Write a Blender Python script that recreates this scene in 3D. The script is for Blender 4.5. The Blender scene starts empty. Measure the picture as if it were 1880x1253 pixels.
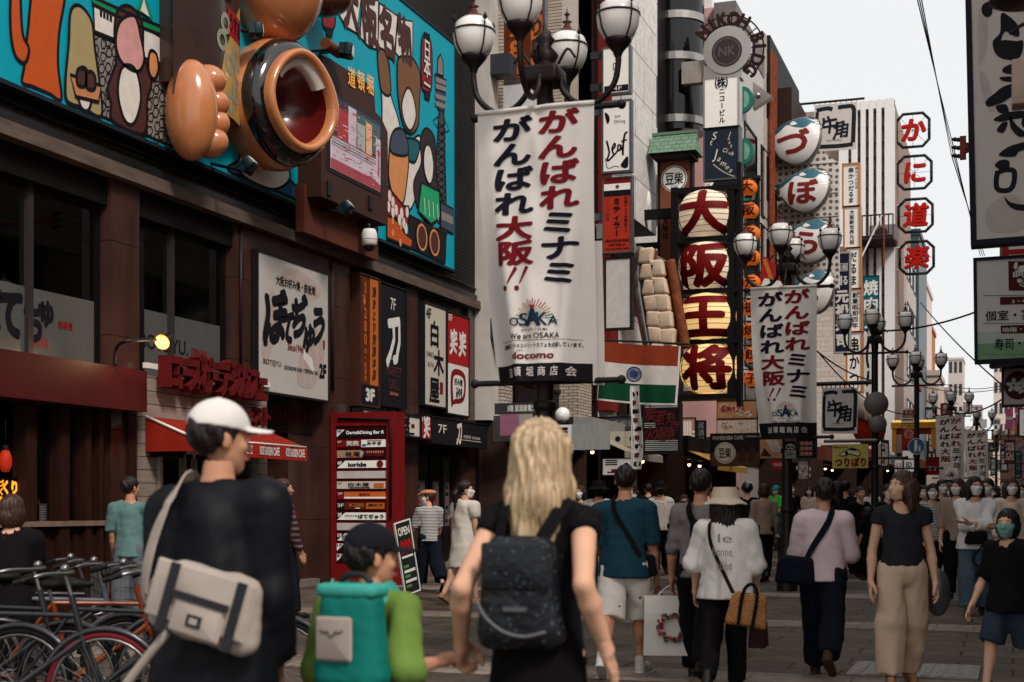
import bpy, math, random
import numpy as np
from mathutils import Vector, Matrix
from mathutils.geometry import tessellate_polygon
random.seed(7); np.random.seed(7)
S = bpy.context.scene; COL = S.collection
R = math.radians
V = Vector
# ---------------------------------------------------------------- camera
FPX, CX, HY, CAMH = 2611.0, 940.0, 930.0, 1.4       # photo pixels (1880 wide)
YAW = math.atan((1860 - CX) / FPX)
cd = bpy.data.cameras.new('camera'); cam = bpy.data.objects.new('camera', cd); COL.objects.link(cam)
cam.location = (0, 0, CAMH); cam.rotation_euler = (R(90), 0, YAW)
cd.sensor_width = 36; cd.lens = FPX / 1880 * 36; cd.shift_y = (HY - 626.5) / 1880
cd.clip_start = .05; cd.clip_end = 3000
cd.dof.use_dof = True; cd.dof.focus_distance = 24; cd.dof.aperture_fstop = 3.2; cd.dof.aperture_blades = 9
S.camera = cam
# ---------------------------------------------------------------- light: bright overcast
w = bpy.data.worlds.new('World'); S.world = w; w.use_nodes = True
nt = w.node_tree; bg = nt.nodes['Background']
sky = nt.nodes.new('ShaderNodeTexSky'); sky.sky_type = 'NISHITA'; sky.sun_disc = False
sky.sun_elevation = R(46); sky.sun_rotation = R(120); sky.dust_density = 4
mx = nt.nodes.new('ShaderNodeMix'); mx.data_type = 'RGBA'; mx.inputs['Factor'].default_value = .93
nt.links.new(sky.outputs[0], mx.inputs['A']); mx.inputs['B'].default_value = (5.35, 5.33, 5.33, 1)   # even cloud layer
nt.links.new(mx.outputs['Result'], bg.inputs[0]); bg.inputs[1].default_value = .1
sd = bpy.data.lights.new('sun', 'SUN'); sd.energy = 1.5; sd.angle = R(11); sd.color = (1, .93, .86)
sun = bpy.data.objects.new('sun', sd); COL.objects.link(sun); sun.location = (20, -10, 60)
sun.rotation_euler = V((-.50, .42, -.68)).to_track_quat('-Z', 'Y').to_euler()
S.view_settings.view_transform = 'Standard'; S.view_settings.look = 'None'; S.view_settings.exposure = .8
try:
    S.cycles.use_denoising = True; S.cycles.max_bounces = 7; S.cycles.transparent_max_bounces = 12
    S.cycles.caustics_reflective = False; S.cycles.caustics_refractive = False
except Exception: pass
# ---------------------------------------------------------------- photo pixel -> place
cS, sN = math.cos(YAW), math.sin(YAW)
def ray(px, py=HY):
    a = (px - CX) / FPX; b = (HY - py) / FPX
    return V((-sN + a * cS, cS + a * sN, b))
CAM = V((0, 0, CAMH))
def atX(px, py, X): d = ray(px, py); return CAM + d * (X / d.x)
def atY(px, py, Y): d = ray(px, py); return CAM + d * (Y / d.y)
def atZ(px, py, Z=0): d = ray(px, py); return CAM + d * ((Z - CAMH) / d.z)
def atD(px, py, D): return CAM + ray(px, py) * D
def gz(Y): return max(0, .009 * (min(Y, 60) - 9))     # the street climbs a little
def gpt(px, py):
    z = 0
    for _ in range(25): q = atZ(px, py, z); z = gz(q.y)
    return atZ(px, py, z)
W = -10.6                                            # plane of the left building line
def Yx(px, X=W): return atX(px, HY, X).y
# ---------------------------------------------------------------- materials
def lin(c):
    return tuple(((x / 255 / 12.92) if x <= 10.3 else ((x / 255 + .055) / 1.055) ** 2.4) for x in c)
_m = {}
def M(name, col=(128, 128, 128), rough=.6, metal=0, var=.12, scale=6, bump=0, bscale=40, emit=0, ecol=None, kind=None, col2=None, p=None, coat=0, spec=None, stretch=None, sss=0):
    """procedural material: base colour broken up by noise, optional bump, optional pattern"""
    if name in _m: return _m[name]
    m = bpy.data.materials.new(name); m.use_nodes = True; _m[name] = m
    n = m.node_tree.nodes; L = m.node_tree.links; b = n['Principled BSDF']
    c = lin(col); b.inputs['Roughness'].default_value = rough; b.inputs['Metallic'].default_value = metal
    if coat: b.inputs['Coat Weight'].default_value = coat; b.inputs['Coat Roughness'].default_value = .12
    b.inputs['Specular IOR Level'].default_value = spec if spec is not None else (.5 if rough < .34 or metal > .5 else .3 if rough < .5 else .12)
    tc = n.new('ShaderNodeTexCoord'); co = tc.outputs['Object']
    if stretch:
        mp = n.new('ShaderNodeMapping'); mp.inputs['Scale'].default_value = stretch; L.new(co, mp.inputs[0]); co2 = mp.outputs[0]
    else: co2 = co
    nz = n.new('ShaderNodeTexNoise'); nz.inputs['Scale'].default_value = scale; nz.inputs['Detail'].default_value = 6; L.new(co2, nz.inputs['Vector'])
    rp = n.new('ShaderNodeValToRGB'); rp.color_ramp.elements[0].position = .25; rp.color_ramp.elements[1].position = .75
    lo = [x * (1 - var) for x in c]; hi = [min(1, x * (1 + var)) for x in c]
    if col2: lo, hi = c, lin(col2)
    rp.color_ramp.elements[0].color = (*lo, 1); rp.color_ramp.elements[1].color = (*hi, 1); L.new(nz.outputs[0], rp.inputs[0])
    out = rp.outputs[0]; hgt = None
    if kind in ('brick', 'tile', 'pave', 'plank', 'pavebig'):
        bt = n.new('ShaderNodeTexBrick'); mp = n.new('ShaderNodeMapping')
        # p: (brick w, brick h, mortar, plane)   plane 'yz' wall along street, 'xz' wall across, 'xy' floor
        bw, bh, mo, pl = p
        sep = n.new('ShaderNodeSeparateXYZ'); cmb = n.new('ShaderNodeCombineXYZ'); L.new(co, sep.inputs[0])
        ax = {'yz': (1, 2), 'xz': (0, 2), 'xy': (0, 1)}[pl]
        L.new(sep.outputs[ax[0]], cmb.inputs[0]); L.new(sep.outputs[ax[1]], cmb.inputs[1]); L.new(cmb.outputs[0], bt.inputs['Vector'])
        bt.inputs['Scale'].default_value = 1; bt.inputs['Brick Width'].default_value = bw; bt.inputs['Row Height'].default_value = bh
        bt.inputs['Mortar Size'].default_value = mo; bt.inputs['Mortar Smooth'].default_value = .2
        L.new(out, bt.inputs['Color1']); c2 = n.new('ShaderNodeMix'); c2.data_type = 'RGBA'; c2.blend_type = 'MULTIPLY'
        c2.inputs['Factor'].default_value = 1; L.new(out, c2.inputs['A']); k2 = .9 if kind == 'tile' else .72; c2.inputs['B'].default_value = (k2, k2, k2, 1)
        L.new(c2.outputs['Result'], bt.inputs['Color2']); bt.inputs['Mortar'].default_value = (*(lin(col2) if col2 and kind != 'pave' else [x * .35 for x in c]), 1)
        if kind == 'brick': bt.inputs['Mortar'].default_value = (*lin(ecol), 1)
        if col2:
            rp.color_ramp.elements[0].color = (*[x * .8 for x in c], 1); rp.color_ramp.elements[1].color = (*[min(1, x * 1.2) for x in c], 1)
            if kind == 'pave': rp.color_ramp.elements[1].color = (*lin(col2), 1)
        out = bt.outputs['Color']; hgt = bt.outputs['Fac']
    if kind == 'pave':                               # dirt and worn specks over the slabs
        n2 = n.new('ShaderNodeTexNoise'); n2.inputs['Scale'].default_value = 9; n2.inputs['Detail'].default_value = 9; n2.inputs['Roughness'].default_value = .75; L.new(co, n2.inputs['Vector'])
        mm = n.new('ShaderNodeMix'); mm.data_type = 'RGBA'; mm.blend_type = 'OVERLAY'; mm.inputs['Factor'].default_value = .85; L.new(out, mm.inputs['A']); L.new(n2.outputs[0], mm.inputs['B']); out = mm.outputs['Result']
    if kind == 'granite':
        n2 = n.new('ShaderNodeTexNoise'); n2.inputs['Scale'].default_value = 90; n2.inputs['Detail'].default_value = 2; L.new(co, n2.inputs['Vector'])
        mm = n.new('ShaderNodeMix'); mm.data_type = 'RGBA'; mm.blend_type = 'OVERLAY'; mm.inputs['Factor'].default_value = .9
        L.new(out, mm.inputs['A']); L.new(n2.outputs[0], mm.inputs['B']); out = mm.outputs['Result']
    if kind in ('stripe', 'plaid', 'dots', 'mesh', 'check'):
        pc = [lin(x) for x in p[1]]; sc = p[0]
        if kind == 'stripe':
            wv = n.new('ShaderNodeTexWave'); wv.bands_direction = p[2]; wv.inputs['Scale'].default_value = sc; L.new(co, wv.inputs[0])
            rr = n.new('ShaderNodeValToRGB'); rr.color_ramp.interpolation = 'CONSTANT'; rr.color_ramp.elements[1].position = .5
            rr.color_ramp.elements[0].color = (*c, 1); rr.color_ramp.elements[1].color = (*pc[0], 1); L.new(wv.outputs[1], rr.inputs[0]); out = rr.outputs[0]
        elif kind == 'dots' or kind == 'mesh':
            vo = n.new('ShaderNodeTexVoronoi'); vo.inputs['Scale'].default_value = sc; vo.inputs['Randomness'].default_value = .2 if kind == 'mesh' else .8; L.new(co, vo.inputs[0])
            rr = n.new('ShaderNodeValToRGB'); rr.color_ramp.interpolation = 'CONSTANT'; rr.color_ramp.elements[1].position = p[2]
            rr.color_ramp.elements[0].color = (*pc[0], 1); rr.color_ramp.elements[1].color = (*c, 1); L.new(vo.outputs[0], rr.inputs[0]); out = rr.outputs[0]
        else:
            ck = out
            for dr, k2, cc in (('X', sc, pc[0]), ('Z', sc, pc[1])):
                wv = n.new('ShaderNodeTexWave'); wv.bands_direction = dr; wv.inputs['Scale'].default_value = k2; L.new(co, wv.inputs[0])
                rr = n.new('ShaderNodeValToRGB'); rr.color_ramp.interpolation = 'CONSTANT'; rr.color_ramp.elements[1].position = .62
                rr.color_ramp.elements[0].color = (0, 0, 0, 1); rr.color_ramp.elements[1].color = (.75, .75, .75, 1); L.new(wv.outputs[1], rr.inputs[0])
                mm = n.new('ShaderNodeMix'); mm.data_type = 'RGBA'; L.new(rr.outputs[0], mm.inputs['Factor']); L.new(ck, mm.inputs['A']); mm.inputs['B'].default_value = (*cc, 1); ck = mm.outputs['Result']
            out = ck
    L.new(out, b.inputs['Base Color'])
    # slight roughness variation
    rr2 = n.new('ShaderNodeMapRange'); rr2.inputs['To Min'].default_value = max(0, rough - .08); rr2.inputs['To Max'].default_value = min(1, rough + .1)
    L.new(nz.outputs[0], rr2.inputs['Value']); L.new(rr2.outputs[0], b.inputs['Roughness'])
    if bump or hgt is not None:
        bp = n.new('ShaderNodeBump'); bp.inputs['Strength'].default_value = bump or .4; bp.inputs['Distance'].default_value = .02
        if hgt is not None:
            bp.invert = True; L.new(hgt, bp.inputs['Height'])
        else:
            n3 = n.new('ShaderNodeTexNoise'); n3.inputs['Scale'].default_value = bscale; n3.inputs['Detail'].default_value = 5; L.new(co2, n3.inputs['Vector']); L.new(n3.outputs[0], bp.inputs['Height'])
        L.new(bp.outputs[0], b.inputs['Normal'])
    if sss: b.inputs['Subsurface Weight'].default_value = sss; b.inputs['Subsurface Radius'].default_value = (.25, .22, .2); b.inputs['Subsurface Scale'].default_value = .6
    if emit:
        if ecol and kind != 'brick':
            b.inputs['Emission Color'].default_value = (*lin(ecol), 1)
        else: L.new(out, b.inputs['Emission Color'])
        b.inputs['Emission Strength'].default_value = emit
    return m
def glass(name, tint=(20, 22, 24), mixf=.35, rough=.02):
    """window glass: partly see-through, mirrors the street"""
    if name in _m: return _m[name]
    m = bpy.data.materials.new(name); m.use_nodes = True; _m[name] = m
    n = m.node_tree.nodes; L = m.node_tree.links; o = n['Material Output']; n.remove(n['Principled BSDF'])
    t = n.new('ShaderNodeBsdfTransparent'); t.inputs[0].default_value = (*[.72 + .2 * x for x in lin(tint)], 1)
    g = n.new('ShaderNodeBsdfGlossy'); g.inputs['Roughness'].default_value = rough
    f = n.new('ShaderNodeFresnel'); f.inputs[0].default_value = 1.5
    mr = n.new('ShaderNodeMapRange'); mr.inputs['To Min'].default_value = mixf * .3; mr.inputs['To Max'].default_value = 1; L.new(f.outputs[0], mr.inputs['Value'])
    x = n.new('ShaderNodeMixShader'); L.new(mr.outputs[0], x.inputs[0]); L.new(t.outputs[0], x.inputs[1]); L.new(g.outputs[0], x.inputs[2]); L.new(x.outputs[0], o.inputs[0])
    return m
# ---------------------------------------------------------------- objects
def tag(o, label=None, cat=None, group=None, kind=None):
    if label: o['label'] = label
    if cat: o['category'] = cat
    if group: o['group'] = group
    if kind: o['kind'] = kind
    return o
def empty(name, loc, label=None, cat=None, group=None, rz=0):
    o = bpy.data.objects.new(name, None); COL.objects.link(o); o.location = loc; o.rotation_euler = (0, 0, rz); o.empty_display_size = .2
    return tag(o, label, cat, group)
def perp(d):
    d = d.normalized(); a = V((0, 0, 1)) if abs(d.z) < .9 else V((1, 0, 0))
    u = d.cross(a).normalized(); return u, d.cross(u).normalized()
class MB:
    """collects shapes; build() links them as ONE mesh object"""
    def __init__(s): s.v = []; s.f = []; s.m = []; s.sm = []; s.mats = []
    def mi(s, m):
        if m not in s.mats: s.mats.append(m)
        return s.mats.index(m)
    def add(s, vs, fs, m, smooth=False):
        k = len(s.v); i = s.mi(m); s.v += [tuple(p) for p in vs]
        for f in fs: s.f.append(tuple(k + q for q in f)); s.m.append(i); s.sm.append(smooth)
        return s
    def box(s, a, b, m):
        x0, y0, z0 = [min(p, q) for p, q in zip(a, b)]; x1, y1, z1 = [max(p, q) for p, q in zip(a, b)]
        return s.add([(x0, y0, z0), (x1, y0, z0), (x1, y1, z0), (x0, y1, z0), (x0, y0, z1), (x1, y0, z1), (x1, y1, z1), (x0, y1, z1)],
                     [(0, 3, 2, 1), (4, 5, 6, 7), (0, 1, 5, 4), (1, 2, 6, 5), (2, 3, 7, 6), (3, 0, 4, 7)], m)
    def obox(s, c, ex, ey, ez, m, bev=0):
        c = V(c); ex, ey, ez = V(ex), V(ey), V(ez)
        if not bev:
            return s.add([c + ex * a + ey * b + ez * d for d in (-1, 1) for a, b in ((-1, -1), (1, -1), (1, 1), (-1, 1))],
                         [(0, 3, 2, 1), (4, 5, 6, 7), (0, 1, 5, 4), (1, 2, 6, 5), (2, 3, 7, 6), (3, 0, 4, 7)], m)
        # rounded outline in ex/ey with chamfered ez ends
        vs = []; lx, ly, lz = ex.length, ey.length, ez.length; r = min(bev, lx, ly, lz); n = 4
        def ring(ins, z):
            q = []
            for k, (sx, sy) in enumerate(((1, 1), (-1, 1), (-1, -1), (1, -1))):
                for j in range(n + 1):
                    t = (k + j / n) * math.pi / 2
                    q.append(c + ex * ((sx * (lx - r) + math.cos(t) * (r - ins)) / lx) + ey * ((sy * (ly - r) + math.sin(t) * (r - ins)) / ly) + ez * z)
            return q
        rings = [ring(r * .9, -1), ring(r * .3, -1 + r * .3 / lz), ring(0, -1 + r / lz), ring(0, 1 - r / lz), ring(r * .3, 1 - r * .3 / lz), ring(r * .9, 1)]
        N = len(rings[0]); fs = []
        for q in rings: vs += q
        for i in range(5):
            for j in range(N): fs.append((i * N + j, i * N + (j + 1) % N, (i + 1) * N + (j + 1) % N, (i + 1) * N + j))
        fs.append(tuple(range(N - 1, -1, -1))); fs.append(tuple(range(5 * N, 6 * N)))
        return s.add(vs, fs, m, True)
    def cyl(s, p, q, r, r2=None, m=None, n=12, caps=True, smooth=True):
        p, q = V(p), V(q); r2 = r if r2 is None else r2; u, v = perp(q - p); vs = []
        for c, rr in ((p, r), (q, r2)):
            for i in range(n): t = 2 * math.pi * i / n; vs.append(c + (u * math.cos(t) + v * math.sin(t)) * rr)
        s.add(vs, [(i, (i + 1) % n, n + (i + 1) % n, n + i) for i in range(n)], m, smooth)
        if caps: s.add(vs[:n], [tuple(range(n - 1, -1, -1))], m); s.add(vs[n:], [tuple(range(n))], m)
        return s
    def tube(s, pts, r, m, n=8, closed=False):
        pts = [V(p) for p in pts]; N = len(pts); rs = r if isinstance(r, (list, tuple)) else [r] * N; vs = []; fs = []; u = None
        for i, p in enumerate(pts):
            d = (pts[(i + 1) % N] - pts[i - 1]) if (closed or 0 < i < N - 1) else (pts[1] - pts[0] if i == 0 else pts[-1] - pts[-2])
            if d.length < 1e-9: d = V((0, 0, 1))
            d.normalize()
            if u is None: u, _ = perp(d)
            u = (u - d * u.dot(d)); u = u.normalized() if u.length > 1e-6 else perp(d)[0]; v = d.cross(u)
            for k in range(n): t = 2 * math.pi * k / n; vs.append(p + (u * math.cos(t) + v * math.sin(t)) * rs[i])
        for i in range(N if closed else N - 1):
            j = (i + 1) % N
            for k in range(n): fs.append((i * n + k, i * n + (k + 1) % n, j * n + (k + 1) % n, j * n + k))
        if not closed: fs += [tuple(range(n - 1, -1, -1)), tuple(range((N - 1) * n, N * n))]
        return s.add(vs, fs, m, True)
    def lathe(s, prof, c, m, n=20, sx=1, sy=1, axis=None, smooth=True):
        c = V(c); vs = []; fs = []
        if axis is None: U, Vv, A = V((1, 0, 0)), V((0, 1, 0)), V((0, 0, 1))
        else: A = V(axis).normalized(); U, Vv = perp(A)
        for r, z in prof:
            for i in range(n): t = 2 * math.pi * i / n; vs.append(c + U * (r * sx * math.cos(t)) + Vv * (r * sy * math.sin(t)) + A * z)
        for k in range(len(prof) - 1):
            for i in range(n): fs.append((k * n + i, k * n + (i + 1) % n, (k + 1) * n + (i + 1) % n, (k + 1) * n + i))
        return s.add(vs, fs, m, smooth)
    def ball(s, c, r, m, n=20, k=12):
        r = (r, r, r) if isinstance(r, (int, float)) else r; c = V(c)
        vs = []; fs = []
        for i in range(k + 1):
            p = math.pi * i / k
            for j in range(n): t = 2 * math.pi * j / n; vs.append((c.x + r[0] * math.sin(p) * math.cos(t), c.y + r[1] * math.sin(p) * math.sin(t), c.z - r[2] * math.cos(p)))
        for i in range(k):
            for j in range(n): fs.append((i * n + j, i * n + (j + 1) % n, (i + 1) * n + (j + 1) % n, (i + 1) * n + j))
        return s.add(vs, fs, m, True)
    def prism(s, poly, vec, m):
        poly = [V(p) for p in poly]; vec = V(vec); n = len(poly); vs = poly + [p + vec for p in poly]
        tr = tessellate_polygon([poly])
        return s.add(vs, [tuple(t) for t in tr] + [tuple(n + q for q in t) for t in tr] + [(i, (i + 1) % n, n + (i + 1) % n, n + i) for i in range(n)], m)
    def build(s, name, parent=None, loc=None, label=None, cat=None, group=None, kind=None):
        me = bpy.data.meshes.new(name); v = s.v
        if parent is not None and loc is None:
            o0 = V((0, 0, 0)); p = parent
            mw = PW[parent.name] if parent.name in PW else parent.location
            v = [(a - mw[0], b - mw[1], c - mw[2]) for a, b, c in v]
            PWn = mw
        elif loc is not None:
            v = [(a - loc[0], b - loc[1], c - loc[2]) for a, b, c in v]
        me.from_pydata(v, [], s.f)
        for m in s.mats: me.materials.append(m)
        me.polygons.foreach_set('material_index', s.m); me.polygons.foreach_set('use_smooth', s.sm); me.update()
        o = bpy.data.objects.new(name, me); COL.objects.link(o)
        if parent is not None: o.parent = parent; PW[o.name] = PW.get(parent.name, tuple(parent.location))
        elif loc is not None: o.location = loc; PW[o.name] = tuple(loc)
        return tag(o, label, cat, group, kind)
PW = {}                                              # world origin each unrotated object's mesh is relative to
def part(name, parent, mb, label=None): return mb.build(name, parent, label=label)
def copy_tree(o, parent=None, loc=None):
    c = o.copy(); COL.objects.link(c)
    if parent: c.parent = parent
    if loc is not None: c.location = loc
    for ch in [x for x in TREE.get(o.name, o.children)]: copy_tree(ch, c)
    return c
TREE = {}
# ---------------------------------------------------------------- lettering
_g = {}
def glyph(txt, bold=0.0):
    k = (txt, bold)
    if k not in _g:
        c = bpy.data.curves.new('t', 'FONT'); c.body = txt; c.offset = bold; c.resolution_u = 3
        o = bpy.data.objects.new('t', c); COL.objects.link(o); me = o.to_mesh()
        _g[k] = ([(v.co.x, v.co.y) for v in me.vertices], [tuple(p.vertices) for p in me.polygons])
        o.to_mesh_clear(); bpy.data.objects.remove(o); bpy.data.curves.remove(c)
    return _g[k]
def split(pts, tris, L):
    """bisect long triangle edges so lettering can follow a curved surface"""
    out = []; st = [tuple(pts[i] for i in t) for t in tris if len(t) == 3]
    for t in tris:
        if len(t) == 4: st += [(pts[t[0]], pts[t[1]], pts[t[2]]), (pts[t[0]], pts[t[2]], pts[t[3]])]
    while st:
        a, b, c = st.pop()
        e = [(math.dist(a, b), a, b, c), (math.dist(b, c), b, c, a), (math.dist(c, a), c, a, b)]
        l, p, q, r = max(e)
        if l > L:
            md = ((p[0] + q[0]) / 2, (p[1] + q[1]) / 2); st += [(p, md, r), (md, q, r)]
        else: out.append((a, b, c))
    idx = {}; vs = []; fs = []
    for t in out:
        f = []
        for p in t:
            if p not in idx: idx[p] = len(vs); vs.append(p)
            f.append(idx[p])
        if len(set(f)) == 3: fs.append(tuple(f))
    return vs, fs
class Panel:
    """a drawing surface of w x h metres; u runs right, v runs up, both in metres from the lower left corner"""
    def __init__(s, O, ex, n, w, h, fn=None, maxe=None, roll=0):
        s.O = V(O); s.ex = V(ex).normalized(); s.n = V(n).normalized(); s.ez = V((0, 0, 1)); s.w = w; s.h = h; s.fn = fn; s.maxe = maxe; s.mb = MB(); s.st = .004
        if roll:
            q = Matrix.Rotation(roll, 3, s.n); s.ex = q @ s.ex; s.ez = q @ s.ez
    def pt(s, u, v, off=0):
        if s.fn: return s.fn(u, v, off)
        return s.O + s.ex * u + s.ez * v + s.n * off
    def tris(s, pts, fs, m, ly=1, smooth=False):
        if s.maxe: pts, fs = split(pts, fs, s.maxe)
        s.mb.add([s.pt(u, v, ly * s.st) for u, v in pts], fs, m, smooth or bool(s.fn)); return s
    def rect(s, u0, v0, u1, v1, m, ly=1): # fractions
        w, h = s.w, s.h; return s.tris([(u0 * w, v0 * h), (u1 * w, v0 * h), (u1 * w, v1 * h), (u0 * w, v1 * h)], [(0, 1, 2), (0, 2, 3)], m, ly)
    def poly(s, P, m, ly=1):
        P = [(u * s.w, v * s.h) for u, v in P]; t = tessellate_polygon([[V((a, b, 0)) for a, b in P]])
        return s.tris(P, [tuple(x) for x in t], m, ly)
    def ell(s, cu, cv, ru, rv, m, ly=1, n=28, rot=0, a0=0, a1=2 * math.pi):
        """ellipse, radii in metres"""
        c = (cu * s.w, cv * s.h); P = [c]; cr, sr = math.cos(rot), math.sin(rot)
        for i in range(n + 1):
            t = a0 + (a1 - a0) * i / n; x, y = ru * math.cos(t), rv * math.sin(t); P.append((c[0] + x * cr - y * sr, c[1] + x * sr + y * cr))
        return s.tris(P, [(0, i, i + 1) for i in range(1, n + 1)], m, ly)
    def ring(s, cu, cv, r, wd, m, ly=1, n=32, a0=0, a1=2 * math.pi, sy=1):
        c = (cu * s.w, cv * s.h); P = []
        for i in range(n + 1):
            t = a0 + (a1 - a0) * i / n
            for q in (r - wd / 2, r + wd / 2): P.append((c[0] + q * math.cos(t), c[1] + q * sy * math.sin(t)))
        return s.tris(P, [f for i in range(n) for f in ((2 * i, 2 * i + 1, 2 * i + 3), (2 * i, 2 * i + 3, 2 * i + 2))], m, ly)
    def stroke(s, P, wd, m, ly=1, closed=False):
        """polyline (fractions) with a width in metres (number or one per point)"""
        P = [(u * s.w, v * s.h) for u, v in P]
        if closed: P = P + P[:1]
        N = len(P); wd = wd if isinstance(wd, (list, tuple)) else [wd] * N; q = []
        for i, p in enumerate(P):
            a = P[max(0, i - 1)]; b = P[min(N - 1, i + 1)]
            if closed and i in (0, N - 1): a, b = P[-2], P[1]
            d = (b[0] - a[0], b[1] - a[1]); l = math.hypot(*d) or 1; nx, ny = -d[1] / l * wd[min(i, len(wd) - 1)] / 2, d[0] / l * wd[min(i, len(wd) - 1)] / 2
            q += [(p[0] + nx, p[1] + ny), (p[0] - nx, p[1] - ny)]
        return s.tris(q, [f for i in range(N - 1) for f in ((2 * i, 2 * i + 1, 2 * i + 3), (2 * i, 2 * i + 3, 2 * i + 2))], m, ly)
    def curve(s, P, wd, m, ly=1, closed=False, k=6):
        """smooth (Catmull-Rom) stroke"""
        return s.stroke(smooth_pts(P, k, closed), smooth_w(wd, len(P), k, closed), m, ly)
    def blob(s, P, m, ly=1, line=None, lw=.03):
        q = smooth_pts(P, 6, True); s.poly(q, m, ly)
        if line: s.stroke(q[:-1], lw, line, ly + .5, True)
        return s
    def heavy(s, q, F, m, ly, bold, sz):
        """letter strokes thickened by shifted copies, each a hair above the last"""
        s.tris(q, F, m, ly)
        if bold:
            n = 6 if bold < .035 else 8; k0 = [bold] if bold < .05 else [bold, bold * .5]
            j = 1
            for r in k0:
                for i in range(n):
                    t = 2 * math.pi * (i + .5 * (r != bold)) / n; dx, dy = r * sz[0] * math.cos(t), r * sz[1] * math.sin(t); s.tris([(x + dx, y + dy) for x, y in q], F, m, ly + .06 * j); j += 1
        return s
    def fit(s, txt, u0, v0, u1, v1, m, ly=2, bold=0, shear=0):
        """a line of writing stretched into a rectangle given in fractions"""
        P, F = glyph(txt)
        if not P: return s
        x0, x1 = min(p[0] for p in P), max(p[0] for p in P); y0, y1 = min(p[1] for p in P), max(p[1] for p in P)
        kx = (u1 - u0) * s.w / (x1 - x0); ky = (v1 - v0) * s.h / ((y1 - y0) or 1)
        return s.heavy([(u0 * s.w + (p[0] - x0) * kx + shear * (p[1] - y0) * ky, v0 * s.h + (p[1] - y0) * ky) for p in P], F, m, ly, bold, (kx, ky))
    def ch(s, c, cu, cv, sz, m, ly=2, bold=0, sx=1, rot=0, shear=0, warp=None):
        """one character centred in its em box; sz in metres"""
        P, F = glyph(c); cr, sr = math.cos(rot), math.sin(rot); q = []
        if c.isascii():
            x0, x1 = min(p[0] for p in P), max(p[0] for p in P); cx, cy = (x0 + x1) / 2, .35
        else: cx, cy = .5, .38
        for x, y in P:
            x, y = (x - cx) * sz * sx, (y - cy) * sz; x += shear * y
            if warp: x, y = warp(x / sz, y / sz); x *= sz; y *= sz
            q.append((cu * s.w + x * cr - y * sr, cv * s.h + x * sr + y * cr))
        return s.heavy(q, F, m, ly, bold, (sz * sx, sz))
    def vt(s, txt, cu, v0, v1, m, ly=2, bold=0, sx=1, fill=.92, shear=0, warp=None, cols=None):
        """vertical writing from v1 (top) down to v0; m may be a list of materials"""
        n = len(txt); st = (v1 - v0) / n
        for i, c in enumerate(txt):
            if c == ' ': continue
            mm = m[i] if isinstance(m, (list, tuple)) else m
            s.ch(c, cu, v1 - st * (i + .5), st * s.h * fill, mm, ly, bold, sx, rot=-math.pi / 2 if c in 'ー-〜' else 0, shear=shear, warp=warp)
        return s
    def board(s, m, t=.06, mside=None, inset=0):
        """the slab the writing sits on"""
        a = s.mb; w, h = s.w, s.h; q = [(-inset, -inset), (w + inset, -inset), (w + inset, h + inset), (-inset, h + inset)]
        f = [s.pt(u, v, 0) for u, v in q]; b = [s.pt(u, v, -t) for u, v in q]
        a.add(f, [(0, 1, 2, 3)], m); a.add(f + b, [(1, 0, 4, 5), (2, 1, 5, 6), (3, 2, 6, 7), (0, 3, 7, 4), (7, 6, 5, 4)], mside or m); return s
    def frame(s, wd, m, t=.08, out=.015, mb=None):
        """raised frame round the edge, as its own shapes"""
        a = mb or s.mb; w, h = s.w, s.h
        def bx(u0, v0, u1, v1):
            c = s.pt((u0 + u1) / 2, (v0 + v1) / 2, out - t / 2); a.obox(c, s.ex * (u1 - u0) / 2, s.ez * (v1 - v0) / 2, s.n * t / 2, m)
        bx(-wd, -wd, w + wd, 0); bx(-wd, h, w + wd, h + wd); bx(-wd, 0, 0, h); bx(w, 0, w + wd, h); return s
def smooth_pts(P, k=6, closed=False):
    n = len(P); out = []
    for i in range(n if closed else n - 1):
        g = lambda j: P[j % n] if closed else P[max(0, min(n - 1, j))]
        a, b, c, d = g(i - 1), g(i), g(i + 1), g(i + 2)
        for j in range(k):
            t = j / k; out.append(tuple(.5 * (2 * b[q] + (c[q] - a[q]) * t + (2 * a[q] - 5 * b[q] + 4 * c[q] - d[q]) * t * t + (3 * b[q] - a[q] - 3 * c[q] + d[q]) * t ** 3) for q in range(len(b))))
    out.append(tuple(P[0] if closed else P[-1])); return out
def smooth_w(wd, n, k, closed=False):
    if not isinstance(wd, (list, tuple)): return wd
    m = n if closed else n - 1; o = []
    for i in range(m):
        for j in range(k): o.append(wd[i] + (wd[(i + 1) % n] - wd[i]) * j / k)
    o.append(wd[0] if closed else wd[-1]); return o
def wallP(xl, xr, yt, yb, X, **k):
    """panel on a wall along the street (plane x = X): left/right photo columns, top/bottom photo rows at the left edge"""
    a = atX(xl, yb, X); b = atX(xl, yt, X); c = atX(xr, yb, X)
    return Panel(a, (0, 1, 0), (1, 0, 0), c.y - a.y, b.z - a.z, **k)
def faceP(xl, xr, yt, yb, Y, **k):
    """panel across the street (plane y = Y), facing the camera side"""
    a = atY(xl, HY, Y); c = atY(xr, HY, Y); xm = (xl + xr) / 2; z0 = atY(xm, yb, Y).z; z1 = atY(xm, yt, Y).z
    return Panel((a.x, Y, z0), (1, 0, 0), (0, -1, 0), c.x - a.x, z1 - z0, **k)
def sign(name, label, P, cat='sign', group=None, fr=.04, mfr=None, mface=None, t=.1, mside=None, extra=None, facename='face'):
    """turn a drawn panel into a thing: root > face (with its writing), frame"""
    root = empty(name, P.pt(P.w / 2, 0, 0), label, cat, group)
    if mface: P.board(mface, t * .8, mside)
    part(facename, root, P.mb)
    if mfr:
        f = MB(); P.frame(fr, mfr, t, .02, f); part('frame', root, f)
    if extra:
        for nm, mb in extra: part(nm, root, mb)
    return root
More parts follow.
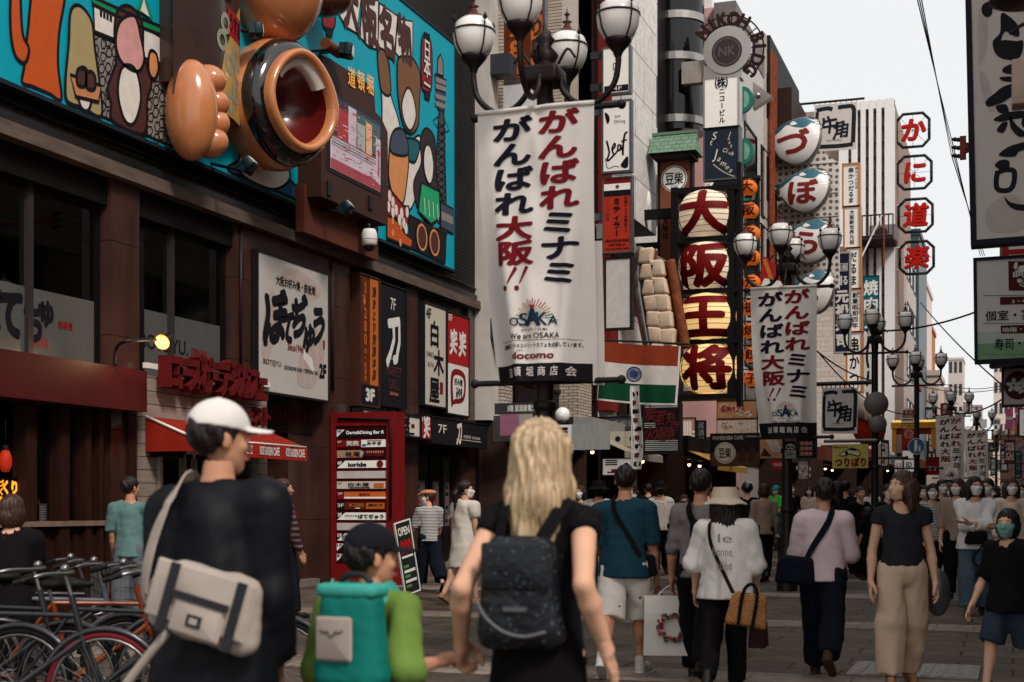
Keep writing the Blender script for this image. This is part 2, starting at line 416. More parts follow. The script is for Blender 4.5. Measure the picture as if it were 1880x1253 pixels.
def pf(P, px, py):
    """fraction on a panel where the photo shows this pixel"""
    d = ray(px, py); t = (P.O - CAM).dot(P.n) / d.dot(P.n); q = CAM + d * t - P.O
    return (q.dot(P.ex) / P.w, q.dot(P.ez) / P.h)
Panel.f = lambda s, px, py: pf(s, px, py)
def FF(P, L): return [P.f(*q) for q in L]
# ---- common materials
BLK = M('black_paint', (24, 22, 24), .45, bump=.05); INK = M('ink_black', (22, 20, 26), .7, var=.1)
STEEL = M('grey_steel', (95, 95, 98), .45, .6); CHROME = M('brushed_steel', (170, 165, 160), .3, .9, stretch=(1, 1, 12))
WHITEP = M('white_acrylic', (222, 218, 212), .5, var=.05); CREAM = M('cream_acrylic', (226, 214, 196), .5, var=.05)
LITW = M('backlit_white', (228, 222, 214), .5, var=.03, emit=.10)
RED = M('sign_red', (165, 30, 34), .5); DRED = M('deep_red', (122, 22, 28), .55); ORNG = M('sign_orange', (205, 105, 35), .5)
NAVY = M('sign_navy', (30, 30, 58), .5); GOLD = M('gold_letters', (214, 158, 58), .45); TEALS = M('sign_teal', (22, 92, 104), .5)
DGLASS = M('dark_window_glass', (16, 17, 20), .06, var=.3, scale=1.5, spec=.6)
GLS = glass('shop_glass', mixf=.2)
# ---------------------------------------------------------------- ground
mb = MB()
mpave = M('stone_paving', (76, 66, 58), .72, var=.22, scale=.9, kind='pave', p=(.9, .45, .012, 'xy'), col2=(110, 97, 86), bump=.5)
gy = [-60, 9, 60, 900]
mb.add([(x, y, gz(y)) for y in gy for x in (-260, 260)], [(2 * i, 2 * i + 1, 2 * i + 3, 2 * i + 2) for i in range(3)], mpave)
mb.build('ground', kind='structure')
mband = M('pale_paving_band', (138, 123, 111), .7, var=.22, scale=1.6, kind='pave', p=(.8, .4, .01, 'xy'), col2=(154, 138, 125), bump=.25)
for i, py in enumerate((1252, 1147, 1094, 1066, 1044, 1030)):
    y = gpt(1500, py).y; mb = MB(); a = .40
    mb.add([(-9.7, y - a, gz(y - a) + .004), (2.1, y - a, gz(y - a) + .004), (2.1, y + a, gz(y + a) + .004), (-9.7, y + a, gz(y + a) + .004)], [(0, 1, 2, 3)], mband); mb.build('paving_band', kind='structure')
mb = MB(); kerb = M('kerb_stone', (120, 110, 104), .8, var=.2)
yk = Yx(872); mb.prism([(W - 1, 5, -.2), (W - 1, yk, -.1), (W - 1, yk, gz(yk) + .11), (W - 1, 9, .11), (W - 1, 5, .11)], (.85, 0, 0), kerb); mb.build('pavement', kind='structure')
# manhole cover and drain grate, lower right
p = [gpt(*q) for q in ((1604, 1247), (1728, 1247), (1738, 1223), (1646, 1220))]
cmid = sum(p, V()) / 4; gzc = gz(cmid.y) + .006; mb = MB(); mg = M('cast_iron', (150, 145, 140), .5, .3, kind='mesh', p=(26, [(88, 84, 82)], .02 + .012), bump=.3)
wx = 1.02; wy = .5
mb.box((cmid.x - wx / 2, cmid.y - wy, .0), (cmid.x + wx / 2, cmid.y + wy, gzc + .012), M('cover_rim', (120, 114, 110), .5, .4))
for i in range(9):
    for j in range(9):
        mb.obox((cmid.x - wx / 2 + .09 + i * .105, cmid.y - wy + .09 + j * .103, gzc + .015), (.032, .012 if (i + j) % 2 else -.012, 0), (0, .034, 0), (0, 0, .004), mg)
mb.build('manhole_cover', loc=tuple(cmid * 1), label='square metal manhole cover set in the paving under the woman in beige trousers', cat='manhole cover')
a = atZ(1826, 1253); b = atZ(1850, 1212); mb = MB(); n = 22; gm = M('drain_iron', (40, 38, 38), .5, .5)
for i in range(n + 1):
    y = a.y + (b.y - a.y) * i / n; x = a.x + (b.x - a.x) * i / n; mb.box((x - .13, y, .002), (x + .13, y + .035, .012), gm)
for s_ in (-.14, .14): mb.obox(((a.x + b.x) / 2 + s_, (a.y + b.y) / 2, .007), (.012, 0, 0), ((b.x - a.x) / 2, (b.y - a.y) / 2, 0), (0, 0, .007), gm)
mb.build('drain_grate', loc=tuple((a + b) / 2), label='long dark slotted drain grate in the paving at lower right', cat='drain grate')
# ---------------------------------------------------------------- the big building on the left
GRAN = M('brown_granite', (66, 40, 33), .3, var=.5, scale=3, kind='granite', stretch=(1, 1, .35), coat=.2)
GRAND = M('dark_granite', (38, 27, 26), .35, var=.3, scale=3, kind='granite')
BRK = M('glazed_black_brick', (14, 13, 14), .5, var=.25, scale=3, kind='brick', p=(.22, .072, .007, 'yz'), ecol=(48, 46, 47), bump=.6)
CONC = M('weathered_ledge', (96, 82, 74), .8, var=.3, scale=2.5, stretch=(1, 1, 5))
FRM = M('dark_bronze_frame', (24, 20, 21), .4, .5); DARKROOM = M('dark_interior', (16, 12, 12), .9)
B = empty('shop_building', (W, 18, 0), 'long dark brick and brown granite building on the left with shop signs', 'building')
Ye = Yx(872); mb = MB(); Yb = 5.5
mb.box((W - 9, Yb, 5.66), (W, Ye, 17), BRK); part('brick_wall', B, mb)
mb = MB(); mb.box((W - .5, Yb, 5.5), (W + .13, Ye + .03, 5.67), CONC); mb.box((W - .5, Yb, 5.67), (W + .05, Ye + .02, 5.80), M('ledge_tile', (30, 28, 30), .3, bump=.3)); part('ledge', B, mb)
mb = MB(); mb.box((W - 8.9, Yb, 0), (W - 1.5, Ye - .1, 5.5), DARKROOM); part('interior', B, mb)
def pier(l, r, z0=0, z1=5.5, m=GRAN, X=W, d=.6):
    mb = MB(); a, b = Yx(l), Yx(r); z = z0
    while z < z1 - .01:                              # stacked granite slabs with open joints
        z2 = min(z + 1.18, z1); mb.box((X - d, a, z + .004), (X, b, z2 - .004), m); z = z2
    mb.box((X - d, a + .01, z0), (X - .012, b - .01, z1), M('joint_dark', (14, 11, 11), .9)); part('pier', B, mb)
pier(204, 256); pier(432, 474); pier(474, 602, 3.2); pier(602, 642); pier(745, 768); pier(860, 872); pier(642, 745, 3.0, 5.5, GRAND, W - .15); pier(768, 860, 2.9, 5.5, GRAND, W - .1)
mb = MB(); mb.box((W - .6, Yb, 5.15), (W - .05, Yx(642), 5.5), M('lintel_shade', (20, 16, 17), .5)); part('lintel_shade', B, mb)  # box over the windows; the shade at their tops is put into its colour
def bigwin(l, r, mull, curt, stick=()):
    a, b = Yx(l, W - .2), Yx(r, W - .2); X = W - .22; z0, z1 = 2.5, 5.2
    f = MB()
    for y in [a, b]: f.box((X - .06, y - .05, z0), (X + .06, y + .05, z1), FRM)
    for m_ in mull: y = Yx(m_, X); f.box((X - .05, y - .045, z0), (X + .07, y + .045, z1), M('frame_grey', (70, 62, 62), .4, .5))
    f.box((X - .05, a, z1 - .1), (X + .06, b, z1), FRM); f.box((X - .05, a, z0), (X + .06, b, z0 + .1), FRM)
    wn = part('window', B, f)
    g = MB(); g.box((X - .01, a, z0), (X + .005, b, z1), GLS); part('pane', wn, g)
    g = MB(); y0 = Yx(curt, X)
    for i in range(7): yy = y0 + (b - y0) * i / 7; g.cyl((X - .25 + .03 * (i % 2), yy, z0), (X - .25 + .03 * (i % 2), yy, z1), .085, m=M('grey_curtain', (92, 88, 92), .9), n=8)
    part('curtain', wn, g)
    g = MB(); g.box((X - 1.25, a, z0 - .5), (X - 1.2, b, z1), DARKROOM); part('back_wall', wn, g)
    g = MB(); P = Panel((X + .008, a + .05, z0 + .1), (0, 1, 0), (1, 0, 0), b - a - .1, z1 - z0 - .2); fr = .56 if r > 300 else .54
    P.rect(0, 0, 1, fr, M('frosted_film', (84, 84, 82), .35, var=.15, scale=2, coat=.4))
    return P, wn
P, wn = bigwin(-120, 178, (-60, 48), 128)
for ch, px, py, sz in (('ぼ', -22, 570, .55), ('て', 18, 575, .62), ('ぢ', 62, 592, .5), ('ゅ', 85, 570, .4)): P.ch(ch, *P.f(px, py), sz, INK, 2, .055, .8)
P.fit('Since1946', *P.f(52, 637), *P.f(88, 622), RED, 2); P.fit('鉄板焼', *P.f(106, 603), *P.f(132, 593), DRED, 2, .03)
part('window_film', wn, P.mb)
P, wn = bigwin(256, 408, (309,), 366)
P.fit('BOTEJYU.', *P.f(257, 646), *P.f(344, 628), INK, 2, .012); P.fit('TEPPAN-YAKI', *P.f(350, 652), *P.f(379, 645), DRED, 2, .02); P.fit('Since1946', *P.f(315, 672), *P.f(341, 666), RED, 2)
part('window_film', wn, P.mb)
# ground floor: red fascia, slatted bar front, cafe front, granite entrance
MAR = M('maroon_fascia', (74, 22, 22), .42, var=.15, stretch=(1, 6, 1)); WOODD = M('dark_stained_wood', (44, 23, 17), .55, var=.35, scale=4, stretch=(6, 6, .6), bump=.2)
XF = W + .32; yf = Yx(270, XF); mb = MB(); zt = atX(270, 682, XF).z; zb = atX(270, 757, XF).z
mb.box((W - .1, Yb, zb), (XF, yf, zt), MAR); part('fascia', B, mb)
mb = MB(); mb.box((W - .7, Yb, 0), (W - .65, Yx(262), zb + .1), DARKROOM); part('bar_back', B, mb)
XS = W + .05
for l, r in ((50, 68), (112, 128), (158, 168), (183, 190), (236, 250)):
    mb = MB(); mb.box((XS - .2, Yx(l, XS), 0), (XS, Yx(r, XS), zb), WOODD); part('post', B, mb)
mb = MB(); y = Yb; k = 0; zs = atX(140, 966, XS).z
while y < Yx(262, XS):
    mb.box((XS - .12 - .015 * (k % 3), y, 0), (XS - .05 - .02 * ((k * 7) % 3), y + .075, zs), WOODD); y += .105; k += 1
mb.box((XS - .25, Yb, zs), (XS + .03, Yx(262, XS), zs + .06), M('worn_ledge', (120, 100, 88), .7, var=.3)); part('slatted_panel', B, mb)
for l, r in ((70, 110), (130, 156), (170, 234)):
    mb = MB(); mb.box((XS - .16, Yx(l, XS), zs + .06), (XS - .15, Yx(r, XS), zb), GLS); part('bar_pane', B, mb)
P = wallP(72, 86, 925, 962, XS - .13); P.board(M('poster_dark', (60, 56, 60), .6), .005); 
for i in range(7): P.rect(.12, .1 + .12 * i, .5 + .37 * ((i * 5) % 7) / 7, .15 + .12 * i, M('poster_print', (120, 112, 108), .7))
part('poster', B, P.mb)
# cafe
PLK = M('whitewashed_planks', (150, 134, 124), .75, var=.28, scale=5, kind='plank', p=(2.4, .17, .006, 'yz'), stretch=(1, .5, 6), col2=(60, 46, 42), bump=.3)
XC = W + .08
mb = MB(); mb.box((W - .2, Yx(262, XC), 0), (XC, Yx(490, XC), atX(490, 722, XC).z), PLK); part('cafe_wall', B, mb)
mb = MB(); z = atX(380, 692, XC).z; mb.box((XC, Yx(262, XC), z - .02), (XC + .06, Yx(490, XC), z + .05), WHITEP); part('cafe_cap', B, mb)
XP = XC + .03; FR2 = M('cafe_frame', (150, 136, 128), .6)
for l, r in ((292, 330), (336, 352), (356, 400), (404, 470)):
    f = MB(); a, b = Yx(l, XP), Yx(r, XP); z0, z1 = .95, 2.1; f.box((XC, a, z0), (XP + .02, b, z1), FR2); wn = part('cafe_window', B, f)
    g = MB(); g.box((XP + .021, a + .06, z0 + .06), (XP + .026, b - .06, z1 - .06), DGLASS)
    part('pane', wn, g)
P = wallP(278, 336, 792, 838, XC + .06); P.board(M('menu_board', (52, 30, 30), .6), .03); P.fit('PICK UP', .3, .32, .72, .5, M('faded_letters', (140, 125, 120), .7), 2)
part('menu_board', B, P.mb)
P = wallP(342, 400, 808, 842, XC + .05); P.board(WHITEP, .02); P.fit('ROSE CAFE', .03, .62, .6, .9, INK, 2); P.fit('Parfait', .3, .18, .7, .45, INK, 2); part('cafe_poster', B, P.mb)
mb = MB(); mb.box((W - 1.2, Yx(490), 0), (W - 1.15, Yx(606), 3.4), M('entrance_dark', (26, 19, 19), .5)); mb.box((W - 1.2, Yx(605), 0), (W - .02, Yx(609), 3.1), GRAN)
part('entrance', B, mb)
pier(504, 528, 0, 3.2, GRAN, W - .35); pier(560, 606, 0, 3.2, GRAN, W - .3); pier(735, 756, 0, 2.9, GRAN, W - .1)
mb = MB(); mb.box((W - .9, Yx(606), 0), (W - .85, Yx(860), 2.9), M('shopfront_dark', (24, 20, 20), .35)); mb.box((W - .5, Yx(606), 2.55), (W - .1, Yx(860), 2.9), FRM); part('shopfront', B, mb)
for l, r in ((760, 786), (790, 808), (812, 826), (838, 854)):
    f = MB(); X = W - .3; a, b = Yx(l, X), Yx(r, X); f.box((X - .06, a, .1), (X, b, 2.5), FRM); dr = part('door', B, f)
    g = MB(); g.box((X, a + .06, .25), (X + .006, b - .06, 2.4), DGLASS); part('pane', dr, g)
    P = Panel((X + .012, a + .12, 1.0), (0, 1, 0), (1, 0, 0), (b - a) * .55, .9); P.board(M('poster_b', (96, 92, 92), .6), .004)
    for i in range(6): P.rect(.1, .08 + .15 * i, .3 + .6 * ((i * 3 + l) % 5) / 5, .16 + .15 * i, RED if i == 3 else INK)
    part('poster', dr, P.mb)
# ---------------------------------------------------------------- the row of buildings beyond
def building(label, l, r, h, mat, X=W, depth=9, fl=3.1, nw=3, z0=3.6, wmat=None, wh=1.6, trim=None, Yl=None, Yr=None, name='building', win=True, frame=None):
    a = Yx(l, X) if Yl is None else Yl; b = Yx(r, X) if Yr is None else Yr
    t = empty(name, (X, (a + b) / 2, 0), label, 'building'); mb = MB(); mb.box((X - depth, a + .02, 0), (X, b - .02, h), mat); part('wall', t, mb)
    if trim:
        mb = MB(); mb.box((X - depth - .1, a + .01, h), (X + .15, b - .01, h + .35), trim); part('cornice', t, mb)
    if win:
        z = z0; ww = (b - a) / nw
        while z + wh < h - .3:
            for i in range(nw):
                f = MB(); y0 = a + ww * (i + .14); y1 = a + ww * (i + .86); fm = frame or FRM
                f.box((X, y0, z), (X + .05, y0 + .07, z + wh), fm); f.box((X, y1 - .07, z), (X + .05, y1, z + wh), fm); f.box((X, y0 + .07, z), (X + .05, y1 - .07, z + .07), fm); f.box((X, y0 + .07, z + wh - .07), (X + .05, y1 - .07, z + wh), fm)
                o = part('window', t, f); g = MB(); g.box((X, y0 + .07, z + .07), (X + .015, y1 - .07, z + wh - .07), wmat or DGLASS); part('pane', o, g)
            z += fl
    return t
TILE = M('cream_tile', (210, 192, 174), .4, var=.1, kind='brick', p=(.24, .075, .009, 'yz'), ecol=(60, 46, 42)); TILEX = M('cream_tile_side', (196, 178, 160), .4, var=.1, kind='brick', p=(.24, .075, .009, 'xz'), ecol=(60, 46, 42))
GREYC = M('grey_concrete', (120, 114, 112), .8, var=.2, scale=2); PALE = M('pale_panel', (226, 220, 216), .55, var=.06, kind='tile', p=(1.9, 1.15, .012, 'yz'), col2=(70, 66, 66))
PALEX = M('pale_panel_side', (226, 220, 216), .55, var=.06, kind='tile', p=(1.2, 1.15, .012, 'xz'), col2=(70, 66, 66))
PINK = M('pink_render', (222, 172, 168), .8, var=.08, scale=2); BEIGE = M('beige_tile', (190, 172, 160), .6, var=.1, kind='tile', p=(.6, .3, .01, 'xz'), col2=(120, 105, 98)); DARKB = M('dark_cladding', (26, 22, 24), .5, var=.25, scale=1.5); WHT = M('white_cladding', (226, 222, 220), .5, var=.05)
b2 = building('narrow dark building behind the front banner with a white concrete edge', 872, 950, 17, DARKB, nw=2)
mb = MB(); y = Yx(872); mb.box((W, y, 3.2), (W + .32, y + .55, 17), M('white_concrete', (196, 188, 180), .7, var=.15, scale=2)); part('edge_pilaster', b2, mb)
mb = MB(); mb.box((W, y + .9, 3.0), (W + .3, y + 1.5, 17), TILE); part('tile_strip', b2, mb)
for z in (4.9, 6.4, 8.6, 10.4):
    mb = MB(); mb.box((W + .32, y + .05, z), (W + .75, y + .5, z + .42), M('bracket_grey', (70, 70, 74), .5, .4)); part('sign_bracket', b2, mb)
b3 = building('cream tiled building with a slanting soffit above the white signs', 950, 1098, 17, DARKB, nw=3, z0=4.2)
y0, y1 = Yx(1062, W + .5), Yx(1086, W + .5)
mb = MB(); mb.box((W, y0, 2.9), (W + .5, y1, 17), TILE); mb.box((W + .02, y0 - .003, 2.9), (W + .49, y0 - .002, 17), TILEX); part('tile_column', b3, mb)
mb = MB(); a = Yx(1032, W + .5); mb.add([(W, a, 10.6), (W + .5, a, 10.6), (W + .5, y1, 9.4), (W, y1, 9.4), (W, a, 17), (W + .5, a, 17), (W + .5, y1, 17), (W, y1, 17)], [(0, 3, 2, 1), (0, 1, 5, 4), (1, 2, 6, 5), (3, 0, 4, 7), (4, 5, 6, 7)], TILE); part('tiled_bay', b3, mb)
mb = MB(); mb.box((W, Yx(1098), 4), (W + .35, Yx(1098) + .8, 17), M('oxide_red_panel', (120, 38, 32), .6)); part('red_panel', b3, mb)
b4 = building('white panelled building with a gabled balcony beside the black glass bay', 1098, 1207, 18, PALE, X=W, nw=4, z0=4)
mb = MB(); X = W + .9; a, b = Yx(1160, X), Yx(1205, X); mb.box((W, a, 9.2), (X, b, 18), PALE); mb.box((W + .01, a - .003, 9.2), (X - .01, a - .002, 18), PALEX); part('upper_bay', b4, mb)
mb = MB(); mb.prism([(W, a - .4, 8.6), (W, b, 6.9), (W, b, 7.3), (W, a - .4, 9.0)], (.9, 0, 0), M('tile_roof', (150, 140, 134), .7)); part('balcony_roof', b4, mb)
b5 = building('tower with a round bay of black glass and steel bands', 1207, 1266, 20, DARKB, nw=1, win=False)
c = atX(1240, 300, W + .1); mb = MB(); rr = .95
mb.cyl((c.x, c.y, atD(1240, 236, c.y).z), (c.x, c.y, 20), rr, m=M('black_bay_glass', (14, 14, 16), .08, var=.4, scale=1, stretch=(3, 3, .2)), n=28, caps=True); part('glass_bay', b5, mb)
for py in (44, 118, 231):
    z = CAMH + (HY - py) / FPX * (c - CAM).dot(V((-sN, cS, 0))); mb = MB(); mb.lathe([(rr, -.12), (rr + .06, -.12), (rr + .06, .12), (rr, .12)], (c.x, c.y, z), CHROME, 28, smooth=False); part('steel_band', b5, mb)
mb = MB(); mb.box((W - .5, Yx(1262), 4), (W + .85, Yx(1262) + .25, 20), WHT); part('white_fin', b5, mb)
yp = Yx(1268, W + .3); hz = atY(1305, 14, yp).z
b6 = building('flat pink rendered building behind the round steel sign', 1268, 1330, hz, PINK, X=atY(1352, HY, yp).x, nw=2, Yl=yp, Yr=yp + .9, win=False, depth=8)
mb = MB(); x0 = atY(1313, 100, yp - .02).x; x1 = atY(1353, 100, yp - .02).x; mb.box((x0, yp - .25, hz - .9), (x1, yp + 6, hz + .05), GREYC); part('parapet_block', b6, mb)
for z in (5.3, 8.2, 11.4):
    mb = MB(); mb.box((W - 2, yp - .12, z), (W + 1.35, yp, z + .5), M('grey_band', (150, 138, 132), .7)); part('floor_band', b6, mb)
X7 = -8.75
h7 = atX(1374, 96, X7).z
b7 = building('tall building of dark glass strips and white fins behind the round sign', 1356, 1404, h7, M('strip_white', (190, 184, 180), .6), X=X7, nw=4, z0=3.4, wh=2.6, fl=2.9, depth=7, Yl=yp + 1, Yr=62)
X8 = -8.7; a = Yx(1404, X8)
b8 = building('rusty old building with pipes and a black stepped roof', 1404, 1462, atX(1425, 100, X8).z, M('old_render', (176, 164, 156), .8, var=.2), X=X8, nw=3, depth=6)
mb = MB(); RUST = M('rust_pipe', (122, 62, 40), .8, var=.4)
for i in range(3): mb.cyl((X8 + .12, a + .6 + i * .5, 3), (X8 + .12, a + .6 + i * .5, atX(1415, 105, X8).z), .09, m=RUST, n=8)
part('rusty_pipes', b8, mb)
mb = MB(); z = atX(1425, 100, X8).z; mb.box((X8 - 5, a + .5, z - 2.6), (X8 + .12, Yx(1462, X8), z + .05), M('black_roof', (30, 32, 34), .6)); part('roof', b8, mb)
mb = MB(); z = atX(1440, 185, X8).z; mb.box((X8, a + 2, z - 2.4), (X8 + .7, a + 6, z - .3), M('brown_box', (52, 34, 30), .6)); part('rooftop_box', b8, mb)
# white lattice building
Y9 = 86; xL, xR = atY(1540, 300, Y9).x, atY(1642, 300, Y9).x; z9 = atY(1600, 184, Y9).z
t = empty('building', (xR, Y9 + 3, 0), 'white tower with four tall slotted columns and a rusty lattice showing through', 'building')
mb = MB(); mb.box((xL - 6, Y9 + .6, 0), (xR, Y9 + 14, z9 - .2), M('lattice_core_tan', (150, 128, 118), .8)); part('core', t, mb)  # core wall in one even tan, darker than the white columns
sl = (1558, 1571, 1583, 1595, 1607, 1619, 1631, 1642); mb = MB()
cols = [(1540, 1557), (1563, 1574), (1580, 1589), (1595, 1603), (1609, 1618), (1624, 1642)]
for l, r in cols: mb.box((atY(l, 0, Y9).x, Y9, 4), (atY(r, 0, Y9).x, Y9 + .5, z9), WHT)
mb.box((xL, Y9 + .02, z9 - .5), (xR, Y9 + .48, z9 - .05), WHT); part('white_columns', t, mb)
mb = MB(); LR = M('rust_bar', (96, 52, 40), .8)
for zz in range(12, int(z9 * 10), 9):
    z = zz / 10
    if z > 11: mb.box((xL, Y9 + .3, z), (xR, Y9 + .36, z + .1 + .05 * (zz % 2)), LR)
part('lattice_bars', t, mb)
mb = MB(); zg = atY(1605, 620, Y9 - 2).z
PLF = M('iron_platform', (60, 50, 48), .7)
x0, x1 = atY(1578, 480, Y9 - 2).x, atY(1642, 480, Y9 - 2).x; z0 = atY(1600, 440, Y9 - 2).z; z1 = atY(1600, 402, Y9 - 2).z
for x in np.linspace(x0, x1, 9): mb.cyl((x, Y9 - 3, z0), (x, Y9 - 3, z1), .04, m=PLF, n=6)
for z in (z0, z1): mb.cyl((x0, Y9 - 3, z), (x1, Y9 - 3, z), .05, m=PLF, n=6)
mb.box((x0, Y9 - 3, z0 - .15), (x1, Y9, z0), PLF); mb.cyl((x0, Y9 - 3, z0 - 1.6), (x1 - .6, Y9 - 3, z1), .05, m=WHT, n=6); mb.cyl((x1 - .5, Y9 - 3, z0 - 1.8), (x1 - .5, Y9 - 3, z1), .06, m=RUST, n=6)
part('fire_escape', t, mb)
mb = MB(); mb.box((x0 + .5, Y9 - 1.5, z0), (x0 + 2, Y9 - .4, z0 + .9), GREYC); mb.cyl((x0 + 1.2, Y9 - 1.52, z0 + .45), (x0 + 1.2, Y9 - 1.48, z0 + .45), .33, m=BLK, n=16); part('air_conditioner', t, mb)
# beige brick building with the barbecue sign
XA = -8.3; Ya = Yx(1583, XA); za = atX(1584, 448, XA).z; ze = atX(1640, 500, XA).z
t = empty('building', (XA, Ya + 8, 0), 'beige tiled building with a sloping roof edge behind the teal sign', 'building')
mb = MB(); Yb2 = Yx(1648, XA); BE2 = M('beige_tile_front', (196, 180, 168), .6, var=.1, kind='tile', p=(.6, .3, .01, 'yz'), col2=(140, 124, 114))
mb.box((XA - 8, Ya, 0), (XA, Yb2, za - .4), BE2); part('wall', t, mb)
mb = MB(); mb.box((XA - 8.1, Ya - .05, za - .4), (XA + .1, Yb2, za - .15), GREYC); part('parapet', t, mb)
for k, z in enumerate(np.arange(4.2, za - 2, 3.0)):
    f = MB(); y = Ya + (Yb2 - Ya) * .45; f.box((XA, y, z), (XA + .05, y + 2.6, z + 1.9), FRM); o = part('window', t, f); g = MB(); g.box((XA + .05, y + .1, z + .1), (XA + .055, y + 2.5, z + 1.8), DGLASS); part('pane', o, g)
building('dark brown strip building beyond the beige tiled one', 1646, 1664, atX(1650, 505, -6.9).z, M('brown_strip', (70, 56, 54), .6), X=-6.9, nw=4, depth=7, wmat=WHT)
building('pale building with pipes under the crab restaurant sign', 1664, 1682, atX(1666, 455, -6.4).z, M('pale_far', (206, 196, 190), .7), X=-6.4, nw=3, depth=7)
def block(label, l, r, top, Y, mat, dep=12, nx=3, fl=3.2, wm=None, name='building'):
    """a far building whose end wall faces the camera"""
    a, b = atY(l, HY, Y).x, atY(r, HY, Y).x; h = atY((l + r) / 2, top, Y).z
    t = empty(name, ((a + b) / 2, Y, 0), label, 'building'); mb = MB(); mb.box((a, Y, 0), (b, Y + dep, h), mat); mb.box((a - .15, Y - .15, h), (b + .15, Y + dep, h + .5), mat); part('wall', t, mb)
    if nx:
        ww = (b - a) / nx; z = 6
        while z < h - 1.5:
            for i in range(nx):
                g = MB(); g.box((a + ww * (i + .2), Y - .06, z), (a + ww * (i + .8), Y - .01, z + fl * .5), wm or DGLASS); part('window', t, g)
            z += fl
    return t
TEALB = M('teal_tower', (52, 70, 74), .4)
block('dark teal strip tower between the crab sign and the lamps', 1652, 1687, 432, 128, TEALB, nx=0)
block('beige block behind the dark teal tower with a flat roof', 1680, 1699, 524, 150, M('far_beige', (214, 198, 188), .8), nx=0)
block('orange brown apartment block behind the tall far lamps', 1688, 1707, 600, 170, M('far_orange', (176, 112, 80), .8), nx=2)
FARG = M('far_grey', (196, 184, 180), .8)
block('tall pale grey tower far down the street', 1741, 1768, 661, 330, FARG, nx=3, fl=5)
block('low grey far block right of the tall pale tower', 1786, 1802, 748, 330, M('far_grey_b', (150, 140, 138), .8), nx=2)
block('beige apartment tower far off under the blossom sign', 1824, 1880, 664, 230, M('far_apart', (206, 190, 180), .8), nx=6, fl=3.2)
block('white low far shop building closing the street', 1690, 1742, 735, 210, M('far_white', (214, 206, 200), .8), nx=4)
block('cream far building behind the last lamps', 1796, 1838, 815, 190, M('far_cream', (206, 186, 170), .8), nx=5, fl=2.6)
block('brown far office block behind the pink flags', 1836, 1900, 800, 150, M('far_brown', (150, 120, 108), .8), nx=5, fl=2.8)
block('pale low far block closing the end of the street', 1742, 1800, 790, 200, M('far_pale', (190, 176, 168), .8), nx=6, fl=2.4)
# street-end shop jumble on the left between the crab sign and the far tower
for i, (l, r, top, Y, c, lb) in enumerate(((1642, 1672, 700, 118, (150, 60, 40), 'low red shopfront under the far lamps'), (1700, 1722, 690, 140, (196, 176, 164), 'narrow cream shop building by the far lamps'), (1716, 1745, 720, 160, (160, 146, 140), 'grey shop building behind the hanging street banners'))):
    block(lb, l, r, top, Y, M('far_shop_' + 'abc'[i], c, .8), nx=3)
# right side of the street, mostly outside the picture (signs hang from it, it shades the street)
rb = [(6, 24, 13, (62, 58, 58)), (24, 45, 18, (98, 90, 86)), (45, 70, 15, (80, 68, 64)), (70, 110, 19, (120, 112, 106)), (110, 148, 16, (110, 96, 90))]
lbs = ['grey plastered corner building at the near right side of the street', 'beige office building on the right carrying the brush lettered sign', 'brown restaurant building on the right carrying the blossom sign', 'pale long building further along the right side', 'tan far building at the end of the right side']
for (a, b, h, c), lb in zip(rb, lbs):
    t = empty('building', (3.2, (a + b) / 2, 0), lb, 'building'); mb = MB(); mb.box((2.6, a + .02, 0), (11, b - .02, h), M('right_wall_%s' % 'abcde'[rb.index((a, b, h, c))], c, .7, var=.15)); part('wall', t, mb)
    z = 3.5
    while z < h - 2:
        f = MB(); f.box((2.54, a + 1, z), (2.59, b - 1, z + 1.7), FRM); o = part('window', t, f); g = MB(); g.box((2.52, a + 1.1, z + .1), (2.535, b - 1.1, z + 1.6), DGLASS); part('pane', o, g)
        z += 3.1
    g = MB(); g.box((2.5, a + .6, .1), (2.55, b - .6, 2.8), DGLASS); part('shopfront', t, g)
# ---------------------------------------------------------------- mural board with abstract rounded shapes
TURQ = M('mural_turquoise', (8, 158, 178), .5, var=.06, scale=1); MOR = M('mural_orange', (196, 84, 34), .55, var=.06); MTAN = M('mural_khaki', (168, 148, 104), .55, var=.06)
MBRN = M('mural_brown', (78, 46, 42), .55); MBR2 = M('mural_bear_brown', (124, 84, 56), .55); MPNK = M('mural_pink', (210, 152, 146), .55); MCRM = M('mural_cream', (224, 214, 204), .55); MGRY = M('mural_stone', (136, 128, 122), .6); MGRN = M('mural_green', (20, 132, 84), .55)
MK = M('mural_line', (24, 20, 24), .6); MRD = M('mural_red', (150, 32, 36), .55); MAP_ = M('mural_apricot', (214, 140, 86), .55); MSLATE = M('mural_slate', (66, 74, 92), .55); MNV = M('mural_blue', (40, 84, 124), .5)
XM = W + .14
ya, yb_ = Yx(-60, XM), Yx(834, XM); zm0 = atX(600, 397, XM).z; zm1 = atX(828, 78, XM).z
P = Panel((XM, ya, zm0), (0, 1, 0), (1, 0, 0), yb_ - ya, zm1 - zm0)
P.board(TURQ, .14, M('board_edge', (30, 48, 56), .5))
LWm = .045
def FC(L): return [(u, max(.012, v)) for u, v in FF(P, L)]
def mb_(L, m, ly=1): P.blob(FC(L), m, ly, MK, LWm)
def mp_(L, m, ly=1): q = FC(L); P.poly(q, m, ly); P.stroke(q, LWm, MK, ly + .5, True)
def ml_(L, wd=LWm, m=None, ly=3): P.stroke(FF(P, L), wd, m or MK, ly)
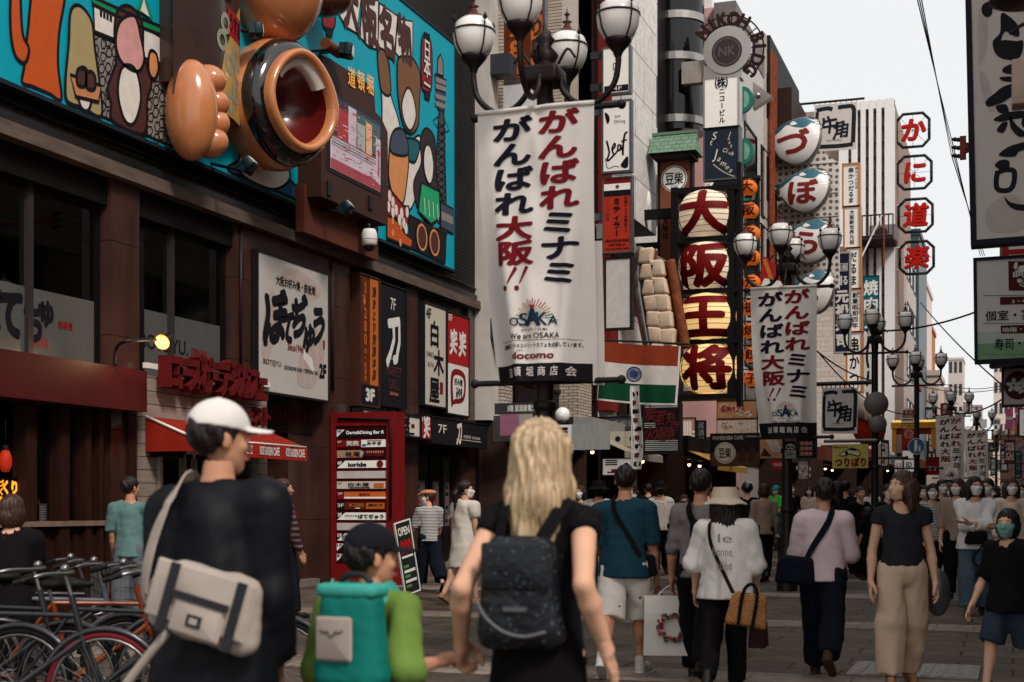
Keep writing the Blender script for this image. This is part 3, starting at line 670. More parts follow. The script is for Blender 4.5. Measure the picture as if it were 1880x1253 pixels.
# left part: standing rounded shapes, castle wall with green roofs
mb_([(66, -40), (118, -30), (108, 60), (106, 120), (112, 215), (92, 235), (76, 180), (58, 200), (40, 175), (44, 120), (50, 60)], MOR)
mb_([(20, -20), (34, -30), (40, 60), (52, 90), (44, 116), (26, 100), (18, 50)], MOR, 2)
mp_([(172, 62), (300, 118), (318, 284), (176, 220)], MGRY, 1)
rnd = random.Random(4)
for i in range(13):                                   # dry stone joints
    for j in range(9):
        x = 176 + i * 11 + rnd.uniform(-2, 2); y = 66 + j * 23 + (i * 5.2) + (11 if i % 2 else 0) + rnd.uniform(-3, 3)
        if x > 312 or y > 208 + (x - 172) * .43: continue
        q = [(x + 5.6 * math.cos(t) * rnd.uniform(.8, 1.1), y + 10 * math.sin(t) * rnd.uniform(.8, 1.1)) for t in np.linspace(0, 6.28, 7)[:-1]]
        P.stroke(FF(P, q), .018, MK, 2.6, True)
mp_([(170, 8), (212, 30), (212, 74), (172, 58)], MCRM, 2.8); mp_([(262, 50), (296, 70), (297, 118), (262, 106)], MCRM, 2.8)
for x in (184, 190, 196, 202): ml_([(x, 20 + (x - 184) * .5), (x, 32 + (x - 184) * .5)], .05)
mp_([(166, -6), (236, 26), (300, 52), (310, 60), (302, 68), (236, 42), (168, 8)], MGRN, 3.6); mp_([(252, 20), (262, -8), (276, 36)], MCRM, 4.4); ml_([(252, 20), (262, -8), (276, 36)], .07, MGRN, 5)
mb_([(128, 20), (146, 12), (166, 40), (172, 90), (180, 150), (184, 220), (150, 218), (122, 196), (118, 150), (124, 80)], MTAN, 4)
mb_([(140, 130), (156, 128), (166, 170), (160, 205), (146, 200), (138, 160)], MCRM, 5)
mp_([(126, 138), (182, 158), (178, 188), (136, 178)], M('mural_ochre', (196, 128, 84), .55), 6); 
for cx_, cy_ in ((146, 146), (163, 152)): mb_([(cx_ - 8, cy_ - 14), (cx_, cy_ - 20), (cx_ + 8, cy_ - 10), (cx_ + 7, cy_ + 12), (cx_ - 7, cy_ + 10)], MBRN, 7)
mb_([(214, 20), (236, 12), (258, 40), (262, 100), (276, 150), (268, 186), (262, 258), (206, 234), (202, 190), (196, 160), (212, 110), (208, 60)], MBRN, 4)
mb_([(218, 40), (244, 30), (256, 70), (262, 110), (250, 132), (222, 116), (210, 80)], MPNK, 5); mb_([(222, 124), (246, 128), (256, 180), (244, 226), (226, 220), (214, 170)], MCRM, 5)
mb_([(272, 96), (284, 100), (288, 128), (280, 146), (270, 130)], MAP_, 6)
# right part: fan papers with brush letters, paper lanterns, tower, rounded shapes
for q in ([(622, -12), (662, -8), (655, 62), (634, 50), (618, 20)], [(664, 0), (694, 2), (693, 92), (676, 86), (660, 68)], [(696, 6), (729, 30), (722, 112), (700, 96), (693, 78)], [(729, 34), (757, 40), (757, 130), (740, 116), (725, 96)]): mp_(q, MCRM, 2)
for c, px, py, sz in (('大', 642, 8, .95), ('阪', 677, 36, .92), ('名', 710, 60, .9), ('物', 742, 74, .86)): P.ch(c, *P.f(px, py), sz, MBRN, 4, .05, .72, shear=-.2)
def lant(cx_, cy_, hw, hh, tx):
    mb_([(cx_ - hw, cy_ - hh * .8), (cx_, cy_ - hh), (cx_ + hw, cy_ - hh * .6), (cx_ + hw, cy_ + hh * .8), (cx_, cy_ + hh), (cx_ - hw, cy_ + hh * .7)], MRD, 4)
    mp_([(cx_ - hw * .6, cy_ - hh - 6), (cx_ + hw * .6, cy_ - hh), (cx_ + hw * .6, cy_ - hh + 7), (cx_ - hw * .6, cy_ - hh + 2)], MK, 5); mp_([(cx_ - hw * .5, cy_ + hh - 3), (cx_ + hw * .7, cy_ + hh + 2), (cx_ + hw * .5, cy_ + hh + 14), (cx_ - hw * .4, cy_ + hh + 10)], MK, 5)
    for i, c in enumerate(tx):
        u, v = P.f(cx_, cy_ - hh * .5 + i * hh * .62); P.ch(c, u, v, .42, MK, 5.5, .09, .8); P.ch(c, u, v, .42, MCRM, 6.5, .02, .8)
lant(602, 20, 11, 34, '名'); lant(782, 118, 9, 52, '日本一')
tw = lambda *L: mp_(list(L), MGRY, 3)
tw((803, 108), (808, 100), (812, 112), (813, 140), (802, 136)); mp_([(797, 136), (818, 148), (816, 170), (800, 164)], MSLATE, 3.6); mp_([(799, 164), (817, 172), (814, 206), (803, 200)], MSLATE, 3.4)
for y in (146, 158, 176, 190): ml_([(798, y), (817, y + 7)], .09, MGRY, 5)
mp_([(806, 200), (814, 206), (820, 430), (808, 424), (800, 300)], M('mural_tower_dark', (70, 66, 70), .55), 2.4)
for k in range(14):
    y = 226 + k * 14; ml_([(803, y), (817, y + 12)], .03); ml_([(817, y), (803, y + 12)], .03)
for q in ([(804, 214), (794, 222), (804, 236)], [(813, 214), (824, 240), (811, 246)]): ml_(q, .03)
mp_([(808, 372), (831, 384), (831, 430), (808, 418)], MSLATE, 3.8); ml_([(809, 396), (830, 406)], .16, MGRY, 5)
mb_([(692, 98), (704, 94), (714, 120), (716, 170), (728, 210), (744, 262), (770, 250), (776, 300), (756, 380), (734, 380), (716, 330), (702, 240), (700, 180)], MCRM, 2)
mb_([(693, 96), (703, 92), (712, 118), (716, 172), (700, 168), (694, 130)], MBR2, 3)
mb_([(730, 108), (744, 104), (758, 110), (770, 140), (768, 200), (766, 232), (752, 246), (738, 226), (730, 180), (728, 140)], MBR2, 4)
mb_([(746, 162), (756, 176), (762, 214), (752, 240), (740, 222), (736, 190)], MCRM, 5)
mb_([(742, 256), (768, 262), (762, 296), (748, 292)], TEALS, 4)
mb_([(716, 250), (728, 236), (742, 246), (748, 290), (744, 340), (738, 372), (724, 372), (712, 330), (712, 290)], MAP_, 6); mb_([(716, 250), (728, 236), (742, 246), (746, 284), (716, 280)], MSLATE, 7)
mb_([(706, 345), (716, 352), (738, 378), (748, 382), (746, 412), (740, 428), (728, 404), (708, 392)], MRD, 8)
for x, y in ((712, 360), (718, 372), (710, 380), (724, 386), (734, 392), (744, 390), (730, 404), (738, 410), (742, 420), (718, 390)): P.ell(*P.f(x, y), .07, .1, MCRM, 9.4)
mp_([(708, 396), (726, 406), (742, 430), (754, 440), (752, 456), (708, 440)], MOR, 7.4)
for x, y in ((718, 406), (718, 428), (733, 416), (732, 446)): P.ell(*P.f(x, y), .055, .07, MAP_, 9)
mb_([(776, 240), (786, 238), (798, 260), (800, 330), (812, 372), (796, 410), (770, 392), (758, 340), (772, 300), (770, 262)], M('mural_bear_dark', (52, 42, 46), .55), 3)
mb_([(780, 268), (788, 270), (794, 300), (792, 330), (786, 338), (778, 318), (776, 290)], MCRM, 5)
mp_([(772, 336), (804, 352), (806, 400), (790, 412), (766, 388)], M('mural_apron', (28, 160, 104), .55), 6)
for k in range(4): ml_([(776 + k * 8, 364 + k * 4), (778 + k * 8, 396 + k * 3)], .03, MCRM, 8)
mp_([(750, 396), (818, 430), (816, 486), (748, 452)], M('mural_black', (30, 28, 32), .55), 5.4)
for x, y in ((772, 436), (795, 446)): P.ell(*P.f(x, y), .26, .29, MAP_, 8); P.ring(*P.f(x, y), .27, .03, MK, 8.6); P.ell(*P.f(x, y), .19, .21, MBRN, 9)
# blue and cream shapes low behind the sculpture
mb_([(430, 300), (470, 290), (520, 320), (566, 372), (540, 368), (480, 346), (420, 320)], MNV, 2); mb_([(436, 296), (460, 270), (520, 300), (530, 330), (500, 348), (450, 332)], MCRM, 3)
sign('mural_board', 'wide turquoise mural board of outlined rounded shapes, castle wall and letters on the brick wall', P, 'mural', fr=.05, mfr=M('mural_frame', (30, 40, 48), .5))
# ---------------------------------------------------------------- glossy abstract relief (generic stand-in)
TANG = M('glossy_tan', (196, 124, 78), .18, var=.08, coat=.6); BLKG = M('glossy_black', (22, 18, 20), .1, coat=.8); WINE = M('glossy_wine', (92, 18, 18), .3, var=.3, coat=.5, stretch=(6, 6, 1)); CRMG = M('glossy_cream', (214, 204, 194), .3)
c = atX(522, 190, W + .75); root = empty('relief_sculpture', tuple(c), 'huge glossy tan and black oval relief with a dark red hollow on the turquoise mural', 'sculpture')
ax = V((.95, -.31, -.02)).normalized(); U = V((.31, .95, 0)); Z = V((0, 0, 1))
def oval(prof, mat, mb, n=40, a0=0, a1=2 * math.pi, sx=.88, sz=1.02, dz=0):
    vs = []; fs = []
    for r, d, *o in prof:
        oz = o[0] if o else 0
        for i in range(n + 1):
            t = a0 + (a1 - a0) * i / n; k = 1 + .06 * math.cos(2 * t) - .07 * math.sin(t) * (1 if math.sin(t) > 0 else 0)
            vs.append(c + U * (r * sx * math.cos(t) * k) + Z * (r * sz * math.sin(t) + oz + dz) + ax * d)
    for k in range(len(prof) - 1):
        for i in range(n): fs.append((k * (n + 1) + i, k * (n + 1) + i + 1, (k + 1) * (n + 1) + i + 1, (k + 1) * (n + 1) + i))
    mb.add(vs, fs, mat, True)
mb = MB(); oval([(.80, -.7), (.90, -.45), (.93, -.2), (.90, -.02), (.86, .03)], TANG, mb); part('outer_shell', root, mb)
mb = MB(); oval([(.88, .0), (.90, .08), (.85, .20), (.76, .29), (.70, .30)], BLKG, mb); part('black_band', root, mb)
mb = MB(); oval([(.72, .28, -.02), (.72, .38, -.02), (.70, .45, -.02), (.65, .46, -.02), (.60, .42, -.02), (.58, .3, -.02)], TANG, mb); part('inner_rim', root, mb)
mb = MB(); oval([(.60, .34, -.02), (.56, .1, -.02), (.40, -.15, -.02), (.2, -.3, -.02), (0, -.33, -.02)], WINE, mb); part('hollow', root, mb)
mb = MB(); oval([(.595, .37, -.02), (.47, .33, -.01), (.43, .26, .0), (.46, .18, .0)], CRMG, mb, a0=.5, a1=math.pi - .5); part('cream_inlay', root, mb)
mb = MB(); c2 = atX(505, 0, W + .45); mb.ball((c2.x, c2.y, c2.z + .35), (.72, .80, 1.0), TANG, 32, 18); part('upper_bulge', root, mb)
mb = MB(); c2 = atX(600, 10, W + .5); mb.ball((c2.x, c2.y, c2.z + .12), (.42, .34, .30), M('glossy_brown', (92, 52, 38), .2, coat=.6), 24, 14); part('brown_knob', root, mb)
# lobed tan relief left of it
c = atX(356, 205, W + .5); mb = MB(); mb.ball((c.x, c.y - .06, c.z), (.36, .30, .66), TANG, 28, 18)
for dz, dy in ((.42, .12), (.14, .2), (-.12, .22), (-.37, .18)): mb.ball((c.x + .12, c.y + dy, c.z + dz), (.27, .20, .21), TANG, 24, 14)
mb.build('lobed_relief', loc=tuple(c), label='glossy tan lobed relief fixed on the mural left of the oval sculpture', cat='sculpture')
# curved snack packet board
XB = W + .42; a = atX(318, 120, XB); b = atX(440, 120, XB); z0 = atX(440, 232, XB).z; hh = 3.2; wd = b.y - a.y
P = Panel((XB, a.y, z0), (0, 1, 0), (1, 0, 0), wd, hh, fn=lambda u, v, o: V((XB + .16 * math.sin(math.pi * u / wd) + o, a.y + u, z0 + v)), maxe=.12)
PKB = M('packet_brown', (58, 40, 36), .35, coat=.4); PKY = M('packet_yellow', (190, 150, 84), .4, var=.3, scale=4, coat=.3); SILV = M('packet_silver', (176, 178, 180), .3, .4); PKG = M('packet_ring', (150, 150, 130), .5)
P.rect(0, 0, 1, 1, PKB, 0); P.poly([(.45, 0), (1, 0), (1, .52), (.8, .42), (.6, .25)], PKY, 1); P.poly([(0, .78), (.4, .84), (.7, 1), (0, 1)], PKY, 1)
P.ch('カ', .62, .62, .95, MK, 2.0, .09, .8, shear=.15); P.ch('カ', .6, .63, .95, SILV, 3.2, .045, .8, shear=.15); P.ch('ー', 1.0, .80, .7, SILV, 3, .05, .8, rot=.9)
P.rect(.66, .345, 1.0, .455, RED, 2); P.fit('うすあ', .70, .365, .98, .44, MK, 3, .03)
for u, v in ((.62, .38), (.7, .22), (.86, .12), (.84, .27), (.92, .21), (.56, .3), (.74, .06)): P.ring(u, v, .11, .07, PKG, 2)
root = empty('packet_board', (XB, a.y, z0), 'curved brown and yellow snack packet board between the tan lobed relief and the oval', 'sign'); part('face', root, P.mb)
mb = MB(); mb.box((W + .15, a.y + .1, z0 + .2), (XB, b.y - .1, z0 + hh - .2), PKB); part('mount', root, mb)
# ---------------------------------------------------------------- arched screen cabinet
XQ = W + .55; CABN = M('cabinet_brown', (66, 40, 34), .5, var=.15)
a = atX(590, 300, XQ); b = atX(712, 300, XQ); z0 = atX(594, 362, XQ).z; z1 = atX(600, 104, XQ).z
root = empty('screen_cabinet', (XQ, (a.y + b.y) / 2, z0), 'brown arched cabinet with a glowing video screen under gold letters on the mural', 'screen'); L_ = b.y - a.y; hh = z1 - z0
out = [(XQ, a.y, z0), (XQ, b.y, z0), (XQ, b.y, z0 + hh * .72), (XQ, b.y - .1 * L_, z0 + hh * .80), (XQ, b.y - .2 * L_, z0 + hh * .82), (XQ, b.y - .22 * L_, z0 + hh * .97), (XQ, b.y - .34 * L_, z1), (XQ, a.y + .12 * L_, z1), (XQ, a.y, z1 - .03)]
mb = MB(); mb.prism(out, (-.42, 0, 0), CABN); part('cabinet', root, mb)
mb = MB(); mb.box((W + .16, a.y - .1, z0 - .55), (W + .3, b.y + .15, z0 + .2), M('cabinet_base', (92, 50, 38), .6)); part('base_board', root, mb)
P = wallP(606, 697, 172, 308, XQ + .01); P.h *= 1.0
SCW = M('screen_white', (150, 136, 140), .4, emit=.3, ecol=(226, 206, 212)); SCP = M('screen_pink', (140, 50, 60), .4, emit=.22, ecol=(205, 80, 92)); SCR = M('screen_red', (150, 40, 40), .4, emit=.3, ecol=(170, 40, 40)); SCG = M('screen_teal', (46, 92, 88), .4, emit=.3, ecol=(46, 92, 88)); SCD = M('screen_dark', (40, 34, 48), .4, emit=.25, ecol=(50, 40, 58)); SCO = M('screen_amber', (214, 150, 110), .4, emit=.4, ecol=(214, 150, 110))
P.rect(-.05, -.05, 1.05, 1.05, BLK, 0); P.rect(0, 0, 1, 1, SCD, 1); rnd = random.Random(3)
P.rect(0, 0, 1, .46, SCW, 2); P.rect(0, 0, 1, .14, SCP, 3); P.rect(.12, .46, .52, .88, SCR, 2); P.rect(.52, .5, 1, .95, SCG, 2)
P.rect(.34, .42, .5, .98, SCW, 3); P.rect(.7, .4, .82, .9, SCO, 3); P.rect(.52, .44, .68, .82, M('screen_grey', (150, 160, 150), .4, emit=.35, ecol=(150, 160, 150)), 3); P.rect(.9, .1, 1, .75, SCW, 4); P.rect(.94, .2, .97, .6, SCP, 5)
for v in (.32, .36, .4, .44): P.rect(0, v, .9, v + .012, SCD, 5)
for i in range(150):
    u, v = rnd.uniform(0, .95), rnd.uniform(0, .95); P.rect(u, v, u + rnd.uniform(.02, .09), v + .012, rnd.choice([SCP, SCR, SCW, SCG, SCO]) if v > .46 or rnd.random() < .3 else SCP, 6)
for i in range(60): P.rect(0, i / 60, 1, i / 60 + .004, SCD, 7)
part('screen', root, P.mb)
P = wallP(640, 690, 122, 172, XQ + .008)
for i, ch_ in enumerate('道頓堀'): P.ch(ch_, *P.f(645 + i * 17, 142 + i * 7), .34, M('gold_lit', (220, 150, 50), .4, emit=.25, ecol=(220, 150, 50)), 2, .012, .85)
part('letters', root, P.mb)
for px, py in ((604, 345), (680, 372)): mb = MB(); q = atX(px, py, XQ + .01); mb.box((q.x, q.y - .07, q.z - .12), (q.x + .02, q.y + .07, q.z + .1), BLK); part('speaker_grille', root, mb)
# ---------------------------------------------------------------- floodlights and camera
FB = M('floodlight_teal_black', (22, 40, 48), .4, .3); FL = M('floodlight_lens', (200, 200, 190), .2, emit=.15)
def flood(lb, px, py, X, arm, aim, sz=.2, warm=False):
    c = atX(px, py, X); root = empty('floodlight', tuple(c), lb, 'floodlight', 'floodlights on the mural'); aim = V(aim).normalized(); u, v = perp(aim)
    mb = MB(); mb.obox(c, u * sz, v * sz * .75, aim * .07, FB, .03)
    for i in range(5): mb.obox(c - aim * .09 + u * (i - 2) * .07, u * .012, v * sz * .6, aim * .04, FB)
    part('housing', root, mb)
    mb = MB(); mb.obox(c + aim * .073, u * sz * .62, v * sz * .5, aim * .004, FL); part('lens', root, mb)
    mb = MB(); mb.tube([c - aim * .1, c - aim * .1 + V((-.1, 0, 0)), V(arm)], .025, BLK, 6); part('arm', root, mb); return root
flood('small square floodlight on two thin arms left of the oval relief, highest on the mural', 473, 56, W + .75, tuple(atX(442, 56, W + .3)), (.8, .5, .1), .12)
flood('floodlight beside a brown tube above the screen cabinet', 640, 94, W + .9, tuple(atX(586, 98, W + .1)), (.9, .3, -.1), .14)
flood('floodlight on a long arm below the oval relief', 458, 301, W + .85, tuple(atX(384, 300, W + .1)), (.7, .1, .7), .11)
flood('floodlight on a long arm under the screen cabinet', 638, 380, W + .8, tuple(atX(571, 380, W + .1)), (.7, .1, .7), .11)
c = atX(612, 90, W + .7); mb = MB(); mb.cyl(c + V((0, -.28, 0)), c + V((0, .2, 0)), .09, m=M('tube_brown', (110, 66, 44), .5), n=14); mb.tube([c, c + V((-.6, 0, 0))], .02, BLK, 6)
mb.build('brown_tube', loc=tuple(c), label='short brown tube bracket lying beside the upper floodlight', cat='bracket')
c = atX(678, 438, W + .5); root = empty('security_camera', tuple(c), 'white dome security camera on a dark bracket under the mural', 'camera')
mb = MB(); mb.lathe([(0, .16), (.1, .15), (.13, .08), (.135, 0), (.135, -.02)], c, WHITEP, 20); mb.lathe([(.135, -.03), (.13, -.1), (.10, -.13), (0, -.13)], c, WHITEP, 20); part('housing', root, mb)
mb = MB(); mb.lathe([(.10, -.125), (.085, -.18), (.04, -.215), (0, -.22)], c, DGLASS, 18); part('dome', root, mb)
mb = MB(); mb.tube([c + V((0, 0, .16)), c + V((0, 0, .22)), c + V((-.2, 0, .24)), c + V((-.5, 0, .18))], .035, BLK, 8); part('bracket', root, mb)
# lit goose neck lamp on the fascia
p0 = atX(211, 672, W + .35); p1 = atX(214, 640, W + .38); p2 = atX(232, 627, W + .6); p3 = atX(286, 624, W + .75); root = empty('gooseneck_lamp', tuple(p0), 'lit gooseneck lamp over the maroon fascia', 'lamp')
mb = MB(); mb.tube(smooth_pts([tuple(p0), tuple(p1), tuple(p2), tuple(p3)], 5), .022, BLK, 8); part('arm', root, mb)
h = atX(297, 629, W + .8); d = V((.1, -.75, -.35)).normalized(); mb = MB(); mb.lathe([(.03, -.26), (.05, -.2), (.065, -.06), (.10, 0)], h, M('lamp_black_shade', (30, 28, 28), .4, .4), 16, axis=d); part('shade', root, mb)
mb = MB(); LB = M('led_bulb', (255, 210, 150), .4, emit=2.2, ecol=(255, 176, 96)); u, v = perp(d)
for k in range(7): q = h + d * .004 + (u * math.cos(k * math.pi / 3) + v * math.sin(k * math.pi / 3)) * (.062 if k < 6 else 0); mb.ball(tuple(q), .022, LB, 10, 6)
mb.lathe([(0, -.01), (.095, -.01)], h, M('reflector', (235, 150, 80), .4, emit=1.2, ecol=(255, 140, 60)), 16, axis=d); part('bulb', root, mb)
ld = bpy.data.lights.new('lamp_light', 'POINT'); ld.energy = 5; ld.color = (1, .62, .3); ld.shadow_soft_size = .08; lo = bpy.data.objects.new('lamp_light', ld); COL.objects.link(lo); lo.location = h + d * .15 - V((0, 0, .1))
# ---------------------------------------------------------------- signs on the granite
XG = W + .10
P = wallP(473, 602, 461, 716, XG); LG = M('sign_pale_glossy', (196, 188, 182), .25, var=.06, scale=1.2, coat=.3)
GH = M('ghost_pattern', (182, 164, 156), .35)
P.blob([(.05, .3), (.12, .2), (.2, .35), (.28, .6), (.2, .75), (.1, .6)], GH, .6); P.blob([(.55, .1), (.8, .1), (.95, .4), (.8, .55), (.6, .35)], GH, .6); P.blob([(.3, .8), (.5, .85), (.7, .75), (.9, .85), (.6, .95), (.35, .93)], GH, .6); P.poly([(.62, .30), (.80, .18), (.76, .30), (.64, .36)], M('ghost_white', (226, 220, 214), .3), .8)
P.fit('大阪お好み焼・鉄板焼', .24, .80, .80, .87, INK, 2, .02)
BR = lambda x, y: (x + .06 * math.sin(7 * y + 1), y + .05 * math.sin(6 * x))
for ch_, px, py, sz in (('ぼ', 505, 583, .80), ('て', 528, 602, .52), ('ぢ', 549, 582, .62), ('ゅ', 566, 614, .52), ('う', 584, 598, .60)): P.ch(ch_, *P.f(px, py), sz * 1.1, INK, 2, .055, .85, warp=BR)
P.fit('Since1946', .40, .335, .62, .39, DRED, 2, .012); P.fit('BOTEJYU', .07, .185, .31, .235, INK, 2, .0, 0); P.fit('OKONOMI-YAKI・TEPPAN-YAKI', .35, .185, .84, .215, M('dark_teal_ink', (30, 50, 58), .6), 2, .02); P.fit('2F', .865, .175, .965, .275, INK, 2, .05); P.rect(.92, .4, .945, .47, DRED, 2)
sign('restaurant_sign', 'large pale square sign with black brush letters and 2F on the granite', P, 'sign', fr=.035, mfr=BLK, mface=LG, t=.1)
# price sign
P = wallP(661, 695, 503, 742, XG); PBR = M('price_brown', (92, 42, 24), .5); POR = M('price_orange', (190, 104, 44), .5)
P.rect(.04, .16, .48, 1, PBR, 1); P.rect(.52, .16, .97, 1, POR, 1); P.rect(.04, 0, .97, .16, M('sign_blackblue', (28, 26, 32), .5), 1)
P.vt('全品', .26, .86, .96, POR, 2, .04, .8); P.vt('¥280', .26, .46, .86, POR, 2, .04, .75, fill=1.15); P.vt('均一居酒屋', .26, .18, .44, POR, 2, .03, .8)
P.vt('焼きとり貴族本店', .74, .2, .94, MBRN, 2, .06, .75, warp=BR); P.fit('3F', .3, .035, .74, .125, WHITEP, 2, .06)
sign('price_sign', 'tall narrow brown and orange 280 yen sign ending in 3F', P, 'sign', fr=.03, mfr=M('sign_brown_edge', (70, 42, 34), .5), mface=PBR, t=.3)
P = wallP(698, 745, 518, 742, XG); SB = M('sign_blackblue', (28, 26, 32), .5)
P.fit('7F', .38, .8, .58, .9, CREAM, 2); P.ch('刀', .52, .56, .95, WHITEP, 2, .05, .62, warp=BR); P.fit('WEST OSAKA', .33, .385, .66, .4, CREAM, 2)
P.fit('MARKET', .22, .25, .80, .33, M('dim_rose', (96, 52, 50), .6), 2); P.fit('GRILL', .32, .14, .72, .22, M('dim_rose'), 2); P.fit('Beef kitchen', .36, .09, .68, .12, M('rose_letters', (196, 120, 104), .6), 2, .02)
sign('grill_sign', 'black sign with one white sword shaped letter marked 7F', P, 'sign', fr=.025, mfr=BLK, mface=SB, t=.12)
CHK = M('sign_check_cream', (202, 192, 178), .45, var=.04, kind='check', p=(14, [(184, 172, 156), (190, 180, 166)]))
P = wallP(779, 818, 556, 742, XG); P.fit('4F', .08, .86, .3, .96, INK, 2, .02)
P.ch('白', .46, .72, .52, INK, 2, .03); P.ch('木', .66, .44, .52, INK, 2, .03); P.ch('屋', .46, .16, .52, INK, 2, .03); P.fit('SHiRO', .1, .48, .42, .53, INK, 2); P.fit('KiYA', .16, .38, .42, .43, INK, 2); P.rect(.72, .13, .86, .25, DRED, 2)
sign('bar_sign', 'cream checked sign with black letters down it marked 4F', P, 'sign', fr=.03, mfr=BLK, mface=CHK, t=.14)
P = wallP(821, 860, 573, 758, XG); P.rect(0, .5, 1, 1, RED, 1); P.fit('8F', .05, .92, .22, .99, WHITEP, 2)
for u in (.28, .7): P.ch('笑', u, .72, .5, WHITEP, 2, .05, .8, warp=BR)
q = [(.18, .08), (.2, .42), (.8, .42), (.78, .16), (.3, .1)]; P.blob(q, DRED, 2); P.blob([(.26, .15), (.27, .37), (.72, .37), (.70, .19), (.34, .15)], WHITEP, 3); P.fit('好み焼', .3, .29, .68, .36, INK, 4, .03); P.fit('みやき', .38, .16, .66, .27, INK, 4, .05)
sign('red_white_sign', 'half red half white sign with white brush letters, rightmost on the granite', P, 'sign', fr=.03, mfr=BLK, mface=WHITEP, t=.14)
XL = W + .35
P = wallP(666, 770, 752, 790, XL); P.fit('4F', .1, .6, .24, .9, INK, 2, .03); P.ch('白', .36, .52, .5, INK, 2, .03); P.ch('木', .52, .52, .5, INK, 2, .03); P.ch('屋', .72, .52, .5, INK, 2, .03); P.rect(.84, .42, .9, .62, DRED, 2); P.rect(.6, .06, .9, .16, INK, 2)
sign('bar_sign', 'low cream checked sign with black letters half hidden by the red directory', P, 'sign', fr=.03, mfr=BLK, mface=M('sign_check_lit', (222, 212, 196), .45, var=.04, kind='check', p=(14, [(200, 188, 170), (206, 196, 180)])), t=.2)
P = wallP(773, 791, 762, 804, XL); P.fit('F', .08, .72, .28, .9, WHITEP, 2); P.ch('笑', .55, .5, .42, WHITEP, 2, .05, .7, warp=BR); sign('small_red_sign', 'small red square sign with a white brush letter beside the cream checked one', P, 'sign', fr=.02, mfr=BLK, mface=RED, t=.18)
P = wallP(793, 892, 766, 812, XL - .05); P.fit('7F', .1, .4, .25, .75, CREAM, 2); P.ch('刀', .48, .5, .46, CREAM, 2, .05, .6, warp=BR); P.fit('肉割烹 ATANA', .56, .3, .88, .45, CREAM, 2); P.rect(.42, .22, .9, .24, CREAM, 2); sign('black_sign', 'long black sign marked 7F over the shop doors', P, 'sign', fr=.02, mfr=BLK, mface=SB, t=.2)
P = wallP(494, 600, 728, 790, W - .3); P.fit('GARDEN CAFE', .02, .3, .98, .75, M('dim_red_letters', (96, 30, 30), .5), 3, .03); sign('cafe_name_board', 'dark board with dim red GARDEN CAFE letters over the entrance', P, 'sign', mface=M('board_dark', (34, 26, 26), .5), fr=.02, mfr=FRM)
mb = MB(); zc = 5.93
mb.tube([(W + .03, y, zc + .02 * math.sin(y * 1.7)) for y in np.linspace(Yb, Ye, 30)], .014, BLK, 5); mb.tube([(W + .02, Yx(440), 5.5), (W + .02, Yx(440), 3.4)], .02, BLK, 6); mb.tube([(W + .02, Yx(608), 5.45), (W + .03, Yx(608), 3.3)], .03, M('drain_brown', (46, 32, 30), .5), 8); part('cable_run', B, mb)
for py_ in (690, 520): mb = MB(); mb.box((W, Yx(620), .5 + py_ / 300), (W + .05, Yx(630), .8 + py_ / 300), M('junction_grey', (70, 62, 60), .5)); part('junction_box', B, mb)
# raised katakana letters on the planks
def raised(lb, name, txt, X, y0, y1, zc0, zc1, sz, dep, mat, bold):
    mb = MB(); n = len(txt)
    for i, ch_ in enumerate(txt):
        t = (i + .5) / n; y = y0 + (y1 - y0) * t; z = zc0 + (zc1 - zc0) * t; Pf, Ff = glyph(ch_, bold)
        e = {}
        for f in Ff:
            for k in range(len(f)): q = (f[k], f[(k + 1) % len(f)]); e[q] = 1
        A = [(X + dep, y + (p[0] - .5) * sz * .8, z + (p[1] - .38) * sz) for p in Pf]; Bk = [(X, a_[1], a_[2]) for a_ in A]; N = len(A)
        mb.add(A + Bk, [f for f in Ff] + [(q[0], q[1], q[1] + N, q[0] + N) for q in e if (q[1], q[0]) not in e], mat)
    return mb.build(name, loc=(X, (y0 + y1) / 2, (zc0 + zc1) / 2), label=lb, cat='lettering')
RL = M('red_letters', (92, 22, 22), .6)
zt = atX(380, 692, XC).z
raised('big red raised letters standing along the top of the white planks', 'raised_letters', 'ローズガーデンカフェ', XC + .06, Yx(286, XC), Yx(466, XC), zt - .02, zt - .02, .52, .16, RL, .05)
raised('small red raised letters under the big ones on the white planks', 'raised_letters', 'ハニートースト', XC + .02, Yx(366, XC), Yx(490, XC), zt - .46, zt - .46, .3, .07, RL, .05)
# awning in two spans
root = empty('awning', (W, Yx(400), 2.5), 'red sloping cafe awning with white lettering on its valance', 'awning')
AWN = M('awning_red', (140, 34, 22), .7, var=.12); XA0, XA1 = XC + .02, XC + .75; ya, yb2 = Yx(268, XA0), Yx(480, XA0); zA0 = atX(268, 765, XA0).z; zA1 = atX(300, 800, XA1).z
mb = MB(); n = 24
for i in range(n):
    a, b = ya + (yb2 - ya) * i / n, ya + (yb2 - ya) * (i + 1) / n; mb.add([(XA0, a, zA0), (XA1, a, zA1), (XA1, b, zA1), (XA0, b, zA0), (XA0, a, zA0 - .02), (XA1, a, zA1 - .02), (XA1, b, zA1 - .02), (XA0, b, zA0 - .02)], [(0, 1, 2, 3), (7, 6, 5, 4)], AWN)
for y in (ya, yb2): mb.add([(XA0, y, zA0), (XA1, y, zA1), (XA1, y, zA1 - .16), (XA0, y, zA1 - .16)], [(0, 1, 2, 3)], AWN)
part('canopy', root, mb)
P = Panel((XA1 + .01, ya, zA1 - .2), (0, 1, 0), (1, 0, 0), yb2 - ya, .2, fn=lambda u, v, o: V((XA1 + .012 + .015 * math.sin(u * 9) + o, ya + u, zA1 - .2 + v)), maxe=.3); P.rect(0, 0, 1, 1, M('awning_valance', (158, 38, 30), .7), 0)
for k in range(4): P.fit('ROSE GARDEN CAFE', .03 + .25 * k, .25, .22 + .25 * k, .8, WHITEP, 2, .03)
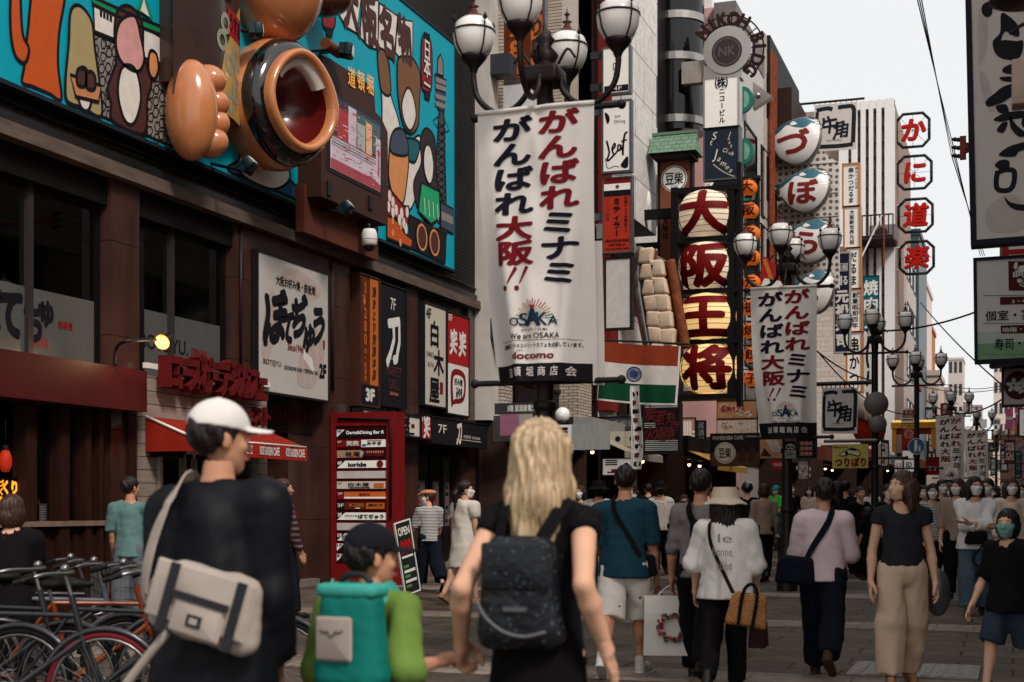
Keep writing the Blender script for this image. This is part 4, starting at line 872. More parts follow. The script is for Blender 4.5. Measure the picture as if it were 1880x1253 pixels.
part('valance', root, P.mb)
mb = MB(); mb.tube([(XA0, ya, zA0), (XA1, ya, zA1)], .02, WHITEP, 6); mb.tube([(XA1, ya, zA1), (XA1, yb2, zA1)], .018, WHITEP, 6); part('frame', root, mb)
# ---------------------------------------------------------------- red tenant directory
YD = atD(660, HY, 23.2).y; xa, xb3 = atY(607, HY, YD).x, atY(724, HY, YD).x; hD = atY(665, 757, YD).z; root = empty('tenant_directory', ((xa + xb3) / 2, YD, gz(YD)), 'tall red cabinet with a stack of lit tenant name plates', 'directory sign'); REDM = M('directory_red', (120, 22, 24), .5, var=.2)
mb = MB(); mb.box((xa, YD + .06, 0), (xb3, YD + .42, hD), REDM)
for a, b in ((xa, xa + .08), (xb3 - .14, xb3)): mb.box((a, YD, 0), (b, YD + .06, hD), REDM)
mb.box((xa + .08, YD, hD - .22), (xb3 - .14, YD + .06, hD), REDM); mb.box((xa + .08, YD, 0), (xb3 - .14, YD + .06, .45), REDM); part('cabinet', root, mb)
rows = [('9F', 'k', 'Darts&Dining Bar R'), ('8F', 'rw', '笑笑'), ('7F', 'tan', '柚庵'), ('6F', 'w', 'ioride'), ('', 'blank', ''), ('4F', 'w2', '白木屋'), ('3F', 'o', '鶏楽苑'), ('3F', 'b', '¥280'), ('2F', 'w', 'ぼてぢゅう'), ('', 'blank', ''), ('1F', 'w', 'ローズガーデン'), ('1F', 'k2', 'カフェ'), ('B1', 'k2', 'ひろば')]
z = hD - .26; rh = (hD - .26 - .47) / len(rows); mfl = {'k': SB, 'rw': DRED, 'tan': M('plate_tan', (170, 140, 112), .5), 'w': LITW, 'blank': M('plate_blank', (180, 172, 166), .5, emit=.08), 'w2': M('sign_check_lit'), 'o': M('plate_orange', (190, 96, 44), .5, emit=.08), 'b': PBR, 'k2': SB}
for fl_, st, tx in rows:
    P = Panel((xa + .1, YD + .03, z - rh + .03), (1, 0, 0), (0, -1, 0), xb3 - xa - .26, rh - .05); P.board(mfl[st], .03, BLK)
    if st in ('k', 'k2'): P.poly([(0, 0), (0, 1), (.16, 1)], LITW, 1); P.fit(fl_, .015, .55, .1, .95, INK, 2, .02); P.fit(tx, .2, .25, .96 if st == 'k' else .6, .8, LITW if st == 'k' else M('rose_letters'), 2, .03)
    elif st == 'w': P.poly([(0, 0), (0, 1), (.17, 1)], INK, 1); P.fit(fl_, .02, .5, .1, .92, LITW, 2, .03); P.fit(tx, .24 if tx[0] == 'i' else .44 if fl_ == '2F' else .12, .2, .6 if tx[0] == 'i' else .95, .75, INK, 2, .05); P.fit('大阪お好み焼', .16, .45, .42, .68, INK, 2, .02) if fl_ == '2F' else None; P.ell(.88, .5, .06, .06, DRED, 2) if fl_ == '6F' else None
    elif st == 'rw': P.rect(.5, 0, 1, 1, LITW, 1); P.fit('笑笑', .2, .2, .45, .85, WHITEP, 2, .05); P.fit('みやき', .62, .25, .9, .7, INK, 2, .05); P.rect(.62, .78, .92, .9, DRED, 2); P.rect(.52, .1, .6, .4, TEALS, 2); P.fit('8F', .02, .6, .1, .9, WHITEP, 2)
    elif st == 'tan': P.rect(.52, 0, 1, 1, INK, 1); P.fit('柚庵', .18, .15, .48, .85, INK, 2, .02); P.rect(.3, .2, .35, .8, ORNG, 3); P.fit('7F', .46, .2, .56, .8, WHITEP, 2); P.fit('なにわ横丁', .6, .15, .97, .55, DRED, 2, .06); [P.ell(.62 + .045 * k, .75, .015, .02, M('rose_letters'), 2) for k in range(8)]
    elif st == 'w2': P.fit('白木屋', .24, .3, .66, .85, INK, 2, .02); P.rect(.26, .1, .68, .2, INK, 2); P.rect(.76, .15, .96, .75, M('plate_orange'), 2); P.fit('4F', .02, .6, .1, .9, INK, 2)
    elif st == 'o': P.rect(0, 0, .15, 1, DRED, 1); P.rect(.15, .08, 1, .3, LITW, 1); P.fit(tx, .46, .42, .68, .85, DRED, 2, .02); P.fit(fl_, .03, .6, .12, .9, LITW, 2)
    elif st == 'b': P.rect(0, 0, .16, 1, INK, 1); P.fit('3F', .02, .35, .14, .8, WHITEP, 2, .03); P.rect(.6, .1, .97, .9, POR, 1); P.fit(tx, .24, .35, .55, .85, POR, 2, .02); P.fit('焼とり', .65, .45, .93, .8, MBRN, 2, .06); P.rect(.38, .1, .48, .25, WHITEP, 2)
    z -= rh; part('name_plate', root, P.mb)
mb = MB(); mb.tube([(xa + .15, YD - .02, hD - .1), (xb3 - .08, YD - .02, hD - .13), (xb3 - .05, YD - .02, hD - .5), (xb3 - .06, YD - .02, 1.2)], .02, M('black_cable', (26, 22, 24), .6), 6); part('cable', root, mb)
# leaning A-board
q = gpt(756, 1094); root = empty('leaning_board', tuple(q), 'narrow leaning menu board on the ground right of the red directory', 'menu board')
P = Panel((q.x - .05, q.y - .1, gz(q.y) + .02), (.35, .9, 0), (.93, -.36, .12), .3, 1.05, roll=.22); P.board(M('aboard_dark', (34, 40, 36), .5), .03, WHITEP); P.fit('OPEN', .1, .82, .9, .93, WHITEP, 2, .03); P.fit('900', .12, .56, .9, .74, RED, 2, .06); P.rect(.1, .5, .9, .53, WHITEP, 2)
for k in range(5): P.rect(.12, .08 + .07 * k, .5 + .4 * (k % 2), .12 + .07 * k, WHITEP if k % 2 else GRN if False else M('menu_green', (90, 130, 80), .6), 2)
part('board', root, P.mb); f = MB(); P.frame(.02, WHITEP, .03, .01, f); part('frame', root, f)
# neon / orange glow things deep in the left bar front
P = wallP(-6, 30, 880, 945, W - .1); OL = M('neon_orange', (235, 150, 40), .4, emit=.8, ecol=(240, 150, 40))
P.vt('づくり', .2, .3, 1, OL, 2, .05); P.fit('くり', .3, .6, 1.0, .95, OL, 2, .06); P.fit('キー', .3, .18, 1.0, .5, OL, 2, .06); sign('bar_sign', 'dark bar sign with glowing orange letters behind the brown haired woman at far left', P, 'sign', mface=M('board_dark'), fr=.02, mfr=FRM)
c = atX(10, 846, W + .1); mb = MB(); mb.lathe([(0, .12), (.04, .11), (.07, .03), (.07, -.05), (.04, -.12), (0, -.13)], c, M('red_lantern_lit', (150, 34, 14), .5, emit=.15, ecol=(230, 60, 20)), 16); mb.cyl(c + V((0, 0, .12)), c + V((0, 0, .17)), .035, m=BLK); mb.tube([c + V((0, 0, .17)), c + V((0, 0, .5))], .006, BLK, 5)
mb.build('paper_lantern', loc=tuple(c), label='small glowing red lantern hanging in the dark bar front', cat='lantern')
# ---------------------------------------------------------------- street lamps with four globes
IRON = M('lamp_iron', (36, 28, 28), .45, .3, bump=.08); GLOBE = M('opal_globe', (244, 238, 232), .28, var=.03, coat=.3, sss=.8); COPPER = M('globe_cap', (92, 52, 44), .45, .3)
LAMP_DIRS = [(1, 0), (-1, 0), (0, 1), (0, -1)]
def make_lamp(loc, label):
    root = empty('street_lamp', loc, label, 'street lamp', 'four globe street lamps along the street'); o = V(loc)
    mb = MB(); mb.lathe([(.16, 0), (.16, .5), (.12, .62), (.085, .8), (.075, 2.4), (.07, 4.7), (.06, 5.05), (.085, 5.06), (.085, 5.16), (.05, 5.2), (.06, 5.3), (.02, 5.42), (0, 5.5)], o, IRON, 16)
    for z in (1.3, 2.2, 2.75): mb.lathe([(.08, z), (.1, z + .02), (.1, z + .07), (.08, z + .09)], o, IRON, 16)
    part('pole', root, mb)
    mb = MB(); mb.obox(o + V((0, 0, 5.02)), (.15, 0, 0), (0, .15, 0), (0, 0, .075), IRON, .03); mb.lathe([(.07, 5.1), (.12, 5.2), (.05, 5.28), (.09, 5.33), (.03, 5.4)], o, IRON, 12); part('hub', root, mb)
    for z in (4.73, 2.45):
        mb = MB(); mb.cyl(o + V((-.62, 0, z)), o + V((.66, 0, z)), .025, m=IRON, n=8); mb.ball(o + V((-.63, 0, z)), .04, IRON, 8, 6); mb.ball(o + V((.67, 0, z)), .04, IRON, 8, 6); part('crossbar', root, mb)
    for dx, dy in LAMP_DIRS:
        d = V((dx, dy, 0)); P = lambda r, z: tuple(o + d * r + V((0, 0, z)))
        mb = MB(); mb.tube(smooth_pts([P(.14, 5.0), P(.17, 4.88), P(.3, 4.77), P(.46, 4.77), P(.6, 4.9), P(.64, 5.06), P(.64, 5.16)], 5), .026, IRON, 8)
        mb.tube(smooth_pts([P(.12, 5.12), P(.2, 5.24), P(.27, 5.16)], 4), [.012] * 9, IRON, 6); part('arm', root, mb)
        g = V(P(.64, 5.42)); gm = MB(); gm.lathe([(.09, -.16), (.132, -.125), (.168, -.05), (.18, .02), (.174, .08), (.152, .13), (.11, .165), (.06, .18)], g, GLOBE, 24); gl = part('globe', root, gm)
        mb = MB(); mb.lathe([(.026, -.30), (.04, -.26), (.085, -.205), (.112, -.172), (.11, -.15), (.09, -.145)], g, IRON, 18); part('globe_cup', gl, mb)
        mb = MB(); mb.lathe([(.182, .045), (.187, .05), (.187, .060), (.181, .065), (.178, .05)], g, IRON, 24)
        for k in range(4):
            t = math.pi / 4 + k * math.pi / 2 + .1; e = V((math.cos(t), math.sin(t), 0))
            mb.tube([g + e * r + V((0, 0, z)) for r, z in ((.11, -.165), (.164, -.08), (.19, .03), (.187, .10))], .008, IRON, 6); mb.lathe([(.0, 0), (.024, .03), (0, .075)], g + e * .19 + V((0, 0, .10)), IRON, 6)
        part('globe_cage', gl, mb)
        mb = MB(); mb.lathe([(.1, .165), (.09, .185), (.05, .2), (.03, .24), (.018, .26), (.045, .272), (.012, .285), (.01, .33), (.028, .335), (.008, .36), (0, .40)], g, COPPER, 14); part('finial', gl, mb)
    return root
lamps = [(1000, 12.0), (1445, 21.7), (1606, 30.9), (1683, 39.2), (1746, 52.7), (1793, 62.6), (1829, 78.0)]
lpos = [atD(px, HY, D) for px, D in lamps]
lbl = ['nearest street lamp, its four white globes above the big front banner', 'second street lamp, globes in front of the blowfish signs', 'third street lamp, tall bare pole without a banner beside round plates', 'fourth street lamp, the bare one carrying a round blue sign', 'far street lamp holding the left of the two small distant banners', 'far street lamp holding the right of the two small distant banners', 'farthest street lamp, small and banner-less near the far buildings']
base = make_lamp((lpos[0].x, lpos[0].y, 0), lbl[0])
for p, lb in zip(lpos[1:], lbl[1:]):
    r = base.copy(); COL.objects.link(r); r.location = (p.x, p.y, 0); r['label'] = lb
    for ch in [o for o in bpy.data.objects if o.parent == base]:
        c = ch.copy(); COL.objects.link(c); c.parent = r
        for g in [o for o in bpy.data.objects if o.parent == ch]: d = g.copy(); COL.objects.link(d); d.parent = c
# ---------------------------------------------------------------- street banners
CLOTH = M('banner_cloth', (230, 221, 213), .85, var=.05, scale=3); BRED = M('banner_red', (120, 24, 32), .85); BINK = M('banner_ink', (28, 24, 38), .85); BBAND = M('banner_black', (30, 25, 30), .85)
OSC = [M('logo_red', (150, 50, 44), .8), M('logo_gold', (196, 150, 84), .8), M('logo_green', (30, 122, 84), .8), M('logo_navy', (30, 46, 74), .8)]
def banner(p, big, label, w=1.02, sway=0, drop=2.28, seed=0):
    o = V((p.x - w / 2 - .03, p.y - .17, 4.72 - drop)); h = drop
    def fn(u, v, off):
        a = 1 - v / h; t = u / w
        x = u + a * a * .13 * (1 - t) - a * .02 * t + sway * a * a
        y = -.17 * a ** 1.3 * math.cos((t - .5) * 5.4) + .028 * math.exp(-((t - .52) / .045) ** 2) * math.sin(v * 9 + seed) * (1 - a * .5) - .10 * a * math.exp(-((t - .10 - .24 * a) / .08) ** 2) - .11 * a * math.exp(-((t - .92 + .20 * a) / .07) ** 2) + .02 * a * math.sin(19 * t + 2 * v + seed) + .012 * math.sin(7 * t + 3 * v + seed)
        return o + V((x, y - off, v - .012 * math.sin(t * math.pi) * a))
    P = Panel(o, (1, 0, 0), (0, -1, 0), w, h, fn=fn, maxe=.05); P.st = .0035
    root = empty('street_banner', (p.x, p.y, 4.7), label, 'banner', 'street banners hung from the lamps')
    n, m_ = 34, 44; mb = MB(); mb.add([fn(w * i / n, h * j / m_, 0) for j in range(m_ + 1) for i in range(n + 1)], [(j * (n + 1) + i, j * (n + 1) + i + 1, (j + 1) * (n + 1) + i + 1, (j + 1) * (n + 1) + i) for j in range(m_) for i in range(n)], CLOTH, True)
    mb.tube([fn(w * i / 10, h, .0) for i in range(11)], .022, CLOTH, 8)
    part('cloth', root, mb)
    k = 1.42; top = .975; ph = .0915 if big else .105; vL = lambda i: top - ph * (i + .5)
    for i, c in enumerate('がんばれ大阪'): P.ch(c, .30 + .006 * i, vL(i), .21 if big else .225, BINK if i < 4 else BRED, 2, .04, k * 1.2, shear=.05)
    for i, c in enumerate('がんばれミナミ'): P.ch(c, .70 + .004 * i, vL(i) + .012, .21 if big else .225, BRED if i < 4 else BINK, 2, .04, k * 1.2, shear=.05)
    ve = vL(6)
    for du in (0, .11): P.poly([(.25 + du, ve - .022), (.265 + du, ve - .02), (.35 + du, ve + .035), (.32 + du, ve + .042)], BRED, 2); P.ell(.232 + du, ve - .038, .022, .022, BRED, 2)
    c0, c1 = (.50, .225) if big else (.52, .165); r0 = .19 if big else .2                # sunburst and word mark
    for i in range(19):
        t = math.pi * (i + .5) / 19; cc = OSC[0 if 4 < i < 14 else 1 if 1 < i < 17 else 2]; a, b = r0 * .55, r0 * (.92 if i % 2 else .84)
        P.stroke([(c0 + a * math.cos(t) / w, c1 + a * math.sin(t) / h), (c0 + b * math.cos(t) / w, c1 + b * math.sin(t) / h)], .007, cc, 2)
    for i in range(24):
        t = math.pi * (i + .5) / 24; P.stroke([(c0 + .06 * math.cos(t) / w, c1 + .06 * math.sin(t) / h), (c0 + .1 * math.cos(t) / w, c1 + .1 * math.sin(t) / h)], .003, OSC[2], 2)
    for i, c in enumerate('OSAKA'):
        u = c0 + (i - 2) * .088; hh = [.03, .045, .058, .045, .035][i]; v = c1 - .022
        P.fit(c, u - (.05 if c != 'A' or i != 2 else .065), v, u + (.033 if i != 2 else .065), v + hh, OSC[3], 3, .01 if i != 2 else .05)
        P.rect(u - .05, v + hh * .45, u + .035, v + hh * .52, OSC[2], 2.2) if i in (0, 4) else None
    P.poly([(c0 - .02, c1 + .036), (c0 + .02, c1 + .036), (c0 + .026, c1 + .05), (c0 - .026, c1 + .05)], OSC[0], 4)
    P.fit('がんばろう日本!', c0 - .12, c1 - .043, c0 + .12, c1 - .033, BINK, 2, .01); P.fit('We are OSAKA', c0 - .23, c1 - .07, c0 + .23, c1 - .05, BINK, 2, .01)
    if big:
        P.rect(.12, .148, .9, .1495, BINK, 2); P.fit('道頓堀エンタメストリートカフェを応援しています。', .14, .122, .9, .139, BINK, 2, .02)
        P.fit('docomo', .28, .082, .68, .106, BRED, 2, .03); P.fit('NTT', .34, .11, .39, .115, BRED, 2, .02); bh = .064
    else: bh = .10
    P.rect(0.02 if big else 0, 0, .97 if big else 1, bh, BBAND, 2); txt = '道頓堀商店会'
    for i, c in enumerate(txt): P.ch(c, .22 + .118 * i, bh / 2 + .003, .085 if big else .1, CLOTH, 3.5, .008, .95)
    part('printing', root, P.mb)
    if big:
        mb = MB(); m2, n2 = 20, 4; q = lambda i, j: fn(w * (.93 + .09 * i / n2), h * (-.012 + .52 * j / m2), -.05) + V((.03, 0, 0))
        mb.add([q(i, j) for j in range(m2 + 1) for i in range(n2 + 1)], [(j * (n2 + 1) + i, j * (n2 + 1) + i + 1, (j + 1) * (n2 + 1) + i + 1, (j + 1) * (n2 + 1) + i) for j in range(m2) for i in range(n2)], CLOTH, True); part('side_flap', root, mb)
    return root
banner(lpos[0], True, 'largest nearest white banner with red and black Japanese letters and a red telephone company word')
banner(lpos[1], False, 'middle white banner hung from the second lamp under the blowfish signs', w=1.0, seed=2)
banner(lpos[4], False, 'small white banner, left of the two far ones', w=1.02, drop=2.6, seed=1)
banner(lpos[5], False, 'smaller white banner, partly behind the left far one', w=1.0, drop=2.7, sway=.12, seed=3)
# ---------------------------------------------------------------- projecting signs along the left side
def projP(xl, xr, yt, yb, X, **k): return faceP(xl, xr, yt, yb, Yx((xl + xr) / 2, X), **k)
def bracket(P, X, zs, m=None, th=.09, mw=W):
    """arms from the sign back to the building wall"""
    mb = MB()
    for f in zs: z = P.pt(0, f * P.h).z; y = P.O.y + .12; mb.box((mw, y - .05, z - th), (P.O.x, y + .05, z + th), m or STEEL)
    return ('bracket', mb)
def psign(name, label, P, mface, mfr=None, fr=.05, t=.22, br=(.2, .8), bm=None, cat='sign', group=None, mside=None):
    return sign(name, label, P, cat, group, fr, mfr, mface, t, mside or mfr, [bracket(P, W, br, bm)] if br else None)
P = projP(918, 997, -40, 146, -9.9); P.rect(0, 0, .72, 1, PBR, .5); P.rect(.72, 0, 1, 1, POR, .6)
for c_, v, s_ in (('8', .30, .52), ('0', .14, .52), ('2', .52, .52), ('¥', .8, .5)): P.ch(c_, .36, v, s_, POR, 2, .04, 1.0)
P.fit('均一', .1, .05, .6, .10, POR, 2, .02); P.fit('(税別)', .14, .012, .56, .035, M('rose_letters'), 2); P.vt('焼とり鳥', .86, .2, 1.0, MBRN, 2, .06, .8)
psign('price_sign', 'brown and orange price sign behind the globes of the nearest lamp', P, PBR, STEEL, .05)
P = projP(918, 996, 152, 232, -9.9); psign('blank_sign', 'blank pale sign cabinet directly under the brown price sign behind the front lamp', P, M('blank_pale', (206, 206, 206), .4), STEEL, .04, br=(.5,))
P = projP(1108, 1155, 88, 170, -9.4); P.vt('サロン', .5, .22, .96, INK, 2, .0, .9); P.rect(.03, .02, .97, .16, INK, 1); P.fit('4F', .38, .045, .72, .135, WHITEP, 2)
psign('salon_sign', 'small white sign with three black letters over a black 4F strip', P, LITW, STEEL, .04, br=(.18, .9), bm=M('bracket_grey'))
P = projP(1108, 1156, 188, 314, -9.4); bw = lambda x, y: (x + .12 * math.sin(5 * y), y)
P.curve([(.12, .45), (.22, .28), (.15, .18), (.2, .16), (.42, .24)], .05, INK); P.curve([(.32, .3), (.45, .36), (.42, .40), (.33, .32), (.42, .24), (.55, .3)], .045, INK); P.curve([(.64, .38), (.56, .36), (.56, .29), (.64, .31), (.66, .37), (.69, .29)], .045, INK); P.curve([(.92, .55), (.82, .52), (.76, .38), (.74, .22)], .055, INK); P.stroke([(.68, .42), (.9, .44)], .04, INK)
P.fit('Dining', .42, .68, .84, .74, INK, 2); P.fit('創作', .44, .77, .66, .81, INK, 2)
for q in ([(.15, .98), (.5, .99), (.85, .97), (.7, .91), (.5, .95), (.3, .92)], [(.05, .86), (.2, .82), (.24, .74), (.14, .7)], [(.66, .08), (.92, .2), (.94, .05), (.8, .03)]): P.blob(q, INK, 2)
P.curve([(.08, .2), (.14, .06), (.3, .05), (.44, .07), (.6, .05)], .02, INK)
psign('dining_sign', 'white sign with leaf ornaments and Leaf in looping black script', P, LITW, STEEL, .05, br=(.9,))
P = projP(1109, 1158, 328, 462, -9.4); ORS = M('sign_vermilion', (176, 52, 34), .5); P.rect(0, .84, 1, .93, LITW, 1); P.rect(0, .93, 1, 1, DRED, 1); P.rect(0, .76, 1, .84, INK, 1)
for k in range(8): t = k * math.pi / 4; P.stroke([(.5, .885), (.5 + .08 * math.cos(t), .885 + .03 * math.sin(t))], .02, DRED, 2)
P.vt('ミティラー', .48, .2, .74, INK, 2, .04, 1.1); P.vt('本格インド料理店2F', .82, .24, .75, INK, 2, .02, 1); P.vt('インド料理', .14, .42, .74, M('sign_dull_red', (120, 40, 30), .5), 2, .0, .9); P.fit('INDIAN RESTAURANT&BAR', .06, .13, .94, .17, INK, 2, .02); P.fit('MITHILA', .2, .075, .8, .11, INK, 2, .02); P.fit('TEL 06-6484-2489', .06, .025, .94, .05, INK, 2, .02)
psign('curry_sign', 'vermilion sign with black letters under a red, white and black stripe', P, ORS, STEEL, .04, br=(.5,))
P = projP(1113, 1157, 476, 602, -9.4); psign('blank_sign', 'blank white upright sign cabinet under the vermilion sign', P, M('blank_white', (200, 196, 194), .5), BLK, .05, br=(.1,))
# giant dumpling plate
Yg = Yx(1215, -8.9); a = atY(1172, 455, Yg); zt_, zb_ = a.z, atY(1230, 640, Yg).z; root = empty('dumpling_plate', (a.x, Yg, zb_), 'giant silver plate with two rows of browned dumplings hung upright', 'sign'); 
GYO = M('dumpling_skin', (206, 176, 148), .5, var=.35, scale=5, col2=(222, 200, 178), bump=.3); GYB = M('dumpling_brown', (120, 66, 40), .5, var=.4); PLT = M('plate_silver', (176, 172, 168), .25, .7, stretch=(1, 1, .4))
ln = [atY(x, y, Yg) for x, y in ((1182, 456), (1172, 480), (1172, 520), (1177, 560), (1184, 600), (1192, 640))]
mb = MB(); q = smooth_pts([tuple(p) for p in ln], 5); mb.tube(q, .16, PLT, 14); part('plate_rim', root, mb)
mb = MB(); rt = [atY(x, y, Yg) for x, y in ((1224, 478), (1232, 520), (1238, 560), (1246, 600), (1252, 640))]; pl = [p + V((0, .18, 0)) for p in ln] + [p + V((0, .18, 0)) for p in rt[::-1]]; mb.prism(pl, (0, .12, 0), PLT); part('plate', root, mb)
mb = MB(); mb.tube(smooth_pts([tuple(p + V((.08, .05, 0))) for p in rt], 4), .14, GYB, 10); part('browned_edge', root, mb)
rnd = random.Random(5)
for col, (xa, xb_, y0, y1, n) in enumerate(((1187, 1212, 458, 660, 7), (1207, 1236, 480, 668, 6))):
    for i in range(n):
        t = (i + .5) / n; c = atY(xa + (xb_ - xa) * t, y0 + (y1 - y0) * t, Yg); hh = (y1 - y0) / n / 2 / FPX * Yg * .97
        vs = []; N = 10; mb = MB(); ex = V((.19 + .02 * rnd.random(), 0, .02 * rnd.uniform(-1, 1))); ez = V((.05 * rnd.uniform(-1, 1), 0, hh * 1.05)); ey = V((0, .26, 0))
        mb.obox(c + V((0, -.05, 0)), ex, ez, ey, GYO, .07); mb.obox(c + V((.0, .1, 0)), ex * 1.03, ez * .96, ey * .9, GYB, .05); part('dumpling', root, mb)
# shrine-like cafe sign
Ym = Yx(1238, -9.0); P = faceP(1212, 1267, 292, 475, Ym); WD = M('sign_wood', (122, 72, 52), .6, var=.2, stretch=(8, 1, .8), scale=4)
P.ell(.47, .80, .37, .37, LITW, 1); P.ring(.47, .80, .34, .03, INK, 2)
P.fit('豆', .18, .745, .46, .86, INK, 3, .02); P.fit('柴', .48, .745, .76, .86, INK, 3, .02); P.fit('CAFE', .38, .712, .58, .728, INK, 3)
P.vt('大阪店', .18, .2, .42, INK, 2, .02); P.vt('カフェ', .44, .1, .3, INK, 2)
root = psign('cafe_sign', 'wooden board sign with a white round crest under a small green tiled roof', P, WD, M('sign_dark_wood', (36, 26, 26), .6), .07, .3, br=(.15,), bm=BLK)
GRT = M('green_copper_tiles', (112, 140, 118), .6, var=.2, kind='tile', p=(.22, .13, .008, 'xz'), col2=(62, 84, 72), bump=.5); a = atY(1193, 286, Ym - .3); b = atY(1281, 240, Ym - .3); mb = MB()
mb.add([(a.x, Ym - .55, a.z), (b.x, Ym - .55, a.z), (b.x - .08, Ym - .1, b.z), (a.x + .03, Ym - .1, b.z), (a.x, Ym + .45, a.z), (b.x, Ym + .45, a.z), (b.x - .08, Ym, b.z), (a.x + .03, Ym, b.z)], [(0, 1, 2, 3), (4, 7, 6, 5), (2, 6, 7, 3), (0, 3, 7, 4), (1, 5, 6, 2)], GRT); mb.box((a.x + .02, Ym - .14, b.z), (b.x - .07, Ym + .04, b.z + .08), M('ridge_green', (96, 124, 104), .6))
mb.box((a.x + .12, Ym - .45, a.z - .14), (b.x - .12, Ym + .35, a.z - .02), M('sign_dark_wood')); part('tiled_roof', root, mb)
mb = MB(); mb.cyl((P.O.x - .45, Ym - .05, 11.3), (P.O.x - .45, Ym + .0, 11.3), .01, m=BLK); c = atY(1178, 372, Ym); 
mb = MB(); mb.lathe([(0, 0), (.42, .0), (.42, .06), (.36, .07), (0, .07)], c, LITW, 24, sx=1, sy=1, axis=(-.6, -.75, 0)); part('side_crest', root, mb)
# ---------------------------------------------------------------- the four great lanterns
YL = Yx(1300, -7.9); LBOX = [(1297, 396, 54, 48), (1298, 491, 53, 48), (1300, 584, 54, 48), (1303, 677, 55, 48)]
LANT = M('lantern_paper_lit', (226, 196, 150), .6, var=.06, scale=3, emit=.36, ecol=(255, 206, 130)); LANT1 = M('lantern_paper_pale', (230, 212, 188), .6, var=.06, scale=3, emit=.16, ecol=(255, 226, 190)); LRED = M('lantern_red', (112, 12, 14), .5); LRIB = M('lantern_rib', (40, 26, 22), .6)
a = atY(1238, 350, YL); b = atY(1358, 733, YL); root = empty('lantern_sign', (b.x, YL, b.z), 'tall black frame holding four large lit lanterns with red characters', 'lantern sign')
mb = MB(); FRB = M('frame_black', (22, 18, 20), .5)
for x in (a.x + .08, b.x - .18): mb.box((x - .1, YL - .35, b.z), (x + .1, YL + .35, a.z), FRB)
mb.box((b.x - .05, YL - .2, b.z - .2), (b.x + .07, YL + .2, a.z + .6), FRB)
for py in (352, 443, 538, 630, 730): z = atY(1300, py, YL).z; mb.box((a.x, YL - .36, z - .07), (b.x, YL + .36, z + .07), FRB)
part('frame', root, mb)
for py in (386, 500, 715): mb = MB(); z = atY(1300, py, YL).z; mb.box((W + .3, YL, z - .13), (a.x, YL + .2, z + .13), FRB); part('bracket', root, mb)
for i, (px, py, rx, rz) in enumerate(LBOX):
    c = atY(px, py, YL); s_ = (c - CAM).dot(V((-sN, cS, 0))) / FPX; RX, RZ, RY = rx * s_, rz * s_, .68
    mb = MB(); prof = [(RX * math.cos(t) ** .8 if math.cos(t) > 0 else 0, RZ * math.sin(t)) for t in np.linspace(-1.22, 1.22, 22)]; mb.lathe([(prof[0][0] * .6, prof[0][1])] + prof + [(prof[-1][0] * .6, prof[-1][1])], c, LANT1 if i < 2 else LANT, 36, sy=RY / RX); lp = part('lantern', root, mb)
    mb = MB()
    for k in range(1, 9):
        z = RZ * (-.94 + 1.88 * k / 9); r = RX * max(0, math.cos(math.asin(max(-1, min(1, z / RZ))))) ** .8 + .006
        mb.tube([c + V((r * math.cos(t), r * RY / RX * math.sin(t), z)) for t in np.linspace(0, 2 * math.pi, 33)[:-1]], .007, LRIB, 5, True)
    for t in (-2.6, -.55): mb.tube([c + V(((rr + .008) * math.cos(t), (rr + .008) * RY / RX * math.sin(t), z)) for rr, z in prof], .012, LRIB, 5)
    part('rib', lp, mb)
    def fn(u, v, o, c=c, RX=RX, RZ=RZ):
        x, z = u - RX, v - RZ; zz = max(-.985, min(.985, z / RZ)); r = RX * math.cos(math.asin(zz)) ** .8; x = max(-.97 * r, min(.97 * r, x)); y = math.sqrt(max(0, r * r - x * x)) * RY / RX
        k = 1 + (o + .02) / max(.3, r); return c + V((x * k, -y * k, z))
    P = Panel(c - V((RX, 0, RZ)), (1, 0, 0), (0, -1, 0), 2 * RX, 2 * RZ, fn=fn, maxe=.09); P.ch('大阪王将'[i], .5, .5, 1.72 * RZ, LRED, 1, .045, 1.1); part('character', lp, P.mb)
# small orange lantern column
OLN = M('orange_lantern', (206, 104, 36), .5, emit=.15, ecol=(230, 110, 30)); root0 = None
for i, (px, py, c_) in enumerate(((1374, 346, '大'), (1377, 388, '阪'), (1380, 430, '名'), (1380, 474, '物'), (1380, 520, '元'), (1379, 566, '祖'), (1379, 608, '焼'), (1381, 652, '餃'), (1382, 696, '子'))):
    YS = YL + .6; c = atY(px, py, YS); r = 15.5 * (c - CAM).length / FPX; root = empty('small_lantern', tuple(c), ['topmost', 'second', 'third', 'fourth', 'fifth', 'sixth', 'seventh', 'eighth', 'lowest'][i] + ' small orange lantern in the column beside the great lanterns', 'lantern', 'small orange lanterns in a column')
    mb = MB(); mb.lathe([(r * .5, -r * .92)] + [(r * 1.03 * math.cos(t), r * .95 * math.sin(t)) for t in np.linspace(-1.15, 1.15, 12)] + [(r * .5, r * .92)], c, OLN, 24); part('body', root, mb)
    mb = MB(); mb.lathe([(r * .5, r * .9), (r * .5, r * 1.05), (0, r * 1.06)], c, BLK, 14); mb.lathe([(0, -r * 1.1), (r * .45, -r * 1.05), (r * .45, -r * .9)], c, BLK, 14); mb.box((b.x - .02, YS - .03, c.z + r * 1.08), (c.x + r * 1.2, YS + .03, c.z + r * 1.2), BLK); part('rim', root, mb)
    def fn(u, v, o, c=c, r=r):
        x, z = u - r, v - r; y = math.sqrt(max(.02, r * r * 1.06 - x * x - z * z)); return c + V((x, -y - .02 - o, z * .95))
    P = Panel(c - V((r, 0, r)), (1, 0, 0), (0, -1, 0), 2 * r, 2 * r, fn=fn, maxe=.07); P.ch(c_, .5, .52, 1.4 * r, M('wine_letters', (84, 22, 26), .5), 1, .03); part('character', root, P.mb)
